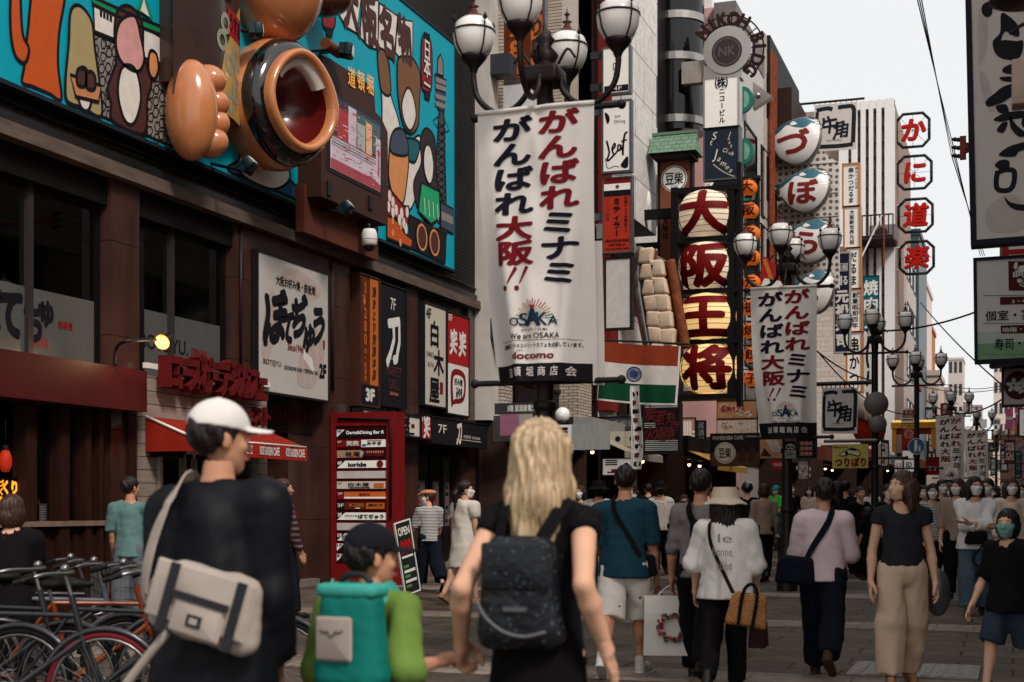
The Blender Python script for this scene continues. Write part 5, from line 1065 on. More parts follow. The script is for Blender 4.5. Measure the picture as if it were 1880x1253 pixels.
mb = MB(); z0_, z1_ = atY(1380, 735, YL + .6).z, atY(1380, 325, YL + .6).z; q = atY(1392, 500, YL + .9); mb.cyl((q.x, q.y, z0_), (q.x, q.y, z1_), .05, m=BLK, n=8); mb.box((b.x, q.y - .3, z1_ - .05), (q.x + .1, q.y, z1_ + .03), BLK)
mb.build('lantern_post', loc=(q.x, q.y, z0_), label='thin black upright rail behind the column of small orange lanterns', cat='post')
# red bull-like awning shapes behind second lamp, simplified as a painted gable
P = faceP(1388, 1440, 470, 528, YL + 6); P.poly([(0, .1), (.3, 1), (1, .5), (1, 0)], M('gable_red', (150, 34, 34), .5), 1); P.poly([(.15, 0), (.3, .3), (1, .15), (1, 0)], WHITEP, 2); P.stroke([(.3, .9), (.6, .1)], .12, POR, 2)
sign('painted_gable', 'red painted gable board with a white edge behind the second lamp', P, 'sign', mface=None)
# ---------------------------------------------------------------- round steel building sign
YN = Yx(1330, -8.6); c = atY(1335, 93, YN); s_ = (c - CAM).dot(V((-sN, cS, 0))) / FPX; root = empty('building_sign', (c.x, YN, atY(1330, 330, YN).z), 'tall pillar sign with a round brushed steel head and an arc of letters', 'sign')
r = 44 * s_; mb = MB(); mb.cyl((c.x, YN, c.z), (c.x, YN + .5, c.z), r, m=CHROME, n=40); z = c.z - 52 * s_; mb.box((c.x - r * .99, YN + .01, z), (c.x + r * .6, YN + .49, c.z - r * .55), CHROME); mb.cyl((c.x, YN - .05, c.z), (c.x, YN + .01, c.z), r * 1.0, r * 1.0, CHROME, 40); part('steel_head', root, mb)
P = Panel((c.x - r, YN - .055, c.z - r), (1, 0, 0), (0, -1, 0), 2 * r, 2 * r); DD = M('dark_disc', (46, 36, 38), .4); P.ell(.5, .47, r * .64, r * .64, DD, 1); P.ring(.5, .47, r * .54, r * .05, M('disc_ring', (86, 76, 76), .4), 2); P.fit('NK', .33, .38, .67, .57, M('disc_ring'), 3, .02)
part('disc', root, P.mb)
P = Panel((c.x - 2 * r, YN + .1, c.z - 2 * r), (1, 0, 0), (0, -1, 0), 4 * r, 4 * r); RT = M('rust_letters', (44, 26, 22), .7, var=.3)
for i, ch_ in enumerate('NIKOH BLDG'):
    t = R(140 - i * 20.3); rr = r * 1.34
    if ch_ != ' ':
        for o in range(5): P.ch(ch_, .5 + rr * math.cos(t) / (4 * r), .5 + rr * math.sin(t) / (4 * r), r * .76, RT, 1 + o * 4, .055 if o == 4 else .02, .85, rot=t - math.pi / 2)
P.ring(.5, .5, r * 1.12, .05, RT, 0, a0=R(-50), a1=R(150)); P.ring(.5, .5, r * 1.5, .05, RT, 0, a0=R(-50), a1=R(130))
for i in range(12): t = R(-45 + i * 16); P.stroke([(.5 + r * 1.0 * math.cos(t) / (4 * r), .5 + r * math.sin(t) / (4 * r)), (.5 + r * 1.5 * math.cos(t) / (4 * r), .5 + r * 1.5 * math.sin(t) / (4 * r))], .04, RT, 0)
part('arc_letters', root, P.mb)
x0, x1 = atY(1294, 200, YN).x, atY(1355, 200, YN).x
def seg(yt, yb, mat): return Panel((x0, YN, atY(1325, yb, YN).z), (1, 0, 0), (0, -1, 0), x1 - x0, atY(1325, yt, YN).z - atY(1325, yb, YN).z), mat
P, m_ = seg(143, 233, LITW); P.board(m_, .5, STEEL); P.ch('㈱', .5, .9, .42, INK, 2, .02); P.vt('ニコービル', .52, .06, .80, INK, 2, .03, .95); part('name_panel', root, P.mb); f = MB(); P.frame(.05, CHROME, .5, .03, f); part('frame', root, f)
JN = M('jazz_navy', (34, 44, 56), .5, var=.2); P, m_ = seg(236, 328, JN); P.board(m_, .5, STEEL); cr = CREAM
for t_, u, v, s2, ro in (('S', .3, .86, .34, 0), ('t', .2, .74, .26, 0), ('J', .32, .5, .42, 0), ('a', .45, .40, .26, -.3), ('m', .58, .30, .26, -.4), ('e', .7, .22, .24, -.5), ('s', .8, .15, .24, -.5), ('J', .75, .88, .18, 0), ('a', .73, .79, .16, 0), ('z', .75, .71, .16, 0), ('z', .8, .64, .16, 0), ('C', .6, .56, .18, -.2), ('l', .68, .54, .18, -.2), ('u', .76, .5, .16, -.2), ('b', .84, .48, .18, -.2)): P.ch(t_, u, v, s2, cr, 2, .0, 1, ro, shear=.25)
P.curve([(.25, .3), (.5, .16), (.75, .06), (.9, .02)], .02, cr); part('jazz_panel', root, P.mb); f = MB(); P.frame(.05, STEEL, .5, .03, f); part('frame', root, f)
P, m_ = seg(334, 470, M('night_panel', (30, 32, 38), .5)); P.board(m_, .5, STEEL); P.poly([(0, 1), (0, .82), (.28, 1)], LITW, 1); P.fit('3F', .03, .93, .16, .985, INK, 2); P.curve([(.45, .88), (.55, .86), (.65, .9), (.75, .86), (.85, .88)], .03, cr); P.fit('lounge', .55, .68, .95, .78, cr, 2); P.fit('bar', .7, .55, .9, .63, cr, 2); part('lounge_panel', root, P.mb)
mb = MB(); zz = atY(1300, 128, YN).z; mb.box((W + .6, YN + .1, zz - .35), (x0, YN + .4, zz + .35), M('bracket_pale', (150, 140, 132), .6)); part('bracket', root, mb)
# half round teal signs and steel arrow on the glass building
for i, (px, py) in enumerate(((1364, 186), (1365, 281), (1366, 350))):
    q = atX(px, py, X7 + .02); mb = MB(); nP = 14; mb.prism([(q.x, q.y - .2, q.z - .45)] + [(q.x + .38 * math.cos(t), q.y - .2, q.z + .45 * math.sin(t)) for t in np.linspace(-1.57, 1.57, nP)] + [(q.x, q.y - .2, q.z + .45)], (0, .15, 0), M('half_disc_teal', (40, 120, 104), .5)); mb.prism([(q.x + .05 + .22 * math.cos(t) * .9, q.y - .21, q.z + .3 * math.sin(t)) for t in np.linspace(-1.5, 1.5, 9)], (0, .02, 0), M('half_disc_pale', (120, 170, 150), .5))
    mb.build('half_round_sign', loc=tuple(q), label=['upper', 'middle', 'lowest'][i] + ' small teal half round sign beside the round steel sign', cat='sign', group='teal half round signs')
q = [atX(x, y, X7 + .25) for x, y in ((1382, 150), (1382, 200), (1418, 177))]; yq = Yx(1392, -8.2)
q = [atY(x, y, yq) for x, y in ((1382, 150), (1382, 200), (1418, 177))]; mb = MB(); mb.prism(q, (0, .35, 0), CHROME); cc = sum(q, V()) / 3; mb.ball(cc + V((-.05, -.03, 0)), .1, CHROME, 10, 8)
mb.build('steel_arrow', loc=tuple(cc), label='grey steel triangle pointing right beside the round building sign', cat='sign')
# ---------------------------------------------------------------- blowfish signs on a perforated panel
YF = Yx(1470, -7.6); MESHP = M('perforated_panel', (222, 212, 204), .6, kind='mesh', p=(4.2, [(112, 100, 94)], .30), var=.08)
pts = [atY(x, y, YF + .5) for x, y in ((1397, 182), (1440, 228), (1540, 300), (1540, 530), (1405, 530))]; mb = MB(); mb.prism(pts, (0, .3, 0), M('perforated_panel')); pw = [atY(x, y, YF + .45) for x, y in ((1398, 184), (1441, 230), (1541, 302))]
for py in (300, 355, 398, 452): z = atY(1450, py, YF).z; mb.box((pts[4].x + .05, YF + .47, z), (pts[3].x, YF + .5, z + .04), M('panel_joint', (206, 198, 190), .6))
mb.build('perforated_panel', loc=(pts[0].x, YF, 2), label='grey perforated metal wall panel behind the blowfish signs', cat='panel')
FWH = M('fish_white', (222, 216, 212), .3, coat=.4, var=.04); FTE = M('fish_teal', (22, 88, 104), .35, coat=.4, var=.15, scale=3); FRD = M('fish_red', (120, 34, 30), .5); FED = M('fish_edge', (112, 104, 100), .4, .5)
OUT = [(.08, .62), (.0, .66), (.02, .5), (.12, .52), (.10, .42), (.06, .34), (.16, .36), (.28, .16), (.46, .03), (.64, .02), (.80, .12), (.93, .34), (.98, .58), (.97, .78), (.9, .92), (.74, .98), (.55, .93), (.36, .84), (.2, .70)]
TOP = [(.0, .66), (.02, .53), (.14, .57), (.3, .70), (.42, .82), (.55, .76), (.72, .74), (.84, .84), (.95, .80), (.965, .84), (.9, .92), (.74, .98), (.55, .93), (.36, .84), (.2, .70)]
for i, (xl, xr, yt, yb, ch_) in enumerate(((1403, 1510, 217, 306, 'づ'), (1420, 1526, 311, 393, 'ぼ'), (1424, 1536, 404, 486, 'ら'), (1446, 1534, 496, 578, 'や'))):
    P0 = faceP(xl, xr, yt, yb, YF - .2 * i); w_, h_ = P0.w, P0.h; O_ = P0.O.copy()
    def fn(u, v, o, O_=O_, w_=w_, h_=h_):
        d = min(1, ((u / w_ - .53) / .5) ** 2 + ((v / h_ - .5) / .52) ** 2); return O_ + V((u, -.42 * math.sqrt(1 - d * .98) - o, v))
    P = Panel(O_, (1, 0, 0), (0, -1, 0), w_, h_, fn=fn, maxe=.16); root = empty('blowfish_sign', tuple(O_), ['topmost', 'second', 'third', 'lowest'][i] + ' bulging white blowfish shaped sign with a teal back', 'sign', 'blowfish shaped signs')
    P.blob(OUT, FWH, 0); P.stroke(smooth_pts(OUT, 5, True)[:-1], .07, FED, 1, True); part('body', root, P.mb)
    P.mb = MB(); P.blob(TOP, FTE, 2); P.blob([(.46, .84), (.52, .9), (.6, .84), (.52, .8)], FWH, 4); P.curve([(.46, .84), (.52, .9), (.6, .84)], .03, FTE, 5); P.blob([(.78, .92), (.86, .88), (.94, .86), (.9, .92)], FWH, 4)
    if i == 3: P.ring(.66, .62, .13, .05, FWH, 5)
    part('teal_back', root, P.mb); P.mb = MB()
    if i < 3: P.ch(ch_, .52, .45, h_ * .58, FRD, 3, .035, 1.2)
    else: P.ch(ch_, .5, .3, h_ * .4, FRD, 3, .04)
    part('letter', root, P.mb)
    q = smooth_pts(OUT, 4, True)[:-1]; mb = MB(); mb.prism([O_ + V((u * w_, 0, v * h_)) for u, v in q], (0, .25, 0), FED); part('back_plate', root, mb)
c = atY(1410, 410, YF); mb = MB(); mb.ball(tuple(c), (.16, .16, .2), M('lit_bulb', (255, 255, 250), .3, emit=1.2, ecol=(255, 250, 240)), 14, 10); mb.cyl(c + V((0, 0, .18)), c + V((0, 0, .34)), .07, m=WHITEP, n=10); mb.cyl(c + V((-1.8, .2, .3)), c + V((0, 0, .3)), .02, m=STEEL, n=6); mb.build('light_bulb', loc=tuple(c), label='bare lit white bulb on an arm beside the perforated panel', cat='lamp')
# ---------------------------------------------------------------- grill house cloths
GCL = M('cloth_grey_white', (210, 200, 193), .8, var=.06); GIN = M('brush_charcoal', (34, 38, 42), .8, var=.2)
def ushi(xl, xr, yt, yb, Y, lb):
    P = faceP(xl, xr, yt, yb, Y, roll=-.015); P.board(GCL, .02)
    t_ = P.w; P.curve([(.05, .88), (.3, .91), (.43, .88)], .10 * t_, GIN, 1); P.curve([(.56, .91), (.75, .92), (.92, .88), (.93, .5), (.92, .14)], .10 * t_, GIN, 1); P.curve([(.92, .11), (.6, .09), (.06, .10)], .10 * t_, GIN, 1); P.curve([(.07, .12), (.06, .5), (.07, .84)], .08 * t_, GIN, 1)
    P.ch('牛', .36, .55, P.h * .40, GIN, 2, .03, .95, shear=-.1, warp=BR); P.ch('角', .64, .44, P.h * .40, GIN, 2, .03, .95, shear=-.1, warp=BR); P.fit('Gyu-Kaku', .3, .19, .66, .24, GIN, 2)
    root = sign('grill_cloth', lb, P, 'banner', 'grill house cloth banners')
    mb = MB(); a = P.pt(-.9, P.h + .08); b = P.pt(P.w + .3, P.h + .12); mb.cyl(a, b, .05, m=BLK, n=8)
    for i in range(9): q = P.pt(P.w * i / 8, P.h); mb.cyl(q, q + V((0, 0, .12)), .015, m=BLK, n=5)
    part('hanging_rail', root, mb)
ushi(1494, 1572, 190, 276, Yx(1533, -6.9), 'upper grey cloth with two black brush characters in a brush square, above the street')
ushi(1508, 1574, 712, 796, Yx(1540, -3.9), 'lower grey cloth with two black brush characters beside the middle banner')
# gold framed tall sign in five boxes
YK = Yx(1563, -6.4); GF = M('gold_frame', (206, 130, 60), .4, .3)
root = empty('skewer_sign', tuple(atY(1565, 720, YK)), 'very tall white sign of stacked boxes with gold edges and black letters', 'sign')
segs = [(1549, 1576, 303, 378, '串かつだるま'), (1551, 1577, 381, 454, '大阪新世界元祖'), (1556, 1578, 457, 530, 'だるま'), (1560, 1580, 532, 608, '創業昭和四年'), (1556, 1581, 612, 718, '串かつ')]
for xl, xr, yt, yb, tx in segs:
    P = faceP(xl, xr, yt, yb, YK); P.board(LITW, .5, GF); n = len(tx); P.vt(tx, .5, .06, .94, [DRED if c in '元祖' else INK for c in tx], 2, .03, 1.0 if n > 3 else .62, fill=.95); P.vt('串かつの名店', .86, .4, .95, INK, 2) if n == 6 else None; part('box', root, P.mb); f = MB(); P.frame(.07, GF, .5, .05, f); part('frame', root, f)
P = faceP(1533, 1559, 466, 646, YK - 4); 
P.rect(.1, .82, .9, .9, WHITEP, 1); P.rect(.13, .825, .87, .895, NAVY, 2); P.fit('元祖', .16, .83, .84, .89, WHITEP, 3, .02); P.fit('廻る', .12, .68, .88, .77, WHITEP, 2, .03); P.vt('元禄寿司', .5, .04, .64, WHITEP, 2, .05, .95)
psign('sushi_sign', 'tall navy sign with white characters and a pale edge', P, NAVY, M('pale_edge', (170, 164, 160), .5), .07, br=(.5,))
P = faceP(1586, 1612, 508, 605, Yx(1598, -6.6)); P.vt('焼肉', .5, .3, .95, WHITEP, 2, .03, 1.0); P.vt('大', .5, 0, .28, WHITEP, 2, .03, 1.0); psign('barbecue_sign', 'teal upright sign with two white characters on the beige building', P, TEALS, M('teal_edge', (24, 60, 74), .5), .05, br=(.5,), bm=GREYC)
P = faceP(1586, 1600, 610, 720, Yx(1598, -6.6)); P.curve([(.7, .9), (.4, .6), (.6, .4)], .12, INK); P.curve([(.6, .35), (.5, .2), (.4, .1)], .12, INK); psign('brush_sign', 'narrow grey sign with loose black brush strokes behind the third lamp', P, M('blank_white'), None, br=None)
# ---------------------------------------------------------------- crab restaurant frames
YC = Yx(1680, -5.5); CRD = M('crab_red', (176, 22, 10), .5, var=.2); CFR = M('crab_frame', (34, 36, 38), .5)
for i, (xl, xr, yt, yb, c_) in enumerate(((1646, 1706, 209, 270, 'か'), (1648, 1710, 287, 347, 'に'), (1650, 1712, 366, 426, '道'), (1652, 1714, 444, 503, '楽'))):
    P = faceP(xl, xr, yt, yb, YC); w_, h_ = P.w, P.h; k = .2; oc = [(k, 0), (1 - k, 0), (1, k), (1, 1 - k), (1 - k, 1), (k, 1), (0, 1 - k), (0, k)]
    root = empty('crab_sign', tuple(P.pt(w_ / 2, 0)), ['topmost', 'second', 'third', 'lowest'][i] + ' black eight sided frame holding one puffy red character', 'sign', 'red characters in octagon frames')
    mb = MB()
    for j in range(8): a, b = oc[j], oc[(j + 1) % 8]; mb.tube([P.pt(a[0] * w_, a[1] * h_), P.pt(b[0] * w_, b[1] * h_)], .085, CFR, 4); mb.ball(P.pt(a[0] * w_, a[1] * h_), .088, CFR, 8, 6)
    part('frame', root, mb); mb = MB()
    for j in range(8): a = ((oc[j][0] + oc[(j + 1) % 8][0]) / 2, (oc[j][1] + oc[(j + 1) % 8][1]) / 2); mb.tube([P.pt(w_ / 2, h_ / 2, -.05), P.pt(a[0] * w_, a[1] * h_, -.05)], .012, STEEL, 4)
    part('spokes', root, mb)
    for o in range(7): P.ch(c_, .52, .5, h_ * .74, CRD, o * 7, .055 - abs(o - 3) * .012, 1.0, shear=.08)
    part('character', root, P.mb)
    mb = MB(); z = P.pt(0, h_ / 2).z
    for dz in (-h_ * .35, h_ * .35): mb.cyl((P.O.x - .55, YC, z + dz), (P.O.x, YC, z + dz), .03, m=WHT, n=6)
    part('bracket', root, mb)
mb = MB(); q0, q1 = atY(1641, 190, YC), atY(1650, 640, YC); mb.cyl((q0.x - .1, YC, q1.z), (q0.x - .1, YC, q0.z), .08, m=WHT, n=8); mb.cyl((q0.x - .4, YC, q1.z), (q0.x - .4, YC, q0.z), .08, m=WHT, n=8)
for z in np.arange(q1.z, q0.z, 1.1): mb.cyl((q0.x - .4, YC, z), (q0.x - .1, YC, z + .5), .03, m=WHT, n=5)
mb.build('sign_mast', loc=(q0.x, YC, q1.z), label='white lattice mast carrying the red crab restaurant characters', cat='mast')
# ---------------------------------------------------------------- signs from the right side
YR = 19.5; P = faceP(1793, 1960, -60, 436, YR, roll=.021); RSG = M('right_sign_pale', (208, 196, 186), .5, var=.05, scale=1)
PAT = M('sign_grey_pattern', (190, 178, 168), .5); BX = M('brush_black', (26, 24, 32), .6)
q_ = lambda L: FF(P, L)
P.blob(q_([(1797, 20), (1812, 30), (1814, 70), (1806, 110), (1796, 112)]), PAT, .7); P.blob(q_([(1798, 136), (1812, 140), (1826, 200), (1810, 196)]), PAT, .7); P.blob(q_([(1810, 390), (1840, 360), (1875, 366), (1880, 420), (1820, 425)]), PAT, .7)
P.blob(q_([(1804, 10), (1818, 4), (1822, 24), (1812, 32), (1803, 24)]), BX, 2); P.blob(q_([(1838, 26), (1852, 30), (1868, 46), (1871, 66), (1860, 66), (1846, 58), (1838, 74), (1846, 74), (1866, 76), (1878, 76), (1876, 98), (1864, 110), (1840, 108), (1826, 96), (1823, 76), (1836, 60)]), BX, 2)
for L in ([(1840, 128), (1858, 118), (1890, 120), (1890, 132), (1850, 136)], [(1838, 142), (1890, 142), (1890, 150), (1846, 150)], [(1810, 186), (1826, 172), (1846, 158), (1890, 148), (1890, 170), (1858, 178), (1838, 190), (1814, 196)], [(1828, 196), (1846, 192), (1852, 206), (1836, 208)], [(1824, 220), (1846, 208), (1880, 204), (1890, 214), (1856, 220), (1838, 224)], [(1830, 240), (1840, 226), (1850, 226), (1842, 244)], [(1854, 214), (1866, 230), (1884, 246), (1872, 252), (1856, 236)], [(1876, 220), (1900, 200), (1900, 216), (1882, 236)],
          [(1834, 286), (1848, 272), (1870, 264), (1900, 258), (1900, 272), (1872, 278), (1862, 288)], [(1826, 304), (1838, 294), (1852, 296), (1852, 308), (1838, 312)], [(1844, 362), (1856, 372), (1880, 376), (1900, 372), (1900, 386), (1866, 386), (1850, 376)]): P.blob(q_(L), BX, 2)
P.curve(q_([(1832, 314), (1829, 332), (1832, 348), (1850, 350), (1860, 340), (1862, 316), (1848, 312), (1834, 316)]), .065, BX)
root = sign('brush_sign', 'huge pale right hand sign with black brush calligraphy in a black frame', P, 'sign', fr=.075, mfr=M('right_frame', (26, 26, 36), .5), mface=RSG, t=.3)
mb = MB(); mb.box((P.O.x + P.w, YR, 6), (2.6, YR + .2, 6.2), STEEL); part('bracket', root, mb)
# lamp arm and speaker box hanging before it
c = atD(1866, 0, 8.5); mb = MB(); mb.lathe([(0, .04), (.18, .02), (.19, -.03), (.14, -.05), (0, -.05)], c + V((0.03, 0, .02)), IRON, 20); mb.tube(smooth_pts([tuple(c + V((.1, 0, -.05))), tuple(c + V((.1, 0, -.12))), tuple(c + V((.02, 0, -.16))), tuple(c + V((-.04, 0, -.2)))], 4), .012, IRON, 6); mb.tube([c, c + V((.4, .3, .6)), c + V((2.2, 2, .8))], .02, IRON, 6)
mb.build('lamp_shade', loc=tuple(c), label='dark lamp shade at the top right corner in front of the brush sign', cat='lamp')
c = atD(1882, 155, 9.5); mb = MB(); mb.obox(c, (.085, 0, 0), (0, 0, .15), (0, .09, 0), M('box_beige', (170, 148, 132), .6), .01); mb.tube([c + V((0, .09, 0)), c + V((2.4, 2, .1))], .03, STEEL, 6)
mb.build('utility_box', loc=tuple(c), label='small beige box cut by the right edge in front of the brush sign', cat='box')
Y2 = 24.0; P = faceP(1840, 1960, 440, 480, Y2 + 1.5); P.board(RED, .3); P.rect(.1, .1, 1, .35, WHITEP, 1); P.rect(.1, .6, 1, .85, WHITEP, 1); P.rect(-.04, -.2, 0, 1.4, STEEL, 1); sign('striped_sign', 'red sign with white bars between the brush sign and the green edged sign', P, 'sign')
P = faceP(1795, 1990, 474, 658, Y2, roll=.012); PG = M('right_white_panel', (214, 208, 202), .45, var=.03); GRN1 = M('pale_green_foot', (120, 160, 116), .45, var=.1)
P.rect(0, 0, 1, .16, GRN1, .5); P.rect(0, .16, 1, .28, M('green_haze', (186, 196, 180), .45), .5); q_ = lambda L: FF(P, L); MRN = M('sign_maroon', (84, 28, 32), .5)
P.poly(q_([(1851, 480), (1920, 480), (1920, 534), (1852, 534)]), MRN, 1); fc = WHITEP
P.blob(q_([(1864, 492), (1880, 486), (1896, 492), (1898, 512), (1888, 528), (1872, 526), (1864, 510)]), fc, 2, MRN, .025); P.poly(q_([(1860, 500), (1898, 494), (1898, 504), (1860, 510)]), fc, 4)
for x in range(1864, 1898, 5): P.stroke(q_([(x, 500), (x, 508)]), .012, MRN, 5)
P.blob(q_([(1860, 492), (1864, 481), (1869, 483), (1867, 496)]), fc, 4, MRN, .015); P.curve(q_([(1866, 512), (1872, 510), (1878, 513)]), .02, MRN, 5); P.ring(*P.f(1872, 515), .055, .018, MRN, 5); P.curve(q_([(1876, 524), (1882, 523), (1886, 525)]), .02, MRN, 5)
P.poly(q_([(1836, 546), (1920, 544), (1920, 558), (1836, 560)]), MRN, 1); P.fit('3・4階', *P.f(1858, 558), *P.f(1896, 548), WHITEP, 2, .02); P.fit('個室・宴会', *P.f(1809, 590), *P.f(1918, 566), INK, 2, .012)
P.poly(q_([(1837, 598), (1920, 596), (1920, 612), (1838, 613)]), MRN, 1); P.fit('地階・1階', *P.f(1840, 611), *P.f(1902, 599), WHITEP, 2, .01); P.fit('寿司・和食', *P.f(1826, 643), *P.f(1918, 618), INK, 2, .012)
for y in (543, 594, 651): P.stroke(q_([(1805, y), (1920, y)]), .012, M('thin_grey_line', (120, 118, 112), .5), 1)
root = sign('sushi_sign', 'white right hand sign with a green foot and a maroon picture square', P, 'sign', fr=.05, mfr=M('right_frame'), mface=PG, t=.3); mb = MB(); mb.box((P.O.x + P.w, Y2, 4.7), (2.6, Y2 + .2, 4.9), STEEL); part('bracket', root, mb)
Y3 = 33.0; P = faceP(1843, 1960, 676, 742, Y3); P.ell(*P.f(1869, 708), .29, .31, MRN, 1)
for cx_, cy_, rr in ((1861, 708, .10), (1878, 714, .08), (1878, 700, .04)):
    u, v = P.f(cx_, cy_)
    for k in range(5): t = k * 2 * math.pi / 5 + 1.57; P.ell(u + rr * .9 * math.cos(t) / P.w, v + rr * .9 * math.sin(t) / P.h, rr * .75, rr * .45, WHITEP, 2 + .1 * k, 12, rot=t)
    P.ell(u, v, rr * .25, rr * .25, MRN, 3)
root = sign('blossom_sign', 'pale sign with a maroon disc and white blossoms at the right edge', P, 'sign', fr=.05, mfr=BLK, mface=M('blossom_pale', (206, 192, 184), .5), t=.3); mb = MB(); mb.box((P.O.x + P.w, Y3, 4.3), (2.6, Y3 + .2, 4.5), STEEL); part('bracket', root, mb)
P = faceP(1840, 1960, 650, 672, Y3 + .2); mb = MB(); root = empty('shop_canopy', tuple(P.O), 'orange striped canopy with a dark scalloped roof above the blossom sign', 'awning')
mb.box(P.O, P.pt(P.w, P.h, -1.2), M('canopy_orange', (190, 96, 40), .6)); part('cloth', root, mb); mb = MB(); a = atY(1822, 676, Y3 - .5); b = atY(1960, 664, Y3 - .5)
for i in range(14): x = a.x + (b.x - a.x) * i / 14; mb.cyl((x, Y3 - .6, a.z + .03 + .01 * i), (x, Y3 + 1.5, a.z + .4), .07, m=M('roof_dark', (54, 46, 46), .7), n=8)
part('tiles', root, mb)
for i, (x, y) in enumerate(((1846, 750), (1864, 745))):
    P = faceP(x, x + 14, y, y + 38 - 6 * i, 44 + 3 * i); P.board(M('flag_pink', (220, 110, 150), .7), .02); P.rect(0, .45, 1, .6, WHITEP, 1); sign('pink_flag', ['pink and white flag under the blossom sign', 'second pink flag, touching the right edge under the blossom sign'][i], P, 'flag', 'pink flags')
P = faceP(1872, 1900, 752, 800, 42); P.vt('道頓堀', .5, .05, .95, RED, 2, .03); psign('red_letter_sign', 'white sign with red characters cut by the right edge', P, LITW, BLK, .04, br=None)
# ---------------------------------------------------------------- insulator arm and wires
P0 = atD(1768, 272, 26); root = empty('insulator_arm', tuple(P0), 'rust red bracket with black insulators holding the overhead wires', 'bracket'); RB = M('arm_red', (116, 50, 40), .6); mb = MB()
mb.obox(P0, (.055, 0, 0), (0, .05, 0), (0, 0, .21), RB); mb.prism([P0 + V((.05, 0, .1)), P0 + V((.05, 0, -.1)), P0 + V((.25, 0, -.02)), P0 + V((.25, 0, .05))], (0, .05, 0), RB); mb.box(P0 + V((.05, -.02, -.03)), (2.6, P0.y + .04, P0.z + .05), RB); part('arm', root, mb)
WPT = []
for dz in (.15, 0, -.15):
    mb = MB(); mb.lathe([(.03, 0), (.045, .03), (.03, .06), (.045, .09), (.03, .12), (.02, .15)], P0 + V((-.05, 0, dz)), BLK, 10, axis=(-1, 0, .2)); part('insulator', root, mb); WPT.append(P0 + V((-.2, 0, dz + .03)))
WIRE = M('wire_black', (30, 26, 28), .6)
def wire(a, b, sag, lb, r=.012, n=16):
    mb = MB(); a, b = V(a), V(b); mb.tube([a + (b - a) * t - V((0, 0, sag * 4 * t * (1 - t))) for t in np.linspace(0, 1, n)], r, WIRE, 5); return mb.build('overhead_wire', loc=tuple(a), label=lb, cat='wire', group='overhead wires')
for i, (x, q) in enumerate(((1682, WPT[0]), (1686, WPT[1]), (1690, WPT[2]))):
    wire(atD(x, -10, 15), q, .02, ['left of the three near wires running from the top edge to the red bracket', 'middle of the three near wires running from the top edge to the red bracket', 'right of the three near wires running from the top edge to the red bracket'][i], .007)
    wire(q, atD(1800 + 4 * i, 470, 40), .05, ['upper', 'middle', 'lower'][i] + ' of the three wires running on from the red bracket behind the brush sign', .01)
wire(atD(1600, 608, 33), atD(1795, 572, 30), .12, 'thick black cable sagging from the third lamp to the green footed sign', .022)
wire(atD(1690, 556, 60), atD(1850, 716, 42), .15, 'long black cable slanting down across the sky to the blossom sign', .025)
wire(atD(1640, 690, 45), atD(1848, 712, 42), .3, 'thin wire crossing low behind the fourth lamp globes', .012)
wire(atD(1720, 700, 50), atD(1848, 706, 42), .2, 'thin wire running beside the thin low one to the blossom sign', .012)
wire(atD(1700, 735, 52), atD(1848, 728, 42), .5, 'sagging black cable between the far lamps and the blossom sign', .025)
wire(atD(1380, 520, 22), atD(1606, 700, 31), .3, 'cable running from behind the middle banner down to the third lamp', .015)
wire(atD(1505, 650, 30), atD(1683, 760, 39), .4, 'cable between the third and fourth lamps above the blue sign', .015)
for i in range(7): wire(atD(1798 + 3 * i, 800 + 14 * i, 70), atD(1880, 790 + 15 * i, 55), .3, ['highest', 'second highest', 'upper middle', 'middle', 'lower middle', 'second lowest', 'lowest'][i] + ' of the tangled far wires at right', .02)
# ---------------------------------------------------------------- small signs round the lamps further down
q = lpos[2]; PM = M('pole_plate_grey', (112, 106, 102), .45, .1)  # grey backs of round signs clamped to the pole
for i, (px, py, r_) in enumerate(((1608, 742, .24), (1611, 779, .17))):
    c = atD(px, py, 30.6); root = empty('round_plate', tuple(c), ['large round grey plate on the third lamp pole', 'smaller round grey plate below the large one on the third lamp pole'][i], 'sign plate', 'round plates on the lamp pole'); mb = MB(); mb.lathe([(0, -.02), (r_, 0), (r_ + .02, .02), (r_ + .02, .06), (0, .06)], c, PM, 28, axis=(.3, -.95, 0)); part('disc', root, mb); mb = MB(); mb.box(c + V((-.1, 0, -.02)), c + V((.02, .1, .02)), STEEL); part('clamp', root, mb)
c = atD(1683, 820, 38.8); root = empty('blue_sign', tuple(c), 'round blue sign with white walking figures on the fourth lamp', 'traffic sign'); P = Panel(c - V((.23, .1, .23)), (1, 0, 0), (0, -1, 0), .46, .46); BLU = M('traffic_blue', (24, 92, 132), .4)
P.ell(.5, .5, .225, .225, WHITEP, 0); P.ell(.5, .5, .21, .21, BLU, 1)
P.ell(.46, .80, .035, .035, WHITEP, 2); P.poly([(.38, .72), (.54, .72), (.56, .45), (.52, .18), (.46, .18), (.45, .42), (.42, .18), (.36, .18), (.38, .45)], WHITEP, 2); P.ell(.68, .48, .025, .025, WHITEP, 2); P.poly([(.63, .42), (.73, .42), (.73, .18), (.63, .18)], WHITEP, 2); part('disc', root, P.mb)
P = faceP(1528, 1594, 816, 860, 26); YEL = M('cloth_yellow', (190, 172, 96), .8); P.board(YEL, .02); P.fit('つりぼり', .08, .08, .94, .42, M('cloth_maroon', (110, 30, 32), .8), 2, .05); P.fit('Fishing Pond', .03, .82, .42, .92, INK, 2, .02)
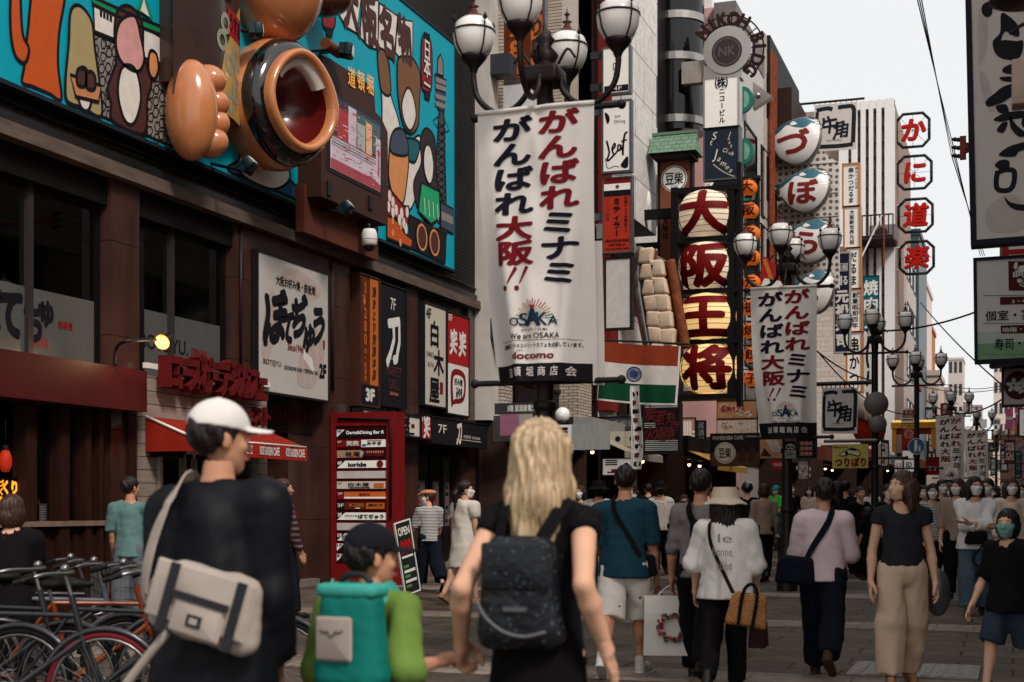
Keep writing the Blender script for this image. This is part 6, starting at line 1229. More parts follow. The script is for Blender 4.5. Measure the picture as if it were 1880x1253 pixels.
P.blob([(.2, .55), (.35, .72), (.6, .82), (.78, .66), (.72, .5), (.5, .6), (.35, .52)], M('fish_cream', (206, 196, 160), .8), 2, INK, .015); P.blob([(.38, .74), (.55, .86), (.72, .76), (.6, .72), (.48, .76)], M('fish_dark_green', (40, 56, 46), .8), 3); P.ell(.4, .64, .03, .03, INK, 4)
root = sign('fishing_banner', 'yellow cloth with a fish and maroon letters right of the middle banner', P, 'banner'); mb = MB(); mb.cyl(P.pt(-.15, P.h + .06), P.pt(P.w + .15, P.h + .06), .03, m=STEEL, n=8); part('rail', root, mb)
# red and white giant arm shape
c = atD(1585, 775, 36); root = empty('giant_arm', tuple(c), 'big red sculpted sleeve with a pale hand left of the third lamp', 'sculpture'); mb = MB(); mb.ball(c + V((.12, .3, -.15)), (.42, .3, .45), M('sleeve_red', (170, 48, 34), .5), 20, 12); part('sleeve', root, mb)
mb = MB(); hp = [(-.42, .75), (-.28, .55), (-.1, .35), (.1, .22)]; mb.tube([c + V((x, .0, z)) for x, z in hp], [.1, .2, .24, .2], M('hand_pale', (220, 196, 180), .5), 14)
for k in range(4): mb.tube(smooth_pts([tuple(c + V((-.05 + .07 * k, -.14, .42 - .07 * k))), tuple(c + V((.08 + .06 * k, -.2, .22 - .05 * k))), tuple(c + V((.1 + .05 * k, -.12, .04)))], 4), .055, M('hand_pale'), 8)
part('hand', root, mb)
# ---------------------------------------------------------------- flag
YV = Yx(1172, -6.2); a = atY(1104, 627, YV); b = atY(1250, 636, YV); d = atY(1096, 735, YV); e = atY(1244, 745, YV); root = empty('tricolour_flag', tuple(a), 'saffron, white and green flag with a blue wheel and white edging', 'flag')
fw = (b - a).length; fh = a.z - d.z
def fn(u, v, o): 
    s, t = u / fw, v / fh; p = d * (1 - s) * (1 - t) + e * s * (1 - t) + a * (1 - s) * t + b * s * t; return p + V((0, -.04 * math.sin(s * 9 + t) * (1.2 - t) - .03 * math.sin(s * 21) * (1 - t) - o, -.02 * math.sin(s * math.pi)))
P = Panel(d, (1, 0, 0), (0, -1, 0), fw, fh, fn=fn, maxe=.12); FO, FG_, FB_ = M('flag_saffron', (136, 54, 30), .8), M('flag_green', (12, 64, 42), .8), M('flag_blue', (40, 60, 100), .8); FWt = M('flag_white', (206, 198, 190), .85)
P.rect(0, .66, 1, 1, FO, 0); P.rect(0, .34, 1, .66, FWt, 0); P.rect(0, 0, 1, .34, FG_, 0); P.ring(.44, .5, .12 * fh, .02, FB_, 2); P.ell(.44, .5, .03, .03, FB_, 2)
for k in range(24): t = k * math.pi / 12; P.stroke([(.44, .5), (.44 + .115 * fh * math.cos(t) / fw, .5 + .115 * math.sin(t))], .012, FB_, 2)
for r_ in ((0, 0, 1, .03), (0, 0, .015, .34), (.975, 0, 1, 1)): P.rect(*r_, FWt, 1)
part('cloth', root, P.mb); mb = MB(); mb.cyl(a + V((-.1, 0, .03)), b + V((.15, 0, .03)), .02, m=BLK, n=6); part('rail', root, mb)
# tall thin pennant in front of it
q0, q1 = atD(1160, 709, 22), atD(1168, 862, 22); root = empty('nobori_pennant', (q0.x, q0.y, 0), 'narrow white and maroon pennant on a thin pole in front of the tricolour flag', 'flag'); mb = MB(); mb.cyl((q0.x, q0.y, 0), tuple(q0), .014, m=WHITEP, n=6); part('pole', root, mb)
P = Panel((q1.x - .05, q0.y - .02, q1.z), (1, 0, 0), (0, -1, 0), .16, q0.z - q1.z, fn=lambda u, v, o: V((q1.x - .06 + u + .03 * math.sin(v * 4), q0.y - .02 - o + .04 * math.sin(u * 30), q1.z + v)), maxe=.1); P.rect(0, 0, 1, 1, FWt, 0)
for k in range(9): P.rect(.1, .04 + .105 * k, .55 if k % 2 else .9, .09 + .105 * k, MRN if k % 2 else INK, 1)
part('cloth', root, P.mb)
# ---------------------------------------------------------------- street level shops along the left, beyond the big building
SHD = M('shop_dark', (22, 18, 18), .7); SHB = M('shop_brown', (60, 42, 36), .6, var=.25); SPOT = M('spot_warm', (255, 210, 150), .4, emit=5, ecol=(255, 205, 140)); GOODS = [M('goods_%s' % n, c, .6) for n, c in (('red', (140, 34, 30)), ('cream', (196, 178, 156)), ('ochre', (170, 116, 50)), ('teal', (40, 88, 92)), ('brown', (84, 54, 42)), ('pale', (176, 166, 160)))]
def shop(lb, Y0, Y1, X, h, mat, fas=.55, aw=None, seed=1, back=1.6, lights=2):
    t = empty('shopfront', (X, (Y0 + Y1) / 2, gz(Y0)), lb, 'shop'); g = gz(Y0) - .05; rnd = random.Random(seed)
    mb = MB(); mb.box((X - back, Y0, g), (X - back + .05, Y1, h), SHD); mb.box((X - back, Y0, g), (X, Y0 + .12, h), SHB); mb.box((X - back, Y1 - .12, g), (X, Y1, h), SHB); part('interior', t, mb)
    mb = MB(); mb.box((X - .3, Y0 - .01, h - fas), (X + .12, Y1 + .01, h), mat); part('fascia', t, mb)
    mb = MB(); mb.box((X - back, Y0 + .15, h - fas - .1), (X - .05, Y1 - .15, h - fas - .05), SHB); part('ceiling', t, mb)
    mb = MB(); z = g + .75
    mb.box((X - .8, Y0 + .3, g), (X - .25, Y1 - 1.2, z), SHB)
    y = Y0 + .35
    while y < Y1 - 1.4:
        w_ = rnd.uniform(.18, .4); mb.box((X - .75, y, z + .002), (X - .3, y + w_, z + rnd.uniform(.08, .35)), rnd.choice(GOODS)); y += w_ + .05
    part('display_counter', t, mb)
    for k in range(3):
        y = Y0 + .3 + rnd.random() * (Y1 - Y0 - 1.2); P = Panel((X - back + .08, y, g + 1.5), (0, 1, 0), (1, 0, 0), .6, .8); P.board(rnd.choice(GOODS), .02)
        for q in range(4): P.rect(.1, .1 + .2 * q, .4 + .5 * rnd.random(), .2 + .2 * q, rnd.choice(GOODS), 1)
        part('poster', t, P.mb)
    for k in range(lights): mb = MB(); y = Y0 + (k + .6) * (Y1 - Y0) / (lights + .2); mb.cyl((X - .4, y, h - fas - .22), (X - .4, y, h - fas - .1), .05, m=BLK, n=8); mb.ball((X - .4, y, h - fas - .24), .05, SPOT, 8, 6); part('spot_lamp', t, mb)
    if aw:
        mb = MB(); mb.add([(X + .12, Y0, h - fas + .1), (X + 1.0, Y0, h - fas - .3), (X + 1.0, Y1, h - fas - .3), (X + .12, Y1, h - fas + .1), (X + 1.0, Y0, h - fas - .48), (X + 1.0, Y1, h - fas - .48)], [(0, 1, 2, 3), (1, 4, 5, 2)], aw); part('awning', t, mb)
    return t
ys = [Yx(880), 33.5, 37.5, 41.5, 46.5, 52, 58, 66, 75, 86]
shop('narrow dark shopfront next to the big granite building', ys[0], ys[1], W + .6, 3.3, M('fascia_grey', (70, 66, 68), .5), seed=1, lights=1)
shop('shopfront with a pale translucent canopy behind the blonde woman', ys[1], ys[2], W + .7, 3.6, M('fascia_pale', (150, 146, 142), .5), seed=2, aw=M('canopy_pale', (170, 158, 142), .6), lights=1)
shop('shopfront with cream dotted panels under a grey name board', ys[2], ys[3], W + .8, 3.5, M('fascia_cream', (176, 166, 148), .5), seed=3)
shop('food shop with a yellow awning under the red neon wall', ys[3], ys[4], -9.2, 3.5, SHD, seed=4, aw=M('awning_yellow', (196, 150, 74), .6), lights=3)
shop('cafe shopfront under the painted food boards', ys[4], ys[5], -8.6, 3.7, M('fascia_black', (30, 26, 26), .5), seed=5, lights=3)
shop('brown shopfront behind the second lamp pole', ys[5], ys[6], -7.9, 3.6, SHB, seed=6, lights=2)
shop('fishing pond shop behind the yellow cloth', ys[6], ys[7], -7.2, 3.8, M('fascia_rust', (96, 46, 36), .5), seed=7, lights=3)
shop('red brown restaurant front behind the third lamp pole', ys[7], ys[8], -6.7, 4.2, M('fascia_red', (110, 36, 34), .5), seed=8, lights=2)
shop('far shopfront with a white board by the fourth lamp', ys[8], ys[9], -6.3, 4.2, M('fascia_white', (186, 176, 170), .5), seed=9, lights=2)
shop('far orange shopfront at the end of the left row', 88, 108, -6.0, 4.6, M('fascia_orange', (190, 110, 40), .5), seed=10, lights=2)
def fs(name, lb, xl, xr, yt, yb, D, face, draw=None, fr=None, t=.12, cat='sign', **k):
    Y = atD((xl + xr) / 2, HY, D).y; P = faceP(xl, xr, yt, yb, Y)
    if draw: draw(P)
    return sign(name, lb, P, cat, None, fr or 0, BLK if fr else None, face, t)
fs('street_number_sign', 'small grey sign with white letters under the nearest banner', 908, 988, 740, 760, 26, M('plate_grey', (60, 58, 62), .5), lambda P: P.fit('5階 居酒屋電気', .3, .2, .95, .8, WHITEP, 2, .02))
fs('hoarding', 'mauve pink hoarding board behind the nearest lamp pole', 918, 950, 745, 800, 29, M('panel_mauve', (150, 96, 120), .5), cat='board'); fs('hoarding', 'pale upright board beside the mauve pink hoarding', 953, 975, 740, 800, 29, M('panel_pale', (160, 150, 146), .5), cat='board')
c = atD(1033, 762, 22); root = empty('globe_lamp', (c.x, c.y, gz(c.y)), 'white ball lamp on a dark post right of the blonde woman', 'street lamp'); mb = MB(); mb.ball(tuple(c), .118, GLOBE, 20, 14); part('globe', root, mb); mb = MB(); mb.cyl((c.x, c.y, 0), (c.x, c.y, c.z - .1), .07, m=BLK, n=12); mb.lathe([(.07, c.z - .16), (.11, c.z - .12), (.09, c.z - .09)], (c.x, c.y, 0), BLK, 14); part('post', root, mb)
P = Panel((c.x - .13, c.y - .1, c.z - .42), (1, 0, 0), (0, -1, 0), .3, .26); P.board(WHITEP, .02); P.fit('EE', .2, .3, .8, .8, INK, 2, .06); part('plate', root, P.mb)
fs('canopy_sign', 'grey translucent canopy panel behind the ball lamp', 1050, 1118, 778, 826, 33, M('translucent_grey', (150, 152, 150), .4, var=.2, stretch=(6, 1, .5)), cat='board'); 
fs('building_name_board', 'grey name board with faint characters left of the neon wall', 1095, 1194, 766, 790, 38, M('nameboard_grey', (62, 62, 66), .5), lambda P: P.fit('千松ビル', .3, .25, .85, .75, M('nameboard_letters', (140, 140, 142), .5), 2, .02), .02)
def dots(P):
    for u in (.3, .62): P.ell(u, .5, .07, .07, INK, 2)
    P.rect(.46, 0, .47, 1, M('fold_line', (110, 104, 96), .6), 1)
fs('cream_sign', 'cream board with two dark dots under the grey name board', 1110, 1192, 792, 820, 36, M('panel_cream', (176, 170, 152), .5), dots, cat='board')
def icons(P):
    P.poly([(.62, .55), (.82, .78), (.98, .55), (.8, .35)], INK, 2); [P.rect(.08, .6 + .13 * i, .5, .68 + .13 * i, INK, 2) for i in range(3)]; P.rect(.15, .1, .9, .2, MRD, 2); P.rect(.3, .2, .6, .36, MRD, 2); P.rect(.6, .2, .85, .28, MRD, 2)
fs('icon_sign', 'small white sign with black bars and a red picture above the teal shirted man', 1107, 1160, 843, 872, 26, LITW, icons, .02)
# neon wall
P = faceP(1183, 1247, 742, 832, Yx(1215, -8.3)); NRD = M('neon_red_tube', (92, 12, 18), .3); NDK = M('neon_back', (32, 18, 20), .5); NWH = M('neon_white_tube', (176, 184, 178), .3)
for v in list(np.linspace(.05, .24, 6)) + [.93, .97]: P.rect(.02, v, .96, v + .018, NWH, 1)
for v in (.52, .56, .60): P.rect(0, v, .32, v + .015, NWH, 1)
for i, (c_, u, v, s_) in enumerate((('炭', .17, .8, .5), ('火', .17, .4, .5), ('酒', .46, .72, .52), ('場', .46, .38, .52), ('肉', .72, .7, .5), ('焼', .72, .4, .5), ('き', .9, .55, .4))): P.ch(c_, u, v, s_ * P.h * .62, NRD, 2, .02, .8)
root = sign('neon_wall', 'dark wall sign of unlit red neon characters with white neon stripes', P, 'sign', None, .03, BLK, NDK, .3)
def stripes(P):
    for i in range(5): P.rect(.2 + .12 * i, .12, .27 + .12 * i, .9, LITW, 1)
    for v in (.2, .35, .5): P.rect(.8, v, 1, v + .06, LITW, 1)
fs('striped_sign', 'dusty pink board with white upright stripes right of the neon wall', 1250, 1276, 768, 822, 45, M('panel_dusty_pink', (186, 136, 124), .5), stripes, .02); fs('menu_sign', 'narrow dark sign with pale letters beside the dusty pink board', 1278, 1296, 772, 820, 45.5, SHD, lambda P: P.vt('居酒屋', .5, .1, .95, M('nameboard_letters'), 2))
FOOD = [M('food_%s' % n, c, .5, var=.3, scale=12) for n, c in (('tan', (176, 132, 96)), ('white', (206, 190, 176)), ('rust', (130, 60, 40)), ('green', (92, 100, 70)), ('dark', (60, 40, 34)))]
def food(seed):
    def d(P):
        rnd = random.Random(seed)
        for k in range(5):
            u, v = rnd.uniform(.15, .85), rnd.uniform(.2, .8); P.ell(u, v, P.h * .24, P.h * .17, FOOD[1], 1 + .1 * k)
            for j in range(7): P.ell(min(.95, max(.05, u + rnd.uniform(-.08, .08))), min(.93, max(.07, v + rnd.uniform(-.1, .1))), P.h * .055, P.h * .04, rnd.choice(FOOD), 2 + .1 * k + .01 * j)
    return d
def fd2(P): food(3)(P); P.fit('豆柴カフェ', .1, .4, .7, .7, MRD, 4, .03)
fs('food_board', 'upper painted food board with red letters under the great lanterns', 1317, 1390, 736, 768, 43, FOOD[0], fd2, .02); fs('food_board', 'lower food board directly under the one with red letters', 1317, 1390, 770, 798, 43, FOOD[1], food(5), .02)
def mame(P):
    P.fit('MAMESHIBA CAFE OSAKA', .04, .82, .96, .94, M('cafe_letters', (190, 178, 164), .5), 2, .02); P.rect(.0, 0, 1, .42, M('cafe_brown', (86, 54, 38), .5, var=.4, scale=9), .6); P.ell(.3, .4, P.h * .34, P.h * .34, M('cafe_letters'), 1); P.ell(.3, .4, P.h * .30, P.h * .30, INK, 2); P.ell(.3, .4, P.h * .285, P.h * .285, M('cafe_letters'), 2.5); P.fit('豆柴', .17, .24, .43, .56, INK, 3, .02)
    for q in ([(.55, .2), (.62, .5), (.7, .55), (.74, .3), (.7, .1)], [(.78, .15), (.84, .6), (.92, .55), (.94, .2)]): P.blob(q, FOOD[4], 1)
fs('cafe_board', 'dark brown cafe board with English name and a round crest, above the crowd', 1305, 1393, 797, 855, 40, M('cafe_black', (34, 24, 22), .5), mame, .02)
def roll(P):
    for k in range(6): P.curve([(.3 + .07 * k, .85), (.45 + .07 * k, .55), (.6 + .06 * k, .3)], P.h * .09, FOOD[1], 1); 
    P.poly([(.05, .1), (.2, .5), (.5, .1)], FOOD[4], 2)
fs('food_board', 'small food picture board left of the second lamp pole', 1394, 1440, 803, 842, 42, FOOD[0], roll, .02)
q = lpos[1]; P = faceP(1441, 1461, 797, 842, q.y - .12); P.rect(0, .72, 1, 1, M('pole_sign_grey', (120, 128, 118), .5), .5); P.rect(0, .34, 1, .72, MRD, .5); P.rect(0, .36, 1, .70, INK, .8); P.rect(0, 0, 1, .34, M('pole_sign_grey'), .5); P.ring(.32, .48, .03, .008, WHITEP, 2); P.ring(.68, .48, .03, .008, WHITEP, 2); P.stroke([(.32, .48), (.45, .58), (.62, .58), (.68, .48)], .008, WHITEP, 2); P.fit('放置自転', .15, .8, .85, .92, INK, 2); P.fit('大阪市', .2, .1, .8, .25, INK, 2); sign('bicycle_sign', 'narrow bicycle parking sign fixed on the second lamp pole', P, 'sign', mface=WHITEP, t=.02)
def neon2(P):
    for i in range(3): P.fit('酒場焼', .18, .12 + .27 * i, .82, .32 + .27 * i, M('neon_rose', (176, 112, 96), .4), 2, .02)
fs('neon_sign', 'dark square sign with rose coloured characters right of the second lamp pole', 1462, 1498, 806, 841, 30, SHD, neon2, .02)
fs('red_notice', 'small red notice board behind the second lamp, under the food pictures', 1416, 1440, 845, 862, 41, RED, lambda P: P.fit('大阪名物', .1, .3, .9, .7, WHITEP, 2)); fs('menu_sign', 'tall pale menu panel right of the second lamp pole', 1466, 1484, 846, 880, 31, M('panel_pale'), food(9), .015)
# far signs at the street end
def love(P): P.rect(0, .86, 1, 1, M('yellow_board', (206, 176, 90), .5), 1); P.fit('↑200m', .1, .88, .9, .98, INK, 2); P.ell(.5, .7, P.w * .4, P.w * .4, ORNG, 1); P.ch('愛', .5, .7, P.w * .6, WHITEP, 2, .06); P.ch('愛', .5, .7, P.w * .58, MRD, 3, .03); P.rect(0, 0, 1, .22, LITW, 1); P.rect(.1, .24, .9, .34, DRED, 2)
fs('love_sign', 'red and yellow sign with one character in an orange disc by the fourth lamp', 1657, 1680, 778, 842, 46, RED, love, .02); fs('clinic_sign', 'small white sign reading ED beside the fourth lamp', 1660, 1683, 845, 866, 45, LITW, lambda P: P.fit('ED', .15, .4, .6, .8, M('ink_navy', (30, 40, 80), .5), 2, .04))
fs('notice_sign', 'white square notice with red characters above the orange gate', 1654, 1682, 750, 775, 47, WHITEP, lambda P: (P.fit('道頓堀', .1, .6, .9, .9, RED, 2, .03), P.fit('商店会', .1, .3, .9, .55, RED, 2, .03), P.rect(.1, .12, .8, .2, INK, 2)))
P = faceP(1638, 1720, 776, 830, 56); root = empty('shop_gate', tuple(P.O), 'orange and yellow gate shaped shop front with bulbs along its top', 'shop front'); mb = MB(); GY = M('gate_yellow', (206, 140, 44), .5); GR_ = M('gate_red', (130, 36, 34), .5)
for (u0, v0, u1, v1, m_, d_) in ((-.02, .8, 1.02, 1, GY, .2), (.05, .6, .95, .8, GR_, .12), (0, 0, .1, .8, GY, .15), (.88, .1, 1, .8, GY, .15)): a, b = P.pt(u0 * P.w, v0 * P.h), P.pt(u1 * P.w, v1 * P.h); mb.box((a.x, 56 - d_, a.z), (b.x, 56 + .1, b.z), m_)
part('beams', root, mb); mb = MB()
for i in range(14): mb.ball(P.pt(P.w * (i + .5) / 14, P.h * 1.03), .07, M('gate_bulb', (240, 200, 120), .4, emit=.4), 8, 6)
part('bulbs', root, mb)
fs('shop_sign', 'white far shop sign with red characters left of the clinic sign', 1643, 1656, 845, 870, 48, LITW, lambda P: P.fit('今日人気', .08, .2, .92, .8, RED, 2, .03)); fs('arrow_sign', 'dark red far sign with two pale arrows right of the fourth lamp', 1700, 1724, 840, 872, 50, DRED, lambda P: [P.poly([(u - .1, .45), (u + .1, .45), (u, .2)], WHITEP, 2) for u in (.3, .7)], .01)
fs('picture_sign', 'framed brown picture sign behind the third lamp pole', 1619, 1630, 810, 860, 44, SHB, food(4), .03); fs('oval_sign', 'pale cream sign board beyond the far lamps', 1793, 1812, 770, 786, 95, LITW); fs('far_name_board', 'white far name board with black characters left of the blossom sign', 1818, 1837, 768, 782, 100, LITW, lambda P: P.fit('道頓堀', .1, .2, .9, .8, INK, 2, .03)); fs('far_board', 'far dark board among the tangled wires', 1806, 1834, 812, 830, 95, M('plate_grey'), lambda P: P.fit('グルメ', .1, .2, .9, .8, WHITEP, 2, .03))
for i, (xl, xr, yt, yb, D, m_) in enumerate(((1700, 1712, 750, 790, 80, TEALS), (1728, 1742, 742, 762, 90, RED), (1770, 1784, 740, 760, 110, WHITEP), (1846, 1862, 810, 850, 60, RED), (1822, 1836, 790, 806, 80, GOODS[2]), (1800, 1814, 840, 860, 80, GOODS[3]))):
    fs('far_shop_sign', ['far teal hanging sign right of the orange gate', 'far red sign behind the left small banner', 'far white sign above the right small banner', 'far red upright sign under the pink flags', 'far ochre sign among the tangled wires', 'far dark teal sign low among the wires'][i], xl, xr, yt, yb, D, m_, lambda P: P.vt('酒店', .5, .1, .95, WHITEP if m_ is not WHITEP else RED, 2, .03), .05)
CAD = ['red', 'white', 'teal', 'ochre', 'navy', 'cream', 'green', 'dark', 'orange', 'pale blue']; CM = [RED, WHITEP, TEALS, GOODS[2], NAVY, CREAM, M('menu_green', (90, 130, 80), .6), SHD, ORNG, M('sign_pale_blue', (130, 160, 170), .5)]
for i, (x, y, h, D) in enumerate(((1706, 795, 36, 84), (1718, 815, 24, 92), (1733, 790, 20, 120), (1762, 842, 22, 110), (1784, 812, 34, 100), (1806, 826, 26, 96), (1820, 842, 30, 86), (1838, 826, 40, 74), (1852, 770, 30, 66), (1866, 832, 44, 52))):
    fs('far_shop_sign', 'far ' + CAD[i] + ' upright shop sign ' + ('left of the small banners' if i < 3 else 'between the small banners and the far lamp' if i < 5 else 'among the tangled wires at right'), x, x + 7 + i % 3 * 4, y, y + h, D, CM[i], lambda P: P.vt('居酒屋', .5, .05, .95, WHITEP if i not in (1, 5, 9) else INK, 2, .02), .06)
# ---------------------------------------------------------------- figures: implicit surfaces (numpy) turned into meshes
def snet(f, org, vx):
    """surface nets on a scalar grid, negative inside"""
    s = f < 0; c = [slice(0, -1), slice(1, None)]; n = np.array(f.shape) - 1
    cs = np.zeros(tuple(n), np.int8)
    for i in (0, 1):
        for j in (0, 1):
            for k in (0, 1): cs += s[c[i], c[j], c[k]]
    act = (cs > 0) & (cs < 8); idx = -np.ones(tuple(n), np.int64); ii = np.argwhere(act); idx[act] = np.arange(len(ii))
    acc = np.zeros((len(ii), 3)); cnt = np.zeros(len(ii))
    for ax in range(3):
        o1, o2 = [a for a in range(3) if a != ax]
        for a in (0, 1):
            for b in (0, 1):
                lo = ii.copy(); lo[:, o1] += a; lo[:, o2] += b; hi = lo.copy(); hi[:, ax] += 1
                f0 = f[lo[:, 0], lo[:, 1], lo[:, 2]]; f1 = f[hi[:, 0], hi[:, 1], hi[:, 2]]; cr = (f0 < 0) != (f1 < 0)
                t = np.where(cr, f0 / np.where(cr, f0 - f1, 1), 0); p = lo.astype(float); p[:, ax] += t; acc[cr] += p[cr]; cnt[cr] += 1
    v = acc / cnt[:, None] * vx + np.array(org); F = []
    for ax in range(3):
        o1, o2 = (ax + 1) % 3, (ax + 2) % 3; sl0 = [slice(None)] * 3; sl1 = [slice(None)] * 3; sl0[ax] = slice(0, -1); sl1[ax] = slice(1, None)
        ch = s[tuple(sl0)] != s[tuple(sl1)]; e = np.argwhere(ch); e = e[(e[:, o1] > 0) & (e[:, o2] > 0) & (e[:, o1] < f.shape[o1] - 1) & (e[:, o2] < f.shape[o2] - 1)]
        q = []
        for a, b in ((-1, -1), (0, -1), (0, 0), (-1, 0)):
            g = e.copy(); g[:, o1] += a; g[:, o2] += b; q.append(idx[g[:, 0], g[:, 1], g[:, 2]])
        q = np.stack(q, 1); fl = s[e[:, 0], e[:, 1], e[:, 2]]; q[~fl] = q[~fl][:, ::-1]; F.append(q)
    F = np.concatenate(F); F = F[(F >= 0).all(1)]
    return v, F
class SDF:
    def __init__(s, lo, hi, vx):
        s.lo = np.array(lo, float); s.vx = vx; ax = [np.arange(lo[i], hi[i] + vx, vx, dtype=np.float32) for i in range(3)]
        s.X, s.Y, s.Z = np.meshgrid(*ax, indexing='ij', sparse=True); s.f = np.full((len(ax[0]), len(ax[1]), len(ax[2])), 1e3, np.float32)
    def smin(s, d, k):
        if k <= 0: s.f = np.minimum(s.f, d)
        else: h = np.maximum(k - np.abs(s.f - d), 0) / k; s.f = np.minimum(s.f, d) - h * h * k * .25
        return s
    def dcone(s, a, b, ra, rb, fy=1, fx=1):
        a = np.array(a, np.float32); b = np.array(b, np.float32); ba = b - a; px, py, pz = (s.X - a[0]) * fx, (s.Y - a[1]) * fy, s.Z - a[2]; bx, by, bz = ba[0] * fx, ba[1] * fy, ba[2]
        h = np.clip((px * bx + py * by + pz * bz) / (bx * bx + by * by + bz * bz + 1e-9), 0, 1); dx, dy, dz = px - bx * h, py - by * h, pz - bz * h
        return np.sqrt(dx * dx + dy * dy + dz * dz) - (ra + (rb - ra) * h)
    def cone(s, a, b, ra, rb, k=.03, fy=1, fx=1): return s.smin(s.dcone(a, b, ra, rb, fy, fx), k)
    def dell(s, c, r):
        px, py, pz = (s.X - c[0]) / r[0], (s.Y - c[1]) / r[1], (s.Z - c[2]) / r[2]; k0 = np.sqrt(px * px + py * py + pz * pz) + 1e-6; k1 = np.sqrt((px / r[0]) ** 2 + (py / r[1]) ** 2 + (pz / r[2]) ** 2) + 1e-6
        return k0 * (k0 - 1) / k1
    def ell(s, c, r, k=.03): return s.smin(s.dell(c, r), k)
    def sub(s, d, k=.0): 
        if k: h = np.maximum(k - np.abs(s.f + d), 0) / k; s.f = np.maximum(s.f, -d) + h * h * k * .25
        else: s.f = np.maximum(s.f, -d)
        return s
    def clip(s, p, n): # keep the side n points away from
        s.f = np.maximum(s.f, (s.X - p[0]) * n[0] + (s.Y - p[1]) * n[1] + (s.Z - p[2]) * n[2]); return s
    def dclip(s, d, p, n): return np.maximum(d, (s.X - p[0]) * n[0] + (s.Y - p[1]) * n[1] + (s.Z - p[2]) * n[2])
    def folds(s, amp, sc, seed=0, st=(1, 1, 1)):
        r = np.random.RandomState(seed); X, Y, Z = s.X * st[0], s.Y * st[1], s.Z * st[2]; g = 0
        for i in range(5):
            d = r.randn(3); d /= np.linalg.norm(d); k = sc * r.uniform(.6, 1.7); ph = r.rand() * 6.3; w_ = np.sin(k * (d[0] * X + d[1] * Y + d[2] * Z) + ph + 1.3 * np.sin(k * .6 * (d[1] * X - d[0] * Y + d[2] * Z)))
            g = g + w_ * (1 if i else 1.2)
        s.f = s.f + amp * g / 3; return s
    def mesh(s): return snet(s.f, s.lo, s.vx)
MESHC = {}
def np_obj(name, v, F, mat, parent=None, smooth=True):
    me = bpy.data.meshes.new(name); me.from_pydata([tuple(p) for p in v], [], [tuple(int(q) for q in f) for f in F]); me.materials.append(mat); me.polygons.foreach_set('use_smooth', [smooth] * len(F)); me.update()
    o = bpy.data.objects.new(name, me); COL.objects.link(o)
    if parent: o.parent = parent
    return o
# ---- templates
def head_sdf(vx=.006, lo=(-.12, -.16, -.21), hi=(.12, .16, .17)):
    s = SDF(lo, hi, vx); s.f = s.dell((0, -.014, .03), (.076, .098, .087)); s.ell((0, .028, -.03), (.061, .066, .084), .03); s.cone((0, .02, -.055), (0, .062, -.096), .046, .022, .03)
    s.cone((0, .09, .008), (0, .112, -.028), .007, .0125, .012); s.cone((-.042, .076, .026), (.042, .076, .026), .011, .011, .02); s.ell((.042, .06, -.022), (.022, .02, .018), .02); s.ell((-.042, .06, -.022), (.022, .02, .018), .02)
    for x in (-.03, .03): s.sub(s.dell((x, .104, .006), (.019, .016, .011)), .012)
    s.ell((0, .089, -.062), (.023, .010, .0095), .008); s.sub(s.dell((0, .102, -.0625), (.022, .006, .0022)), .004)
    for x in (-.078, .078): s.ell((x, -.014, -.004), (.010, .019, .031), .008)
    return s
def hair_sdf(style, vx=.008):
    lo = {'long': (-.17, -.22, -.46), 'mid': (-.17, -.2, -.3), 'pony': (-.13, -.24, -.34)}.get(style, (-.14, -.17, -.2)); s = SDF(lo, (-lo[0], .16, .18), vx)
    th = np.arctan2(s.X, -s.Y - .01)
    cap = s.dell((0, -.018, .034), (.087, .109, .101))
    front = (s.Y - .082) * -.15 + (s.Z - .068) * .175; n_ = math.hypot(.15, .175)
    short = np.maximum(cap, -front / n_)
    if style in ('short', 'pony'): s.f = short
    else:
        low = {'bob': -.125, 'long': -.36, 'mid': -.23}[style]
        s.f = np.minimum(cap, s.dell((0, -.022, -.02), (.096, .108, .12)))
        if style != 'bob':
            w_ = .075 if style == 'long' else .085; s.cone((-.035, -.055, -.04), (-.03, -.10, low), w_, .055, .06, 1.35); s.cone((.035, -.055, -.04), (.03, -.10, low), w_, .055, .06, 1.35)
            for sx in (-1, 1): s.cone((sx * .085, .0, .0), (sx * .10, -.01, low * .8), .03, .022, .04)
        s.sub(s.dell((0, .125, -.035), (.066, .10, .112)), .01)
        s.clip((0, 0, low - .03), (0, 0, -1))
    if style == 'pony': s.cone((0, -.10, .02), (0, -.15, -.06), .03, .04, .02); s.cone((0, -.15, -.06), (0, -.14, -.28), .04, .018, .03)
    a = .0035 if style == 'short' else .0045
    s.f = s.f + a * np.sin(th * 26 + 22 * s.Z + 2.2 * np.sin(s.Z * 31)) + a * .8 * np.sin(th * 57 - 30 * s.Z) + (.004 * np.sin(s.Z * 60 + th * 9) if style == 'short' else .003 * np.sin(s.Z * 24 + th * 3))
    return s
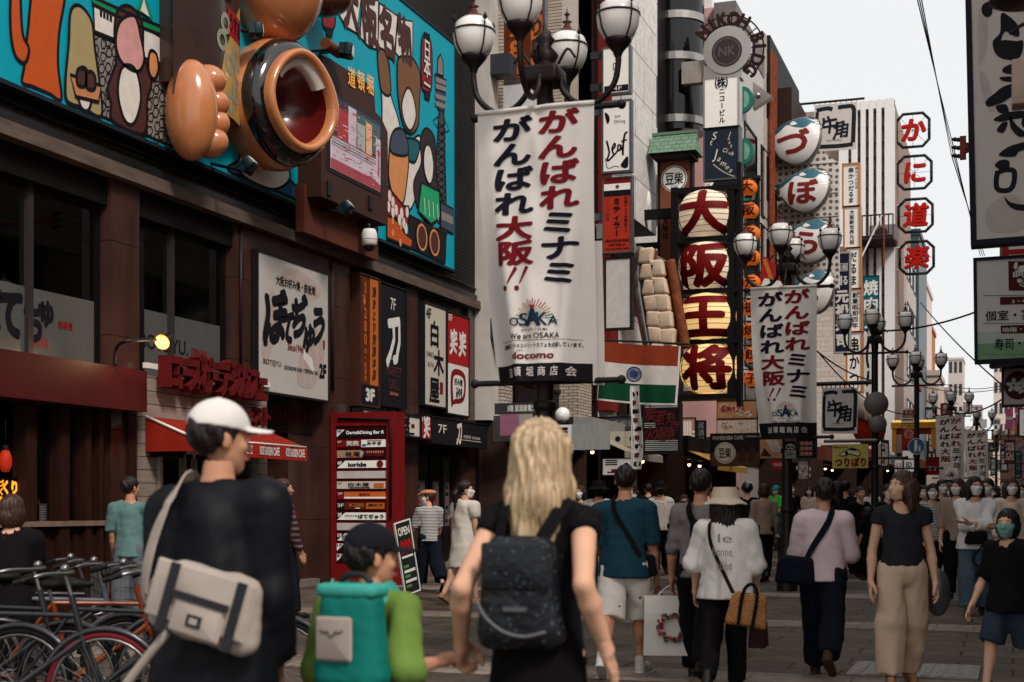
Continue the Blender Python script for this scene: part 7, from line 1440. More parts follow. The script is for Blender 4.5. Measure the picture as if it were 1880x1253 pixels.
def hat_sdf(style, vx=.006):
    s = SDF((-.18, -.2, -.06), (.18, .27, .2), vx)
    if style == 'cap':
        s.f = s.dell((0, -.012, .045), (.094, .116, .105)); s.clip((0, 0, .04), (0, -.12, -1)); 
        b = np.abs(s.Z - (.052 + .10 * (s.Y - .08) * -1.0 - 3.0 * s.X ** 2)) - .004; b = np.maximum(b, s.dell((0, .085, .05), (.088, .115, .2))); b = np.maximum(b, .06 - s.Y); s.smin(b, .01)
        s.sub(s.dell((0, -.125, .045), (.042, .04, .026)), .004); s.ell((0, -.012, .148), (.012, .012, .006), .004)
    elif style == 'bucket':
        r = np.sqrt(s.X ** 2 + (s.Y * .88) ** 2); s.f = np.maximum(r - (.117 - .25 * (s.Z - .04)), np.maximum(s.Z - .135, .02 - s.Z)); b = np.abs(s.Z - (.045 - (r - .10) * .62)) - .005; s.smin(np.maximum(b, np.maximum(r - .175 - .006 * np.sin(np.arctan2(s.X, s.Y) * 5), .10 - r)), .012); s.f = s.f + .0018 * np.sin(s.Z * 420)
    elif style == 'beret': s.f = s.dell((.012, -.01, .085), (.115, .125, .048)); s.cone((0, .08, .075), (0, .15, .05), .03, .02, .03, 1, .4)
    elif style == 'helmet': s.f = s.dell((0, -.01, .04), (.115, .135, .125)); s.clip((0, 0, -.01), (0, -.2, -1))
    return s
def mask_sdf(vx=.006):
    h = head_sdf(vx, (-.1, -.02, -.13), (.1, .16, .04)); s = h; s.f = s.f - .008; s.ell((0, .088, -.045), (.044, .022, .045), .02); s.clip((0, .1, .0), (0, .1, 1)); s.clip((0, 0, -.108), (0, 0, -1)); s.clip((0, .012, 0), (0, -1, 0)); s.f = s.f + .0012 * np.sin(s.Z * 300); return s
def hand_sdf(kind, vx=.0045):
    """right hand, wrist at the origin, fingers towards -z, palm faces -x, thumb towards +y"""
    s = SDF((-.1, -.07, -.21), (.06, .1, .04), vx); s.f = s.dcone((0, 0, .035), (0, 0, -.01), .024, .027, .8); s.ell((-.002, .0, -.055), (.016, .041, .052), .02); s.ell((-.012, .024, -.04), (.017, .02, .034), .015)
    for y, L, z0, q in ((.029, .078, -.09, .0), (.010, .086, -.097, .05), (-.010, .080, -.094, .1), (-.028, .063, -.085, .16)):
        a = (.35 if kind == 'relax' else 1.25) + q * (1 if kind == 'relax' else .5); p = np.array([0, y, z0]); r = .0095 if y > -.02 else .0082; ang = .12 if kind == 'relax' else .75
        for seg_, l in enumerate((.46, .30, .24)):
            d = np.array([-math.sin(ang), (y * .9) * (1 if kind == 'relax' else .1), -math.cos(ang)]); e = p + d * L * l; s.cone(p, e, r, r * .9, .006 if seg_ else .012); p = e; r *= .9; ang += a
    tp = [(-.014, .034, -.03), (-.028, .060, -.062), (-.036, .066, -.088), (-.042, .062, -.110)] if kind == 'relax' else [(-.014, .034, -.03), (-.036, .05, -.06), (-.058, .042, -.085), (-.07, .025, -.10)]
    for i in range(3): s.cone(tp[i], tp[i + 1], .0135 - .0015 * i, .0125 - .0018 * i, .01)
    return s
def shoe_sdf(kind, vx=.008):
    s = SDF((-.07, -.12, -.1), (.07, .24, .1), vx); s.f = s.dcone((0, -.03, -.045), (0, .13, -.052), .04, .036, 1, 1.05); s.cone((0, .1, -.056), (.004, .17, -.062), .034, .027, .02)
    if kind != 'sandal': s.cone((0, -.02, -.03), (0, -.025, .03), .042, .043, .02)
    s.clip((0, 0, -.084), (0, 0, -1)); b = np.maximum(s.dcone((0, -.035, -.075), (.002, .165, -.075), .044, .036), np.abs(s.Z + .074) - .011); s.smin(b, .004); return s
def tmpl(key, fn):
    if key not in MESHC: MESHC[key] = fn().mesh()
    return MESHC[key]
SKIN = M('skin_light', (208, 160, 132), .5, var=.06, scale=9); SKIN2 = M('skin_tan', (186, 134, 106), .5, var=.08, scale=9); EYEW = M('eye_white', (220, 214, 208), .3); EYEB = M('eye_dark', (26, 18, 16), .2)
HBLK = M('hair_black', (26, 19, 18), .45, var=.35, scale=30, stretch=(1, 1, .15)); HBRN = M('hair_brown', (58, 36, 28), .45, var=.35, scale=30, stretch=(1, 1, .15)); LIP = M('lips', (168, 96, 84), .5)
def fab(n, c, **k): return M('fabric_' + n, c, k.pop('rough', .9), var=k.pop('var', .1), bump=k.pop('bump', .12), bscale=220, **k)
PEOPLE = {}
def person(label, px, D, H, yaw=0, legs=((.15, .1), (-.15, .25)), arms=((0, .12, .25), (0, .12, .25)), lean=.02, head=(0, 0), top=None, bot=None, hair=('short', None), hat=None, mask=None, shoe=('shoe', None), skin=None, hands=('relax', 'relax'), vx=.02, bw=1.0, group=None, pos=None, wrist=(None, None), hint=(0, -1, -.1)):
    q = atD(px, HY, D) if pos is None else V(pos); q = V((q.x, q.y, gz(q.y))); k = H / 1.7; skin = skin or SKIN
    Rm = Matrix.Rotation(yaw, 3, 'Z'); hz = .525 * H; J = {}
    ank = []
    for i, sx in ((0, 1), (1, -1)):                 # 0 right (+x), 1 left
        p_, kn = legs[i]; hip = V((sx * .05 * H, 0, hz)); kne = hip + V((sx * .006 * H, math.sin(p_) * .245 * H, -math.cos(p_) * .245 * H)); an = kne + V((0, math.sin(p_ - kn) * .235 * H, -math.cos(p_ - kn) * .235 * H)); fq = min(0, (p_ - kn)) * .75 + max(0, p_ - kn) * .5
        J['hip', i], J['knee', i], J['ank', i], J['fq', i] = hip, kne, an, fq; ank.append(an.z - .084 * k * math.cos(fq) + min(0, .16 * k * math.sin(fq)))
    dz = -min(ank)
    for i in (0, 1):
        for n_ in ('hip', 'knee', 'ank'): J[n_, i] = J[n_, i] + V((0, 0, dz))
    P0 = V((0, 0, hz + dz)); up = V((0, math.sin(lean), math.cos(lean)))
    at = lambda t, y=0, x=0: P0 + up * ((t - .525) * H) + V((x * H, y * H, 0))
    for i, sx in ((0, 1), (1, -1)):
        sh = at(.792, -.004, sx * .100 * bw); p_, ab, el = arms[i][:3]; inn = arms[i][3] if len(arms[i]) > 3 else .1
        if wrist[i] is not None:
            wl = V(wrist[i][:3]) if len(wrist[i]) == 4 else Rm.transposed() @ (V(wrist[i]) - q); d = wl - sh; L1, L2 = .172 * H, .150 * H; l = min(d.length, (L1 + L2) * .999); d = d.normalized(); a_ = (L1 * L1 - L2 * L2 + l * l) / (2 * l); h_ = math.sqrt(max(0, L1 * L1 - a_ * a_)); out = V((hint[0] * sx, hint[1], hint[2])); out = (out - d * out.dot(d)).normalized(); eb = sh + d * a_ + out * h_; wr = sh + d * l
        else:
            eb = sh + V((sx * math.sin(ab), math.sin(p_) * math.cos(ab), -math.cos(p_) * math.cos(ab))) * .172 * H; d2 = V((sx * (math.sin(ab) * .6 - inn * math.sin(min(1.5, el))), math.sin(p_ + el), -math.cos(p_ + el))).normalized(); wr = eb + d2 * .150 * H
        J['sh', i], J['el', i], J['wr', i] = sh, eb, wr
    nb = at(.835, -.008); hc = at(.925, .012); J['hc'] = hc
    xs = [J[n_, i] for n_ in ('hip', 'knee', 'ank', 'sh', 'el', 'wr') for i in (0, 1)]
    lo = [min(p[c] for p in xs) - .17 * k for c in range(3)]; hi = [max(p[c] for p in xs) + .17 * k for c in range(3)]; lo[2] = max(lo[2], -.02); hi[2] = at(.88).z
    r = lambda f: f * H
    def body():
        s = SDF(lo, hi, vx); s.f = s.dcone(at(.745), at(.66), r(.073 * bw), r(.064 * bw), 1.4); s.cone(at(.66), at(.54), r(.063 * bw), r(.074 * bw), .05, 1.3); s.cone(at(.80), at(.87, .004), r(.037), r(.031), .03); lc = .85 if bot and bot[1] != 'skirt' and bot[1] > .6 else 1
        for i in (0, 1): s.cone(at(.805, 0, (.02, -.02)[i]), J['sh', i], r(.036), r(.030), .03, 1.1)
        for i in (0, 1):
            s.cone(J['hip', i], J['knee', i], r(.050 * bw) * lc, r(.033) * lc, .04); s.cone(J['knee', i], J['ank', i], r(.032) * lc, r(.021), .02); m_ = J['knee', i].lerp(J['ank', i], .3) + V((0, -.009 * H, 0)); s.ell(m_, (r(.030) * lc, r(.031) * lc, r(.07)), .02)
            s.cone(J['sh', i], J['el', i], r(.029 * bw), r(.0215 * bw), .02); s.cone(J['el', i], J['el', i].lerp(J['wr', i], .3), r(.0215 * bw), r(.0235 * bw), .012); s.cone(J['el', i].lerp(J['wr', i], .3), J['wr', i], r(.0235 * bw), r(.0148), .012)
        return s.mesh()
    mb = MB(); v, F = body(); mb.add(v.tolist(), F.tolist(), skin, True)
    Rh = Matrix.Rotation(head[0], 3, 'Z') @ Matrix.Rotation(head[1], 3, 'X')
    v, F = tmpl('head', head_sdf); kh = k ** .45 * .98; hv = (np.array(Rh) @ (v * kh).T).T + np.array(hc); mb.add(hv.tolist(), F.tolist(), skin, True)
    hp = lambda a: hc + Rh @ (V(a) * kh)
    for x in (-.03, .03): mb.ball(hp((x, .082, .006)), .0125 * kh, EYEW, 8, 6); mb.ball(hp((x, .0885, .006)), .0075 * kh, EYEB, 8, 6); mb.obox(hp((x, .094, .028)), Rh @ V((.014, -.003, 0)), Rh @ V((0, .003, 0)), Rh @ V((0, 0, .0022)), HBLK)
    mb.obox(hp((0, .0985, -.062)), Rh @ V((.02, 0, 0)), Rh @ V((0, .002, 0)), Rh @ V((0, 0, .005)), LIP, .002)
    for i, sx in ((0, 1), (1, -1)):
        v, F = tmpl('hand_' + hands[i], lambda i=i: hand_sdf(hands[i], .0045)); d = (J['wr', i] - J['el', i]).normalized(); z = -d; y = V((0, 1, .25)); y = (y - z * y.dot(z)).normalized(); x = y.cross(z); vv = v * k * np.array([sx, 1, 1]); B_ = np.array([x, y, z]).T
        mb.add(((B_ @ vv.T).T + np.array(J['wr', i])).tolist(), (F if sx > 0 else F[:, ::-1]).tolist(), skin, True); J['hand', i] = J['wr', i] + d * .085 * k
    root = mb.build('person', label=label, cat='person', group=group); root.location = q; root.rotation_euler = (0, 0, yaw)
    seed = sum(map(ord, label)) % 997
    if bot:
        s = SDF(lo, [hi[0], hi[1], at(.66).z], vx); m_, L_, wd = bot[0], bot[1], bot[2]; wz = at(bot[3] if len(bot) > 3 else .60)
        if L_ == 'skirt':
            hem = wd; s.f = s.dcone(at(.60), at(hem), r(.094 * bw), r(bot[4]), 1.12); s.clip((0, 0, at(hem).z), (0, 0, -1)); s.folds(.006, 20, seed, (1, 1, .25))
        else:
            s.f = s.dcone(at(.61), at(.535), r(.074 * bw) + .012, r(.088 * bw) + .01, 1.28)
            for i in (0, 1):
                h_, kn, an = J['hip', i], J['knee', i], J['ank', i]; t_ = .014 * k
                if L_ >= .55:
                    en = kn.lerp(an, (L_ - .5) * 2); dr = (an - kn).normalized(); s.cone(h_, kn, r(.056 * bw) + t_, r(.041) + t_ + wd * .6, .035); w_ = s.dcone(kn, en + dr * .1, r(.041) + t_ + wd * .6, r(.026) + t_ + wd); s.smin(s.dclip(w_, en, dr), .025)
                else:
                    en = h_.lerp(kn, L_ * 2); dr = (kn - h_).normalized(); w_ = s.dcone(h_, en + dr * .1, r(.056 * bw) + t_, r(.045) + t_ + wd); s.smin(s.dclip(w_, en, dr), .03)
            s.folds(.007 + .09 * wd, 24, seed, (1, 1, .5)); s.folds(.004, 60, seed + 1, (1, 1, .6))
        s.f = s.dclip(s.f, wz, up); v, F = s.mesh(); np_obj({'skirt': 'skirt'}.get(L_, 'shorts' if L_ != 'skirt' and L_ < .55 else 'trousers'), v, F, m_, root)
    if top:
        m_ = top['m']; t_ = top.get('t', .016); sl = top.get('sl', .5); hem = top.get('hem', .5); fl = top.get('flare', 0)
        s = SDF([lo[0], lo[1], min(at(hem).z - .05, at(.6).z)], hi, vx); s.f = s.dcone(at(.745), at(.66), r(.078 * bw) + t_ * .9, r(.069 * bw) + t_ * 1.25, 1.33); s.cone(at(.66), at(hem - .02), r(.069 * bw) + t_ * 1.25, r(.083 * bw if hem > .52 else .096 * bw) + t_ * 1.15 + fl, .05, 1.26)
        for i in (0, 1): s.cone(at(.805, 0, (.022, -.022)[i]), J['sh', i], r(.041) + t_ * .35, r(.032) + t_ * .6, .035, 1.1)
        for i in (0, 1):
            if sl <= 0: continue
            a, b, c_ = J['sh', i], J['el', i], J['wr', i]
            if sl <= 1: en = a.lerp(b, sl); dr = (b - a).normalized(); w_ = s.dcone(a, en + dr * .08, r(.031 * bw) + t_ * .8, r(.027) + t_ * 1.15); s.smin(s.dclip(w_, en, dr), .018)
            else: en = b.lerp(c_, sl - 1); dr = (c_ - b).normalized(); s.cone(a, b, r(.031 * bw) + t_ * .8, r(.025) + t_ * .9, .018); w_ = s.dcone(b, en + dr * .06, r(.026) + t_, r(.019) + t_ * .9); s.smin(s.dclip(w_, en, dr), .02)
        s.folds(top.get('fold', .008) * 1.5, top.get('fs', 24), seed, (1, 1, .55)); s.folds(.0045, 58, seed + 2, (1, 1, .7)); s.clip(at(hem), tuple(-up)); nk = top.get('neck', .046)
        s.f = np.maximum(s.f, np.where(s.Z > at(.80).z, nk * H - s.dcone(at(.78, .006), at(.95, .02), 0, 0), -1)); s.clip(at(top.get('col', .855)), tuple(up))
        v, F = s.mesh(); np_obj(top.get('n', 'shirt'), v, F, m_, root)
    def onhead(name, key, fn, mat):
        v, F = tmpl(key, fn); ck = ('h', key, mat.name)
        if ck not in MESHC:
            o = np_obj(name, v, F, mat, root); MESHC[ck] = o.data
        else:
            o = bpy.data.objects.new(name, MESHC[ck]); COL.objects.link(o); o.parent = root
        o.matrix_local = Matrix.Translation(hc) @ Rh.to_4x4() @ Matrix.Scale(kh, 4); return o
    if hair: onhead('hair', 'hair_' + hair[0], lambda: hair_sdf(hair[0]), hair[1] or HBLK)
    if hat: onhead('hat' if hat[0] != 'helmet' else 'helmet', 'hat_' + hat[0], lambda: hat_sdf(hat[0]), hat[1])
    if mask: onhead('mask', 'mask', mask_sdf, mask)
    if shoe:
        for i, sx in ((0, 1), (1, -1)):
            v, F = tmpl('shoe_' + shoe[0], lambda: shoe_sdf(shoe[0])); ck = ('s', shoe[0], (shoe[1] or BLK).name)
            if ck not in MESHC: o = np_obj('shoe', v, F, shoe[1] or BLK, root); MESHC[ck] = o.data
            else: o = bpy.data.objects.new('shoe', MESHC[ck]); COL.objects.link(o); o.parent = root
            o.matrix_local = Matrix.Translation(J['ank', i]) @ Matrix.Rotation(J['fq', i], 4, 'X') @ Matrix.Rotation(-sx * .12, 4, 'Z') @ Matrix.Scale(k, 4)
    T = Matrix.Translation(q) @ Rm.to_4x4(); J2 = {kk: (T @ vv if isinstance(vv, Vector) else vv) for kk, vv in J.items()}; J2['T'] = T; J2['k'] = k; J2['at'] = lambda t, y=0, x=0: T @ at(t, y, x); J2['root'] = root
    return J2
PI = math.pi
JK = fab('jacket', (17, 18, 22), rough=.5, var=.3); DEN = fab('denim', (44, 52, 66), var=.25); DEND = fab('dark_denim', (22, 25, 34)); KBL = fab('black', (16, 14, 16)); KCH = fab('charcoal', (38, 38, 42)); KWH = fab('white', (206, 200, 194)); KGR = fab('grey', (112, 106, 102)); KBE = fab('beige', (196, 168, 142)); KNV = fab('navy', (18, 20, 32))
CAPW = fab('cap_white', (214, 208, 202)); LIME = fab('lime', (100, 126, 58)); TEALC = fab('teal_shirt', (24, 54, 66)); MINT = fab('mint_tee', (92, 122, 118)); PNK2 = fab('pink_shirt', (206, 182, 184)); LACE = fab('black_lace', (12, 10, 13), kind='dots', p=(60, [(26, 22, 26)], .35)); SHRT = fab('print_shorts', (200, 192, 184), kind='dots', p=(9, [(90, 96, 100)], .12)); CREAMB = fab('cream_blouse', (214, 190, 168)); STRP = fab('striped_top', (206, 200, 196), kind='stripe', p=(14, [(34, 34, 44)], 'Z')); PLD = fab('plaid', (46, 30, 34), kind='plaid', p=(4.5, [(120, 36, 38), (112, 96, 98)])); DOT = fab('dotted_shirt', (206, 196, 184), kind='dots', p=(22, [(60, 46, 44)], .22)); VEST = fab('vest_green', (70, 200, 70)); CAPT = fab('cap_teal', (34, 160, 150)); HATB = fab('hat_beige', (186, 168, 148)); BRT = fab('beret_tan', (190, 128, 90)); TAU = fab('taupe', (150, 128, 112)); WSH = fab('white_shirt', (222, 216, 212)); MSKW = fab('mask_white', (226, 220, 216)); MSKB = fab('mask_beige', (206, 166, 132)); MSKT = fab('mask_teal', (110, 150, 140)); MSKK = fab('mask_black', (28, 26, 28)); JBL = fab('jeans_blue', (76, 92, 106), var=.2); SHW = M('shoe_white', (200, 196, 190), .5); SHB2 = M('shoe_black', (24, 22, 22), .45); SHT = M('shoe_tan', (160, 116, 86), .5); GRY = M('hair_grey', (70, 64, 62), .5)
HBLO = M('hair_blonde', (88, 60, 38), .42, var=.1, scale=30, stretch=(3, 3, .16), col2=(222, 194, 154))
walkR = ((.32, .12), (-.30, .38)); walkL = ((-.30, .38), (.32, .12)); stand = ((.03, .05), (-.03, .05))
walkm = ((.2, .1), (-.22, .4)); walkn = ((-.22, .4), (.2, .1))
# -- near group
man = person('tall person in a white cap and black jacket, grey messenger bag at the hip', 394, 5.0, 1.77, .08, walkm, ((.05, .05, .3, .2), (0, .10, .35, .2)), .04, (-.68, -.02), dict(m=JK, t=.042, sl=1.95, hem=.44, n='jacket', fold=.011, fs=26, col=.865, neck=.04, flare=.03), (DEND, 1.0, .02), ('short', HBLK), ('cap', CAPW), None, ('shoe', SHB2), SKIN2, vx=.013, bw=.97)
hand1 = atD(842, 1226, 4.95)
boy = person('small child in a black cap and lime sweater with a teal backpack', 675, 5.0, 1.315, -.1, walkm, ((0, .2, .2), (0, .3, .6)), .03, (-.6, -.02), dict(m=LIME, t=.03, sl=1.2, hem=.5, fs=34, fold=.007, n='sweater', flare=.01, neck=.05), (DEND, .5, .03), ('short', HBLK), ('cap', fab('cap_black', (22, 22, 28))), None, ('shoe', SHW), SKIN2, vx=.012, bw=1.05, wrist=(tuple(hand1 + V((-.07, .02, .02))), None), hands=('grip', 'relax'), hint=(.3, -.4, -1))
blo = person('person with long blonde hair in black lace, holding the small child by the hand', 990, 4.9, 1.70, .05, walkn, ((.1, .32, .3), (0, .3, .1)), .02, (-.05, .05), dict(m=LACE, t=.014, sl=.22, hem=.5, fold=.004, n='blouse', neck=.05), (fab('black_skirt', (11, 9, 11)), 'skirt', .22, .62, .125), None, None, None, ('shoe', SHB2), SKIN, vx=.012, bw=.93, wrist=(tuple(atD(1112, 1190, 4.75)), tuple(hand1 + V((.01, 0, .085)))), hands=('relax', 'grip'), hint=(0, -1, .1))
s = SDF((-.26, -.26, -.48), (.26, .18, .2), .007); s.f = s.dell((0, -.02, .03), (.084, .112, .106)); th = np.arctan2(s.X, -s.Y - .01)
for x0, y0, x1, y1, z1, r0 in ((-.045, -.04, -.07, -.07, -.27, .038), (.045, -.04, .075, -.07, -.25, .038), (-.02, -.07, -.045, -.12, -.33, .05), (.03, -.07, .055, -.12, -.31, .05), (0, -.07, .0, -.125, -.35, .05), (-.068, .0, -.092, .0, -.2, .022), (.068, .0, .096, .0, -.22, .022)): s.cone((x0, y0, .03), ((x0 + x1) / 2 * 1.08, (y0 + y1) / 2, z1 * .45), r0 + .012, r0 + .004, .03); s.cone(((x0 + x1) / 2 * 1.08, (y0 + y1) / 2, z1 * .45), (x1, y1, z1), r0 + .004, .014, .03)
s.sub(s.dell((0, .13, -.05), (.066, .10, .14)), .01); s.f = s.f + .0035 * np.sin(th * 22 + 14 * s.Z + 3 * np.sin(s.Z * 14)) + .002 * np.sin(th * 47 - 24 * s.Z) + .006 * np.sin(s.Z * 22 + th * 5)
v, F = s.mesh(); hb = np_obj('hair', v, F, HBLO, blo['root']); hb.matrix_local = blo['root'].matrix_world.inverted() if False else Matrix.Translation(blo['T'].inverted() @ (blo['at'](.925, .012)))
rnd = random.Random(2); mb = MB()                    # loose locks over the solid hair
for i in range(760):
    a = rnd.uniform(-2.2, 2.2); b = a * rnd.uniform(.85, 1.25); L = rnd.uniform(.22, .42); ph = rnd.random() * 6
    pts = []
    for j in range(9):
        t = j / 8; rr = rnd.uniform(.088, .106) + .02 * t * min(1, abs(a)) + .014 * math.sin(ph + 5 * t); aa = a + (b - a) * t + .10 * math.sin(ph + 6 * t); zz = .12 * math.cos(min(1.5, t * 4)) + .02 - L * max(0, t - .12); k_ = min(1, .3 + t * 3.2)
        pts.append((rr * k_ * math.sin(aa), -.03 - rr * k_ * math.cos(aa) * 1.05, zz))
    mb.tube(pts, [.0026 * (1 - .75 * j / 8) for j in range(9)], HBLO, 4)
lk = mb.build('hair_locks', parent=None); lk.parent = blo['root']; lk.matrix_local = hb.matrix_local.copy()
# -- middle group
p4 = person('person in a dark teal shirt and printed white shorts with a black shoulder strap', 1146, 11.6, 1.74, .05, walkR, ((.05, .14, .35), (.15, .2, 1.1)), .03, (.15, 0), dict(m=TEALC, t=.028, sl=.95, hem=.47, flare=.015), (SHRT, .52, .03), ('short', HBLK), None, None, ('shoe', SHW), SKIN2, vx=.016, bw=1.08)
p5 = person('person in a grey top with a black strap, carrying the white shopping bag', 1285, 11.3, 1.70, .0, walkL, ((.1, .1, .4), (.1, .22, .3)), .03, (0, 0), dict(m=KGR, t=.022, sl=1.2, hem=.49), (KBL, 1.0, .03), ('short', HBLK), None, None, ('shoe', SHB2), SKIN2, vx=.016)
p6 = person('person in a beige bucket hat and loose white printed sweatshirt with a straw bag', 1330, 10.6, 1.52, .05, walkm, ((.15, .2, .5), (.1, .25, .4)), .02, (0, 0), dict(m=KWH, t=.05, sl=1.02, hem=.46, fold=.011, fs=17, flare=.02, n='sweatshirt'), (KBL, 1.0, .01), ('long', HBLK), ('bucket', HATB), None, ('shoe', SHB2), SKIN, vx=.014)
p7 = person('person in a pale pink shirt and dark trousers with a navy shoulder bag', 1512, 11.5, 1.62, .0, ((-.36, .5), (.3, .1)), ((.2, .14, 1.2), (.15, .18, 1.3)), .03, (.3, 0), dict(m=PNK2, t=.030, sl=1.35, hem=.485, fold=.009, fs=18), (KNV, 1.0, .03), ('short', HBLK), None, None, ('shoe', M('shoe_brown', (66, 46, 36), .5)), SKIN2, vx=.015, bw=1.05)
p8 = person('person in a sleeveless charcoal top and wide beige trousers, looking left in a beige mask', 1655, 11.0, 1.64, PI + .25, ((.12, .08), (-.16, .2)), ((.0, .2, .25), (-.05, .22, .2)), .0, (-1.0, .05), dict(m=KCH, t=.018, sl=.28, hem=.55, fold=.006, neck=.042, flare=.012), (KBE, 1.0, .052, .615), ('mid', HBRN), None, MSKB, ('shoe', SHT), SKIN, vx=.014)
p9 = person('child in a black tee, denim shorts and a teal mask at the right edge', 1852, 10.4, 1.37, PI - .55, walkR, ((.15, .25, .35), (-.3, .2, .4)), .0, (.25, .05), dict(m=KBL, t=.03, sl=1.0, hem=.46, fold=.008, n='tee', flare=.02), (DEN, .5, .03), ('bob', HBLK), None, MSKT, ('shoe', SHB2), SKIN, vx=.014)
p10 = person('person in an open white shirt with folded arms and wide blue jeans', 1790, 17.2, 1.66, PI + .12, ((.15, .1), (-.1, .15)), ((.55, .18, 1.55, .9), (.5, .18, 1.5, .9)), .0, (.25, .05), dict(m=WSH, t=.035, sl=1.5, hem=.47, fold=.010, n='shirt', flare=.03), (JBL, 1.0, .05), ('mid', HBLK), None, MSKW, ('sandal', SHB2), SKIN, vx=.018, wrist=((-.10, .21, 1.07, 0), (.10, .23, 1.12, 0)), hint=(1, 0, -.7))
# -- left by the facade
person('person in a mint tee seen from behind near the slatted bar front', 238, 15.6, 1.67, .25, stand, ((.3, .1, 1.0), (.05, .12, .3)), .02, (-.5, 0), dict(m=MINT, t=.024, sl=.9, hem=.47, fold=.009), (fab('grey_trousers', (92, 96, 104)), 1.0, .03), ('short', HBLK), None, None, ('shoe', SHB2), SKIN2, vx=.016)
person('person in a dark red plaid shirt half hidden behind the black jacket', 517, 17.0, 1.68, -.5, walkm, ((.1, .15, .25), (0, .15, .3)), .02, (-.4, 0), dict(m=PLD, t=.026, sl=1.9, hem=.47), (DEND, 1.0, .02), ('short', HBRN), None, None, ('shoe', SHB2), SKIN2, vx=.02)
person('person with brown hair in dark clothes at the far left by the bicycles', 20, 9.6, 1.46, .5, stand, ((.5, .1, .9), (.3, .1, .6)), .1, (-.3, 0), dict(m=KBL, t=.02, sl=1.2, hem=.47), (KBL, 1.0, .02), ('bob', HBRN), None, None, ('shoe', SHB2), SKIN, vx=.018)
person('person in a tan beret, striped tee and dark overalls by the shop doors', 788, 21.6, 1.57, .75, walkL, ((.2, .15, .5), (.3, .15, .7)), .05, (.9, 0), dict(m=STRP, t=.022, sl=.95, hem=.5), (KNV, .92, .055, .68), ('short', HBRN), ('beret', BRT), MSKW, ('sandal', SHB2), SKIN, vx=.02)
person('person in a loose white tiered dress with a long dark ponytail', 853, 19.2, 1.67, -.35, walkm, ((.0, .12, .2), (.05, .14, .3)), .0, (-.7, 0), dict(m=fab('white_dress', (214, 204, 192), bump=.2), t=.03, sl=.6, hem=.30, flare=.075, fold=.014, fs=22, n='dress'), None, ('pony', HBLK), None, MSKW, ('sandal', SHT), SKIN, vx=.018)
# -- background, each with its own look
def bg(lb, px, D, H, face, top, bot, hair='short', hm=None, hat=None, mask=MSKW, legs=walkm, arms=((.05, .14, .3), (.0, .14, .3)), sl=.9, hd=0, lm=.02, lg=1.0, **k):
    return person(lb, px, D, H + .045 * math.sin(px * 3), PI * (face < 0) + (abs(face) - 1) * 2 + .45 * math.sin(px), legs, arms, .0, (hd, 0), dict(m=top, t=.026, sl=sl, hem=.48), (bot, lg, lm), (hair, hm), hat, mask, ('shoe', SHB2), SKIN, vx=.026, **k)
bg('person in a white mask with dark hair peering out beside the blonde person', 1066, 25, 1.64, -1.1, STRP, KBL, 'long')
bg('person in a black bucket hat and white tee behind the teal shirted one', 1099, 21, 1.72, -1.2, KWH, KBL, 'short', None, ('bucket', KBL), MSKK)
bg('person in a dotted open shirt and black cap facing the camera', 1213, 26, 1.66, -1.05, DOT, KBL, 'short', None, ('cap', KBL), MSKK, hd=.1)
bg('person in a taupe cardigan seen from behind between the hat and the pink shirt', 1402, 24, 1.63, 1.1, TAU, KBL, 'bob', HBRN, None, None, sl=1.9)
bg('street cleaner in a green vest and teal cap with blue trousers', 1425, 38, 1.66, -1.0, VEST, fab('work_blue', (40, 100, 112)), 'short', None, ('cap', CAPT), MSKW, arms=((.4, .14, .6), (.4, .14, .6)))
bg('motorcycle rider in a black helmet behind the bucket hat', 1372, 27, 1.66, 1.0, KBL, KBL, 'short', None, ('helmet', M('helmet_black', (18, 18, 20), .15, coat=.6)), None)
bg('person in a patterned scarf coloured top left of the grey shirted one', 1256, 24, 1.5, -1.3, DOT, KBL, 'short', HBRN, None, MSKK)
bg('person in black with long hair, leftmost of the dark group right of the pink shirt', 1534, 23, 1.66, 1.2, KBL, KBL, 'long', hd=.4, mask=None)
bg('person in black with short hair, right behind the pink shirt', 1552, 26, 1.7, .9, KBL, DEND, 'short', mask=None)
p7b = bg('person in a black tee with a yellow print under the fishing banner', 1578, 25, 1.58, -1.2, KBL, KBL, 'short', HBRN, None, None)
bg('person in dark clothes crouching by the railing behind the beige trousers', 1592, 24, 1.20, 1.3, KBL, KBL, 'bob', mask=None)
bg('person in black with a white mask just left of the third lamp base', 1629, 22, 1.66, -1.3, KBL, KBL, 'short', hd=-.4)
bg('person in a striped top with a green bag, right of the beige trousers', 1712, 21, 1.60, -1.15, STRP, KBL, 'bob', hd=-.3)
bg('person in a black tee and white trousers walking behind the striped top', 1729, 24, 1.72, -1.05, KBL, KWH, 'short', lm=.03)
bg('person with long hair in a brown blouse left of the folded arms', 1758, 20, 1.66, -1.2, TAU, KBL, 'long', HBRN, hd=-.4, sl=1.4)
bg('person in glasses and a taupe tee behind the folded arms', 1814, 20.5, 1.66, -1.0, TAU, DEND, 'short')
bg('person in a cream blouse with long hair at the far right', 1856, 19.5, 1.65, -1.0, CREAMB, KBE, 'long', HBRN, sl=1.8, lm=.04)
bg('person in a white tee walking away under the small banners', 1742, 33, 1.68, 1.0, KWH, KBL, 'short', mask=None)
bg('person in a cream top far off between the small banners', 1772, 38, 1.66, -1.1, CREAMB, KBL, 'long')
bg('person in a dark jacket far off under the right small banner', 1797, 42, 1.7, 1.05, JK, KBL, 'short', mask=None, sl=1.9)
bg('person in a pale blue top far down the street on the right', 1836, 36, 1.66, -1.15, fab('pale_blue', (140, 156, 166)), KNV, 'bob')
bg('person in a red tee far down the street on the right', 1872, 34, 1.62, -1.05, fab('red_tee', (140, 44, 42)), DEND, 'short', GRY)
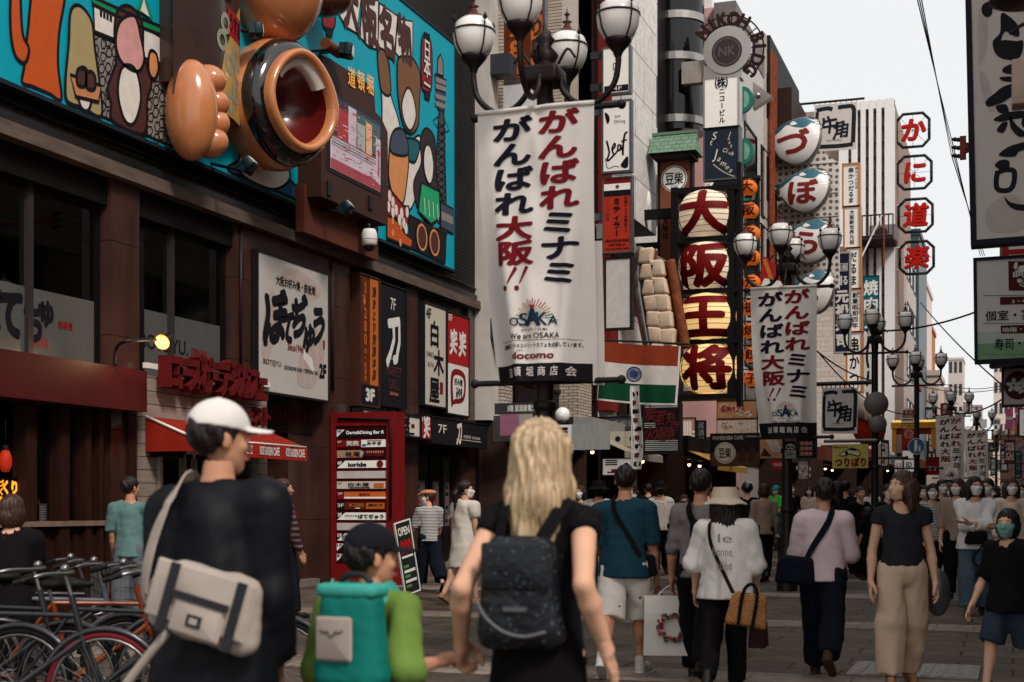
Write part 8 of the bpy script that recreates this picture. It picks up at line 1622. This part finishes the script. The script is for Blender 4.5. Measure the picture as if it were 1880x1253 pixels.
bg('person in a grey hoodie far off left of the street cleaner', 1338, 34, 1.68, 1.1, KGR, KBL, 'short', mask=None, sl=1.9)
bg('person in navy far off right of the street cleaner', 1452, 36, 1.68, -1.2, KNV, KBL, 'short')
bg('person in dark green behind the grey shirted one', 1298, 30, 1.66, 1.0, fab('dark_green', (42, 56, 46)), KBL, 'short', mask=None)
bg('person in a cream tee far off between the pink shirt and the cleaner', 1486, 40, 1.66, -1.0, CREAMB, DEND, 'mid')
bg('person in black far off beside the fourth lamp', 1690, 34, 1.7, 1.15, KBL, KBL, 'short', mask=None)
bg('person in a grey tee far off right of the beige trousers', 1748, 28, 1.64, -1.25, KGR, DEND, 'short')
for lb, px, D, H, fc, tp, bt, hr in (('person in black far off directly under the yellow cloth', 1546, 33, 1.72, 1.0, KBL, KBL, 'short'), ('person in charcoal left of the yellow print tee', 1566, 30, 1.62, -1.3, KCH, KBL, 'bob'), ('person in a white shirt far off behind the yellow print tee', 1600, 36, 1.7, 1.05, WSH, KBL, 'short'), ('person in navy overlapped by the beige mask wearer', 1700, 26, 1.68, -.9, KNV, DEND, 'short'), ('person in black with a bob between the striped top and brown blouse', 1741, 26, 1.6, -1.1, KBL, KBE, 'bob'), ('person in taupe far off below the small banners', 1757, 36, 1.64, 1.1, TAU, KBL, 'mid'), ('person in white far off right of the folded arms', 1826, 30, 1.66, -1.0, KWH, DEND, 'long'), ('person in black far off at the right above the child', 1846, 27, 1.74, -1.1, KBL, KBL, 'short'), ('person in grey cut by the right edge above the child', 1878, 24, 1.7, -1.0, KGR, KBL, 'short'), ('person in black far off right of the tricolour pennant', 1190, 33, 1.7, 1.0, KBL, DEND, 'short'), ('person in a cream shirt far off left of the dotted shirt', 1168, 36, 1.64, -1.0, CREAMB, KBL, 'bob'), ('person in charcoal far off behind the bucket hat', 1352, 40, 1.7, -1.05, KCH, KBL, 'short')):
    bg(lb, px, D, H, fc, tp, bt, hr, mask=MSKW if fc < 0 else None, legs=(walkR, walkL)[px % 2], arms=((.25, .12, .3), (-.2, .12, .4)), hd=.3 * math.sin(px))
# ---------------------------------------------------------------- things carried
def rbag(J, c, hw, hd_, hh, m, bev=.04, tilt=0, yaw=0, mb=None, tap=.12, vx=None):
    """soft sagging bag body in the wearer's own frame"""
    T = J['T']; q = T @ V(c) if not isinstance(c, Vector) else c; R3 = T.to_3x3() @ Matrix.Rotation(yaw, 3, 'Z') @ Matrix.Rotation(tilt, 3, 'Y'); mb = mb or MB()
    g = .03; s = SDF((-hw * 1.3 - g, -hd_ * 1.3 - g, -hh - g), (hw * 1.3 + g, hd_ * 1.3 + g, hh + g), vx or min(.012, hd_ / 5)); w_ = 1 - tap * s.Z / hh; r = min(bev, hd_ * .9, hh * .9)
    dx, dy, dz = np.abs(s.X) / w_ - (hw - r), np.abs(s.Y) / (1 - tap * .9 * s.Z / hh) * (1 + .25 * (s.X / hw) ** 2) - (hd_ - r), np.abs(s.Z) - (hh - r)
    s.f = (np.sqrt(np.maximum(dx, 0) ** 2 + np.maximum(dy, 0) ** 2 + np.maximum(dz, 0) ** 2) + np.minimum(np.maximum(dx, np.maximum(dy, dz)), 0) - r).astype(np.float32)
    if hh > .04: s.folds(.0055, 34, int(hw * 1000), (1, 1, .8)); s.folds(.0025, 90, 5)
    v, F = s.mesh(); mb.add([q + R3 @ V(p) for p in v.tolist()], F.tolist(), m, True); return mb, q, R3
def strap(pts, m, w=.02, t=.004):
    """flat webbing that lies against the wearer"""
    P_ = [V(p) for p in smooth_pts([tuple(p) for p in pts], 6)]; c = sum(P_, V()) / len(P_); ctr = V((NOW['at'](.7).x, NOW['at'](.7).y, 0)); vs = []; fs = []; n = len(P_)
    for i, p in enumerate(P_):
        d = (P_[min(n - 1, i + 1)] - P_[max(0, i - 1)]).normalized(); o = V((p.x, p.y, 0)) - ctr; o = (o.normalized() * .8 + V((0, 0, .5 if p.z > NOW['at'](.8).z else 0))); o = (o - d * o.dot(d)).normalized(); s_ = d.cross(o) * w
        for a, b in ((-1, 0), (1, 0), (1, 1), (-1, 1)): vs.append(p + s_ * a + o * (.006 * b + .004))
    for i in range(n - 1):
        for j in range(4): fs.append((4 * i + j, 4 * i + (j + 1) % 4, 4 * i + 4 + (j + 1) % 4, 4 * i + 4 + j))
    mb = MB(); mb.add(vs, fs + [(3, 2, 1, 0), (4 * n - 4, 4 * n - 3, 4 * n - 2, 4 * n - 1)], m); return mb
TLB = fab('backpack_teal', (14, 106, 96), rough=.6); TLT = fab('backpack_top', (58, 150, 136), rough=.6); GRP = fab('backpack_grey', (150, 138, 130))
T = boy['T']; NOW = boy; a = boy['at']; root = empty('backpack', tuple(a(.58, -.14)), 'boxy teal backpack with a grey square pocket on the small child', 'backpack'); mid = T.inverted() @ a(.725, -.14, .035)
mb, q, R3 = rbag(boy, (mid.x, mid.y, mid.z), .122, .07, .175, TLB, .05); part('body', root, mb)
mb, q2, _ = rbag(boy, (mid.x, mid.y - .0, mid.z + .165), .118, .07, .024, TLT, .02, tap=0); part('lid', root, mb)
mb = MB(); mb.obox(q + R3 @ V((-.025, -.078, .005)), R3 @ V((.07, 0, 0)), R3 @ V((0, 0, .075)), R3 @ V((0, -.012, 0)), GRP, .018); mb.tube(smooth_pts([tuple(q + R3 @ V((x + .005, -.0925, z + .015))) for x, z in ((-.075, .022), (-.062, .012), (-.048, .016), (-.032, -.002), (-.014, .016), (.0, .012), (.012, .022))], 4), .003, M('pocket_line', (96, 86, 82), .8), 5); part('pocket', root, mb)
for sx in (-1, 1): part('strap', root, strap([q + R3 @ V((sx * .075, -.0, .18)), a(.815, -.075, sx * .066), a(.845, -.03, sx * .066), a(.842, .03, sx * .064), a(.79, .085, sx * .066), a(.70, .095, sx * .07)], TLT, .024))
mb = MB(); mb.tube(smooth_pts([tuple(q + R3 @ V((x, .02, z))) for x, z in ((-.06, .19), (-.03, .215), (.03, .215), (.06, .19))], 4), .012, BLK, 6); part('handle', root, mb)
# messenger bag
NOW = man; a = man['at']; T = man['T']; root = empty('messenger_bag', tuple(a(.5, -.12)), 'pale grey messenger bag with dark straps hanging at the back of the black jacket', 'bag'); MSG = fab('messenger_grey', (164, 152, 142), var=.2); MSD = fab('messenger_dark', (44, 44, 48)); mid = T.inverted() @ atD(385, 1112, 4.80)
mb, q, R3 = rbag(man, (mid.x, mid.y, mid.z), .185, .06, .125, MSG, .05, .28, .1); part('body', root, mb)
mb = MB(); mb.obox(q + R3 @ V((-.01, -.07, .02)), R3 @ V((.18, 0, 0)), R3 @ V((0, 0, .10)), R3 @ V((0, -.010, 0)), MSG, .03); part('flap', root, mb)
mb = MB(); mb.obox(q + R3 @ V((-.0, -.085, -.045)), R3 @ V((.09, 0, 0)), R3 @ V((0, 0, .06)), R3 @ V((0, -.012, 0)), MSG, .02); mb.obox(q + R3 @ V((.0, -.099, .022)), R3 @ V((.10, 0, 0)), R3 @ V((0, 0, .012)), R3 @ V((0, -.004, 0)), MSD); mb.obox(q + R3 @ V((-.005, -.099, -.05)), R3 @ V((.026, 0, 0)), R3 @ V((0, 0, .02)), R3 @ V((0, -.003, 0)), MSD); mb.obox(q + R3 @ V((-.005, -.103, -.05)), R3 @ V((.014, 0, 0)), R3 @ V((0, 0, .010)), R3 @ V((0, -.002, 0)), MSG); part('pocket', root, mb)
for x in (-.12, .12): mb = MB(); mb.obox(q + R3 @ V((x, -.083, -.0)), R3 @ V((.016, 0, 0)), R3 @ V((0, 0, .118)), R3 @ V((0, -.006, 0)), MSD); part('strap_band', root, mb)
part('shoulder_strap', root, strap([q + R3 @ V((-.17, .0, .08)), a(.62, -.095, -.098), a(.70, -.105, -.085), a(.79, -.078, -.066), a(.848, -.01, -.058), a(.80, .075, -.05)], MSG, .032))
mb = MB(); e = a(.30, -.10, -.2); mb.tube(smooth_pts([tuple(q + R3 @ V((-.1, -.05, -.12))), tuple(a(.42, -.13, -.14)), tuple(e)], 5), .016, MSG, 6); part('loose_strap', root, mb)
# black backpack of the blonde person
NOW = blo; a = blo['at']; T = blo['T']; root = empty('backpack', tuple(a(.66, -.1)), 'black sequinned backpack with a chain on the blonde person', 'backpack'); SEQ = M('sequin_black', (20, 22, 26), .35, kind='dots', p=(42, [(62, 68, 74)], .22), bump=.3); mid = T.inverted() @ a(.655, -.095)
mb, q, R3 = rbag(blo, (mid.x - .02, mid.y, mid.z), .135, .06, .19, SEQ, .06); part('body', root, mb); mb = MB(); mb.obox(q + R3 @ V((0, -.062, .09)), R3 @ V((.12, 0, 0)), R3 @ V((0, 0, .08)), R3 @ V((0, -.012, 0)), SEQ, .04); part('flap', root, mb)
mb = MB(); mb.obox(q + R3 @ V((0, -.07, -.05)), R3 @ V((.04, 0, 0)), R3 @ V((0, 0, .007)), R3 @ V((0, -.01, 0)), STEEL); part('clasp', root, mb)
ch_ = smooth_pts([tuple(q + R3 @ V((x, -.075, z))) for x, z in ((-.13, -.03), (-.10, -.08), (-.04, -.125), (.03, -.14), (.10, -.125))], 8); mb = MB()
for i in range(len(ch_)): mb.ball(ch_[i], .008, STEEL, 8, 6)
part('chain', root, mb)
for sx in (-1, 1): part('strap', root, strap([q + R3 @ V((sx * .07, -.0, .18)), a(.815, -.06, sx * .055), a(.838, -.01, sx * .06), a(.80, .06, sx * .06), a(.70, .07, sx * .07), a(.6, .02, sx * .085)], KBL, .024))
# teal shirted person: strap and bags
def cross(J, lb, m, s0, s1, w=.014, bag=None, back=-.075):
    global NOW; NOW = J; a = J['at']; root = empty('shoulder_bag', tuple(a(.55, back)), lb, 'bag'); part('strap', root, strap([a(.60, .07, s0 * .09), a(.72, .085, s0 * .0), a(.835, .03, s0 * -.045), a(.838, -.03, s0 * -.045), a(.77, back, s0 * -.025), a(.66, back, s0 * .04), a(.575, back + .015, s0 * .085)], m, w))
    if bag: mb, q, R3 = rbag(J, bag[0], *bag[1]); part('body', root, mb)
    return root
cross(p4, 'black cross body strap and slim pouch on the teal shirt', KBL, 1, 1, .02, ((.20, .02, .9), (.06, .045, .09, KBL, .03)))
def paperbag(J, i, lb, m, w, h, d, drop=.10, deco=None, name='shopping_bag', turn=0):
    hnd = J['hand', i]; root = empty(name, tuple(hnd - V((0, 0, drop + h))), lb, 'bag'); T3 = J['T'].to_3x3() @ Matrix.Rotation(turn, 3, 'Z'); ex, ey = T3 @ V((0, 1, 0)), T3 @ V((1, 0, 0)); ex, ey = (T3 @ V((1, 0, 0)), T3 @ V((0, 1, 0))) if turn else (ex, ey); t = hnd - V((0, 0, drop)); mb = MB(); vs = []
    for z, f, g in ((0, 1, .55), (-.3, 1.0, .85), (-1, 1.04, 1)):
        for sx, sy in ((-1, -1), (1, -1), (1, 1), (-1, 1)): vs.append(t + ex * (w * f * sx) + ey * (d * g * sy) + V((0, 0, h * z)))
    mb.add(vs, [(i_ * 4 + j, i_ * 4 + (j + 1) % 4, i_ * 4 + 4 + (j + 1) % 4, i_ * 4 + 4 + j) for i_ in range(2) for j in range(4)] + [(8, 9, 10, 11)], m); part('body', root, mb)
    for sy in (-1, 1): mb = MB(); mb.tube(smooth_pts([tuple(t + ex * (w * .5) + ey * (d * .5 * sy)), tuple(hnd + ex * .03 + V((0, 0, .0))), tuple(hnd - ex * .03), tuple(t - ex * (w * .5) + ey * (d * .5 * sy))], 5), .006, m, 5); part('handle', root, mb)
    if deco: deco(root, t, ex, ey)
    return root
paperbag(p4, 0, 'brown paper bag held by the teal shirted person', M('kraft_paper', (120, 66, 40), .8), .16, .36, .09, .16)
def wreath(root, t, ex, ey):
    mb = MB(); rnd = random.Random(1); n = ex.cross(V((0, 0, 1))).normalized(); n = n if n.y < 0 else -n
    for i in range(70): an = rnd.random() * 6.28; r_ = .10 + rnd.uniform(-.02, .02); c = t + ex * (r_ * math.cos(an)) + V((0, 0, -.25 + r_ * math.sin(an))) + n * .1185; mb.obox(c, ex * rnd.uniform(.008, .018), V((0, 0, rnd.uniform(.008, .016))), n * .003, rnd.choice([MRD, M('wreath_green', (60, 92, 74), .7), M('wreath_pink', (176, 90, 92), .7)]))
    part('wreath_print', root, mb)
paperbag(p5, 1, 'big white shopping bag printed with a flower wreath', M('bag_white', (206, 198, 190), .6, var=.1, bump=.1), .22, .48, .10, .07, wreath, 'shopping_bag', turn=.25)
# bucket hat person: print, straw bag, dark bag
NOW = p6; a = p6['at']; T = p6['T']; P = Panel(a(.60, -.125, -.09), T.to_3x3() @ V((1, 0, 0)), T.to_3x3() @ V((0, -1, 0)), .26, .30); PRT = M('print_grey', (120, 112, 108), .9)
for i, tx in enumerate(('le', 'bonne', 'idée')): P.fit(tx, .45 - .15 * (i == 1), .70 - .33 * i, .85, .92 - .33 * i, PRT, 3)
o = P.mb.build('shirt_print', loc=(0, 0, 0)); o.parent = p6['root']; o.matrix_parent_inverse = T.inverted()
STW = M('straw', (176, 122, 74), .8, var=.25, kind='brick', p=(.03, .016, .003, 'xz'), ecol=(110, 70, 40), bump=.5); root = empty('straw_bag', tuple(a(.47, -.2)), 'woven straw bag with dark handles on the bucket hat person', 'bag'); mid = T.inverted() @ atD(1373, 1120, 10.25); mb, q, R3 = rbag(p6, (mid.x, mid.y, mid.z), .135, .06, .12, STW, .03, .15, .1); part('body', root, mb)
mb = MB(); mb.tube(smooth_pts([tuple(q + R3 @ V((x, -.066, z))) for x, z in ((-.05, -.115), (-.05, .12), (0, .19), (.05, .12), (.05, -.115))], 5), .014, KBL, 6); part('handle', root, mb); part('strap', root, strap([q + R3 @ V((-.12, -.02, .1)), a(.62, -.115, -.0), a(.74, -.11, -.05), a(.83, -.06, -.06), a(.84, .03, -.05)], KBL, .014))
paperbag(p6, 0, 'dark red tote held low by the bucket hat person', fab('tote_wine', (52, 26, 30)), .14, .24, .06, .14)
cross(p7, 'navy shoulder bag with a wide strap on the pink shirt', KNV, -1, 1, .026, ((-.20, -.13, .86), (.15, .05, .115, KNV, .04, .1)), back=-.082)
cross(p5, 'black sling strap across the grey shirted back', KBL, 1, 1, .028, ((.02, -.15, 1.15), (.07, .04, .12, KBL, .03)))
# beige trousers person: thin strap and clear bag behind the arm
NOW = p8; a = p8['at']; root = empty('shoulder_bag', tuple(a(.45, 0, -.16)), 'dark translucent bag on a thin strap beside the beige trousers', 'bag'); c = a(.42, -.09, -.185); mb = MB(); mb.ball(tuple(c), (.10, .09, .19), M('bag_smoke', (66, 66, 68), .3, var=.2), 18, 12); part('body', root, mb); part('strap', root, strap([c + V((0, 0, .18)), a(.66, -.02, -.13), a(.80, -.02, -.10), a(.835, .0, -.075)], KGR, .009))
NOW = p10; a = p10['at']; root = empty('belt_bag', tuple(a(.55, .15)), 'black bag and hanging strap at the waist of the folded arms person', 'bag'); mid = p10['T'].inverted() @ a(.555, .125); mb, q, R3 = rbag(p10, (mid.x, mid.y, mid.z), .13, .05, .075, KBL, .03); part('body', root, mb); part('strap', root, strap([q + V((.1, -.03, -.05)), a(.40, .17, .03), a(.33, .16, -.05), a(.42, .16, -.10), a(.52, .13, -.11)], KBL, .010))
T = p7b['T']; a = p7b['at']; P = Panel(a(.66, .13, .06), T.to_3x3() @ V((-1, 0, 0)), T.to_3x3() @ V((0, 1, 0)), .2, .2); P.fit('7', .3, .1, .7, .9, M('print_yellow', (230, 170, 40), .7), 1, .05); o = P.mb.build('shirt_print', loc=(0, 0, 0)); o.parent = p7b['root']; o.matrix_parent_inverse = T.inverted()
# cleaner's cart: pole, rubbish bags; railing
c = gpt(1418, 1003); root = empty('rubbish_bags', tuple(c), 'clear bags of rubbish beside the street cleaner', 'rubbish'); rnd = random.Random(8)
for i in range(3):
    v, F = tmpl('sack', lambda: SDF((-.35, -.35, -.05), (.35, .35, .7), .03).ell((0, 0, .26), (.26, .24, .27), 0).cone((0, 0, .45), (0, 0, .62), .1, .04, .08).folds(.022, 30, 3)); mb = MB(); mb.add((v * (.9 + .2 * i / 2) + np.array([c.x + .35 * (i - 1), c.y + .2 * (i % 2), c.z])).tolist(), F.tolist(), M('sack_clear', (176, 170, 164), .3, var=.4, scale=14, coat=.3), True); part('sack', root, mb)
q = atD(1432, 950, 37.5); mb = MB(); mb.cyl((q.x, q.y, gz(q.y) + .02), (q.x + .05, q.y, 1.25), .018, m=STEEL, n=6); mb.box((q.x - .15, q.y - .03, gz(q.y)), (q.x + .15, q.y + .03, gz(q.y) + .08), BLK); mb.build('broom', loc=(q.x, q.y, gz(q.y)), label='broom held upright by the street cleaner', cat='broom')
mb = MB(); q0, q1 = atD(1400, 990, 30), atD(1600, 985, 27)
for t in np.linspace(0, 1, 7): p = q0.lerp(q1, t); mb.cyl((p.x, p.y, 0), (p.x, p.y, gz(p.y) + .55), .03, m=BLK, n=6)
for h in (.3, .55): mb.cyl(V((q0.x, q0.y, gz(q0.y) + h)), V((q1.x, q1.y, gz(q1.y) + h)), .022, m=BLK, n=6)
mb.build('railing', loc=(q0.x, q0.y, 0), label='low black railing behind the pink shirted person', cat='railing')
# ---------------------------------------------------------------- bicycles
RUB = M('tyre_black', (22, 20, 20), .8, bump=.2, bscale=90); REDT = M('tyre_red', (96, 26, 34), .7); RIM = M('rim_alloy', (130, 128, 128), .3, .9); BORG = M('frame_orange', (118, 48, 12), .35, coat=.4); BBLK = M('frame_bike_black', (26, 26, 30), .3, coat=.4); SAD = M('saddle_black', (24, 22, 22), .5); SADB = M('saddle_tan', (176, 140, 112), .6)
def bicycle(lb, loc, yaw, fm, tyre, basket=None, saddle=SAD, fender=True):
    t = empty('bicycle', loc, lb, 'bicycle', 'bicycles parked by the bar front', 0); Q = Matrix.Translation(V(loc)) @ Matrix.Rotation(yaw, 4, 'Z'); X = lambda x, z, y=0: Q @ V((x, y, z)); r = .33
    ax = Q.to_3x3() @ V((0, 1, 0))
    for wx in (-.52, .53):
        c = X(wx, r); cir = lambda rr, n=36, y=0: [X(wx + rr * math.cos(2 * PI * i / n), r + rr * math.sin(2 * PI * i / n), y) for i in range(n)]
        mb = MB(); mb.tube(cir(.315), .018, tyre, 8, True); wl = part('wheel', t, mb); mb = MB(); mb.tube(cir(.293), .012, RIM, 6, True); part('rim', wl, mb)
        mb = MB()
        for i in range(24): an = 2 * PI * i / 24; mb.cyl(X(wx + .015 * math.cos(an + 1), r + .015 * math.sin(an + 1), .025 * (-1) ** i), X(wx + .29 * math.cos(an), r + .29 * math.sin(an)), .0016, m=RIM, n=4, caps=False)
        mb.cyl(c - ax * .04, c + ax * .04, .02, m=RIM, n=10); part('spokes', wl, mb)
        if fender:
            mb = MB(); a0, a1 = (.2, 2.9) if wx < 0 else (.6, 2.8); mb.tube([X(wx + .35 * math.cos(a), r + .35 * math.sin(a)) for a in np.linspace(a0, a1, 16)], .022, fm if fm is not BORG else BBLK, 6); part('mudguard', t, mb)
    mb = MB(); st, ht, bb = (-.18, .78), (.36, .84), (-.06, .28)
    for a, b, rr in ((st, bb, .017), (bb, (.41, .62), .022), (st, (.37, .76), .016), ((.345, .88), (.42, .58), .02), (bb, (-.52, r), .011), (st, (-.52, r), .010)): mb.cyl(X(*a), X(*b), rr, m=fm, n=10)
    for s_ in (-.05, .05): mb.cyl(X(.42, .60, s_), X(.53, r, s_), .011, m=fm, n=8)
    part('frame', t, mb)
    mb = MB(); mb.cyl(X(.345, .88), X(.31, 1.0), .013, m=RIM, n=8); mb.tube(smooth_pts([tuple(X(.14, .98, -.29)), tuple(X(.24, 1.01, -.24)), tuple(X(.33, 1.01, -.1)), tuple(X(.33, 1.01, .1)), tuple(X(.24, 1.01, .24)), tuple(X(.14, .98, .29))], 5), .012, RIM, 8); hb_ = part('handlebar', t, mb)
    for s_ in (-1, 1): mb = MB(); mb.cyl(X(.20, 1.0, s_ * .265), X(.09, .965, s_ * .30), .017, m=SAD, n=10); part('grip', hb_, mb)
    mb = MB(); mb.ball(X(.28, 1.03, .12), .028, RIM, 10, 8); part('bell', hb_, mb)
    mb = MB(); mb.cyl(X(*st), X(-.21, .90), .013, m=RIM, n=8); part('seat_post', t, mb)
    v, F = tmpl('saddle', lambda: SDF((-.2, -.14, -.08), (.2, .14, .08), .012).ell((-.06, 0, 0), (.11, .095, .04), 0).cone((0, 0, .0), (.15, 0, .0), .04, .018, .04)); mb = MB(); mb.add([X(-.22 + p[0], .93 + p[2], p[1]) for p in v], F.tolist(), saddle, True); part('saddle', t, mb)
    mb = MB(); mb.tube([X(-.06 + .09 * math.cos(a), .28 + .09 * math.sin(a), .045) for a in np.linspace(0, 2 * PI, 25)[:-1]], .006, RIM, 6, True); mb.cyl(X(-.06, .28, .06), X(.06, .16, .06), .01, m=RIM, n=6); mb.obox(X(.06, .16, .11), Q.to_3x3() @ V((.045, 0, 0)), Q.to_3x3() @ V((0, .045, 0)), V((0, 0, .01)), SAD); mb.tube([X(-.06, .37, .045), X(-.52, .37, .045)], .005, RUB, 5); part('crank', t, mb)
    if basket:
        mb = MB(); x0, x1, z0, z1, hw = .44, .74, .70, .98, .19
        for i in range(11):
            u = i / 10
            for s_ in (-1, 1): mb.cyl(X(x0 + (x1 - x0) * u, z0, s_ * hw * .85), X(x0 + (x1 - x0) * u, z1, s_ * hw), .0025, m=basket, n=4, caps=False)
            for x in (x0, x1): mb.cyl(X(x, z0, -hw + 2 * hw * u), X(x, z1, -hw + 2 * hw * u), .0025, m=basket, n=4, caps=False)
        for z in (z0, .79, .88, z1): mb.tube([X(x0, z, -hw), X(x1, z, -hw), X(x1, z, hw), X(x0, z, hw)], .004 if z != z1 else .008, basket, 5, True)
        part('basket', t, mb)
    return t
gl = lambda px, D: (lambda p: (p.x, p.y, 0.0))(atD(px, HY, D))
BSK = M('basket_steel', (128, 126, 124), .4, .6)
for lb, px, D, yw, fm, ty, bk, sd_ in (('bicycle with an orange frame behind the black jacket', 150, 9.2, .75, BORG, RUB, None, SAD), ('black bicycle with a dark red tyre, nearest at the lower left', 20, 8.3, .42, BBLK, REDT, None, SAD),
    ('black bicycle with a tan saddle at the far left edge', -25, 8.9, .25, BBLK, RUB, None, SADB), ('black bicycle with a pale wire basket by the black jacket', 190, 8.6, .3, BBLK, RUB, BSK, SAD), ('dark bicycle standing between the black jacket and the small child', 372, 9.4, .2, BBLK, RUB, None, SAD),
    ('dark bicycle parked close to the slatted bar front', 60, 10.2, .8, BBLK, RUB, BSK, SAD), ('grey bicycle squeezed between the orange and the red tyred ones', 90, 9.6, .55, M('frame_grey_bike', (96, 98, 104), .3, .3), RUB, None, SAD)):
    bicycle(lb, gl(px, D), yw, fm, ty, bk, sd_)
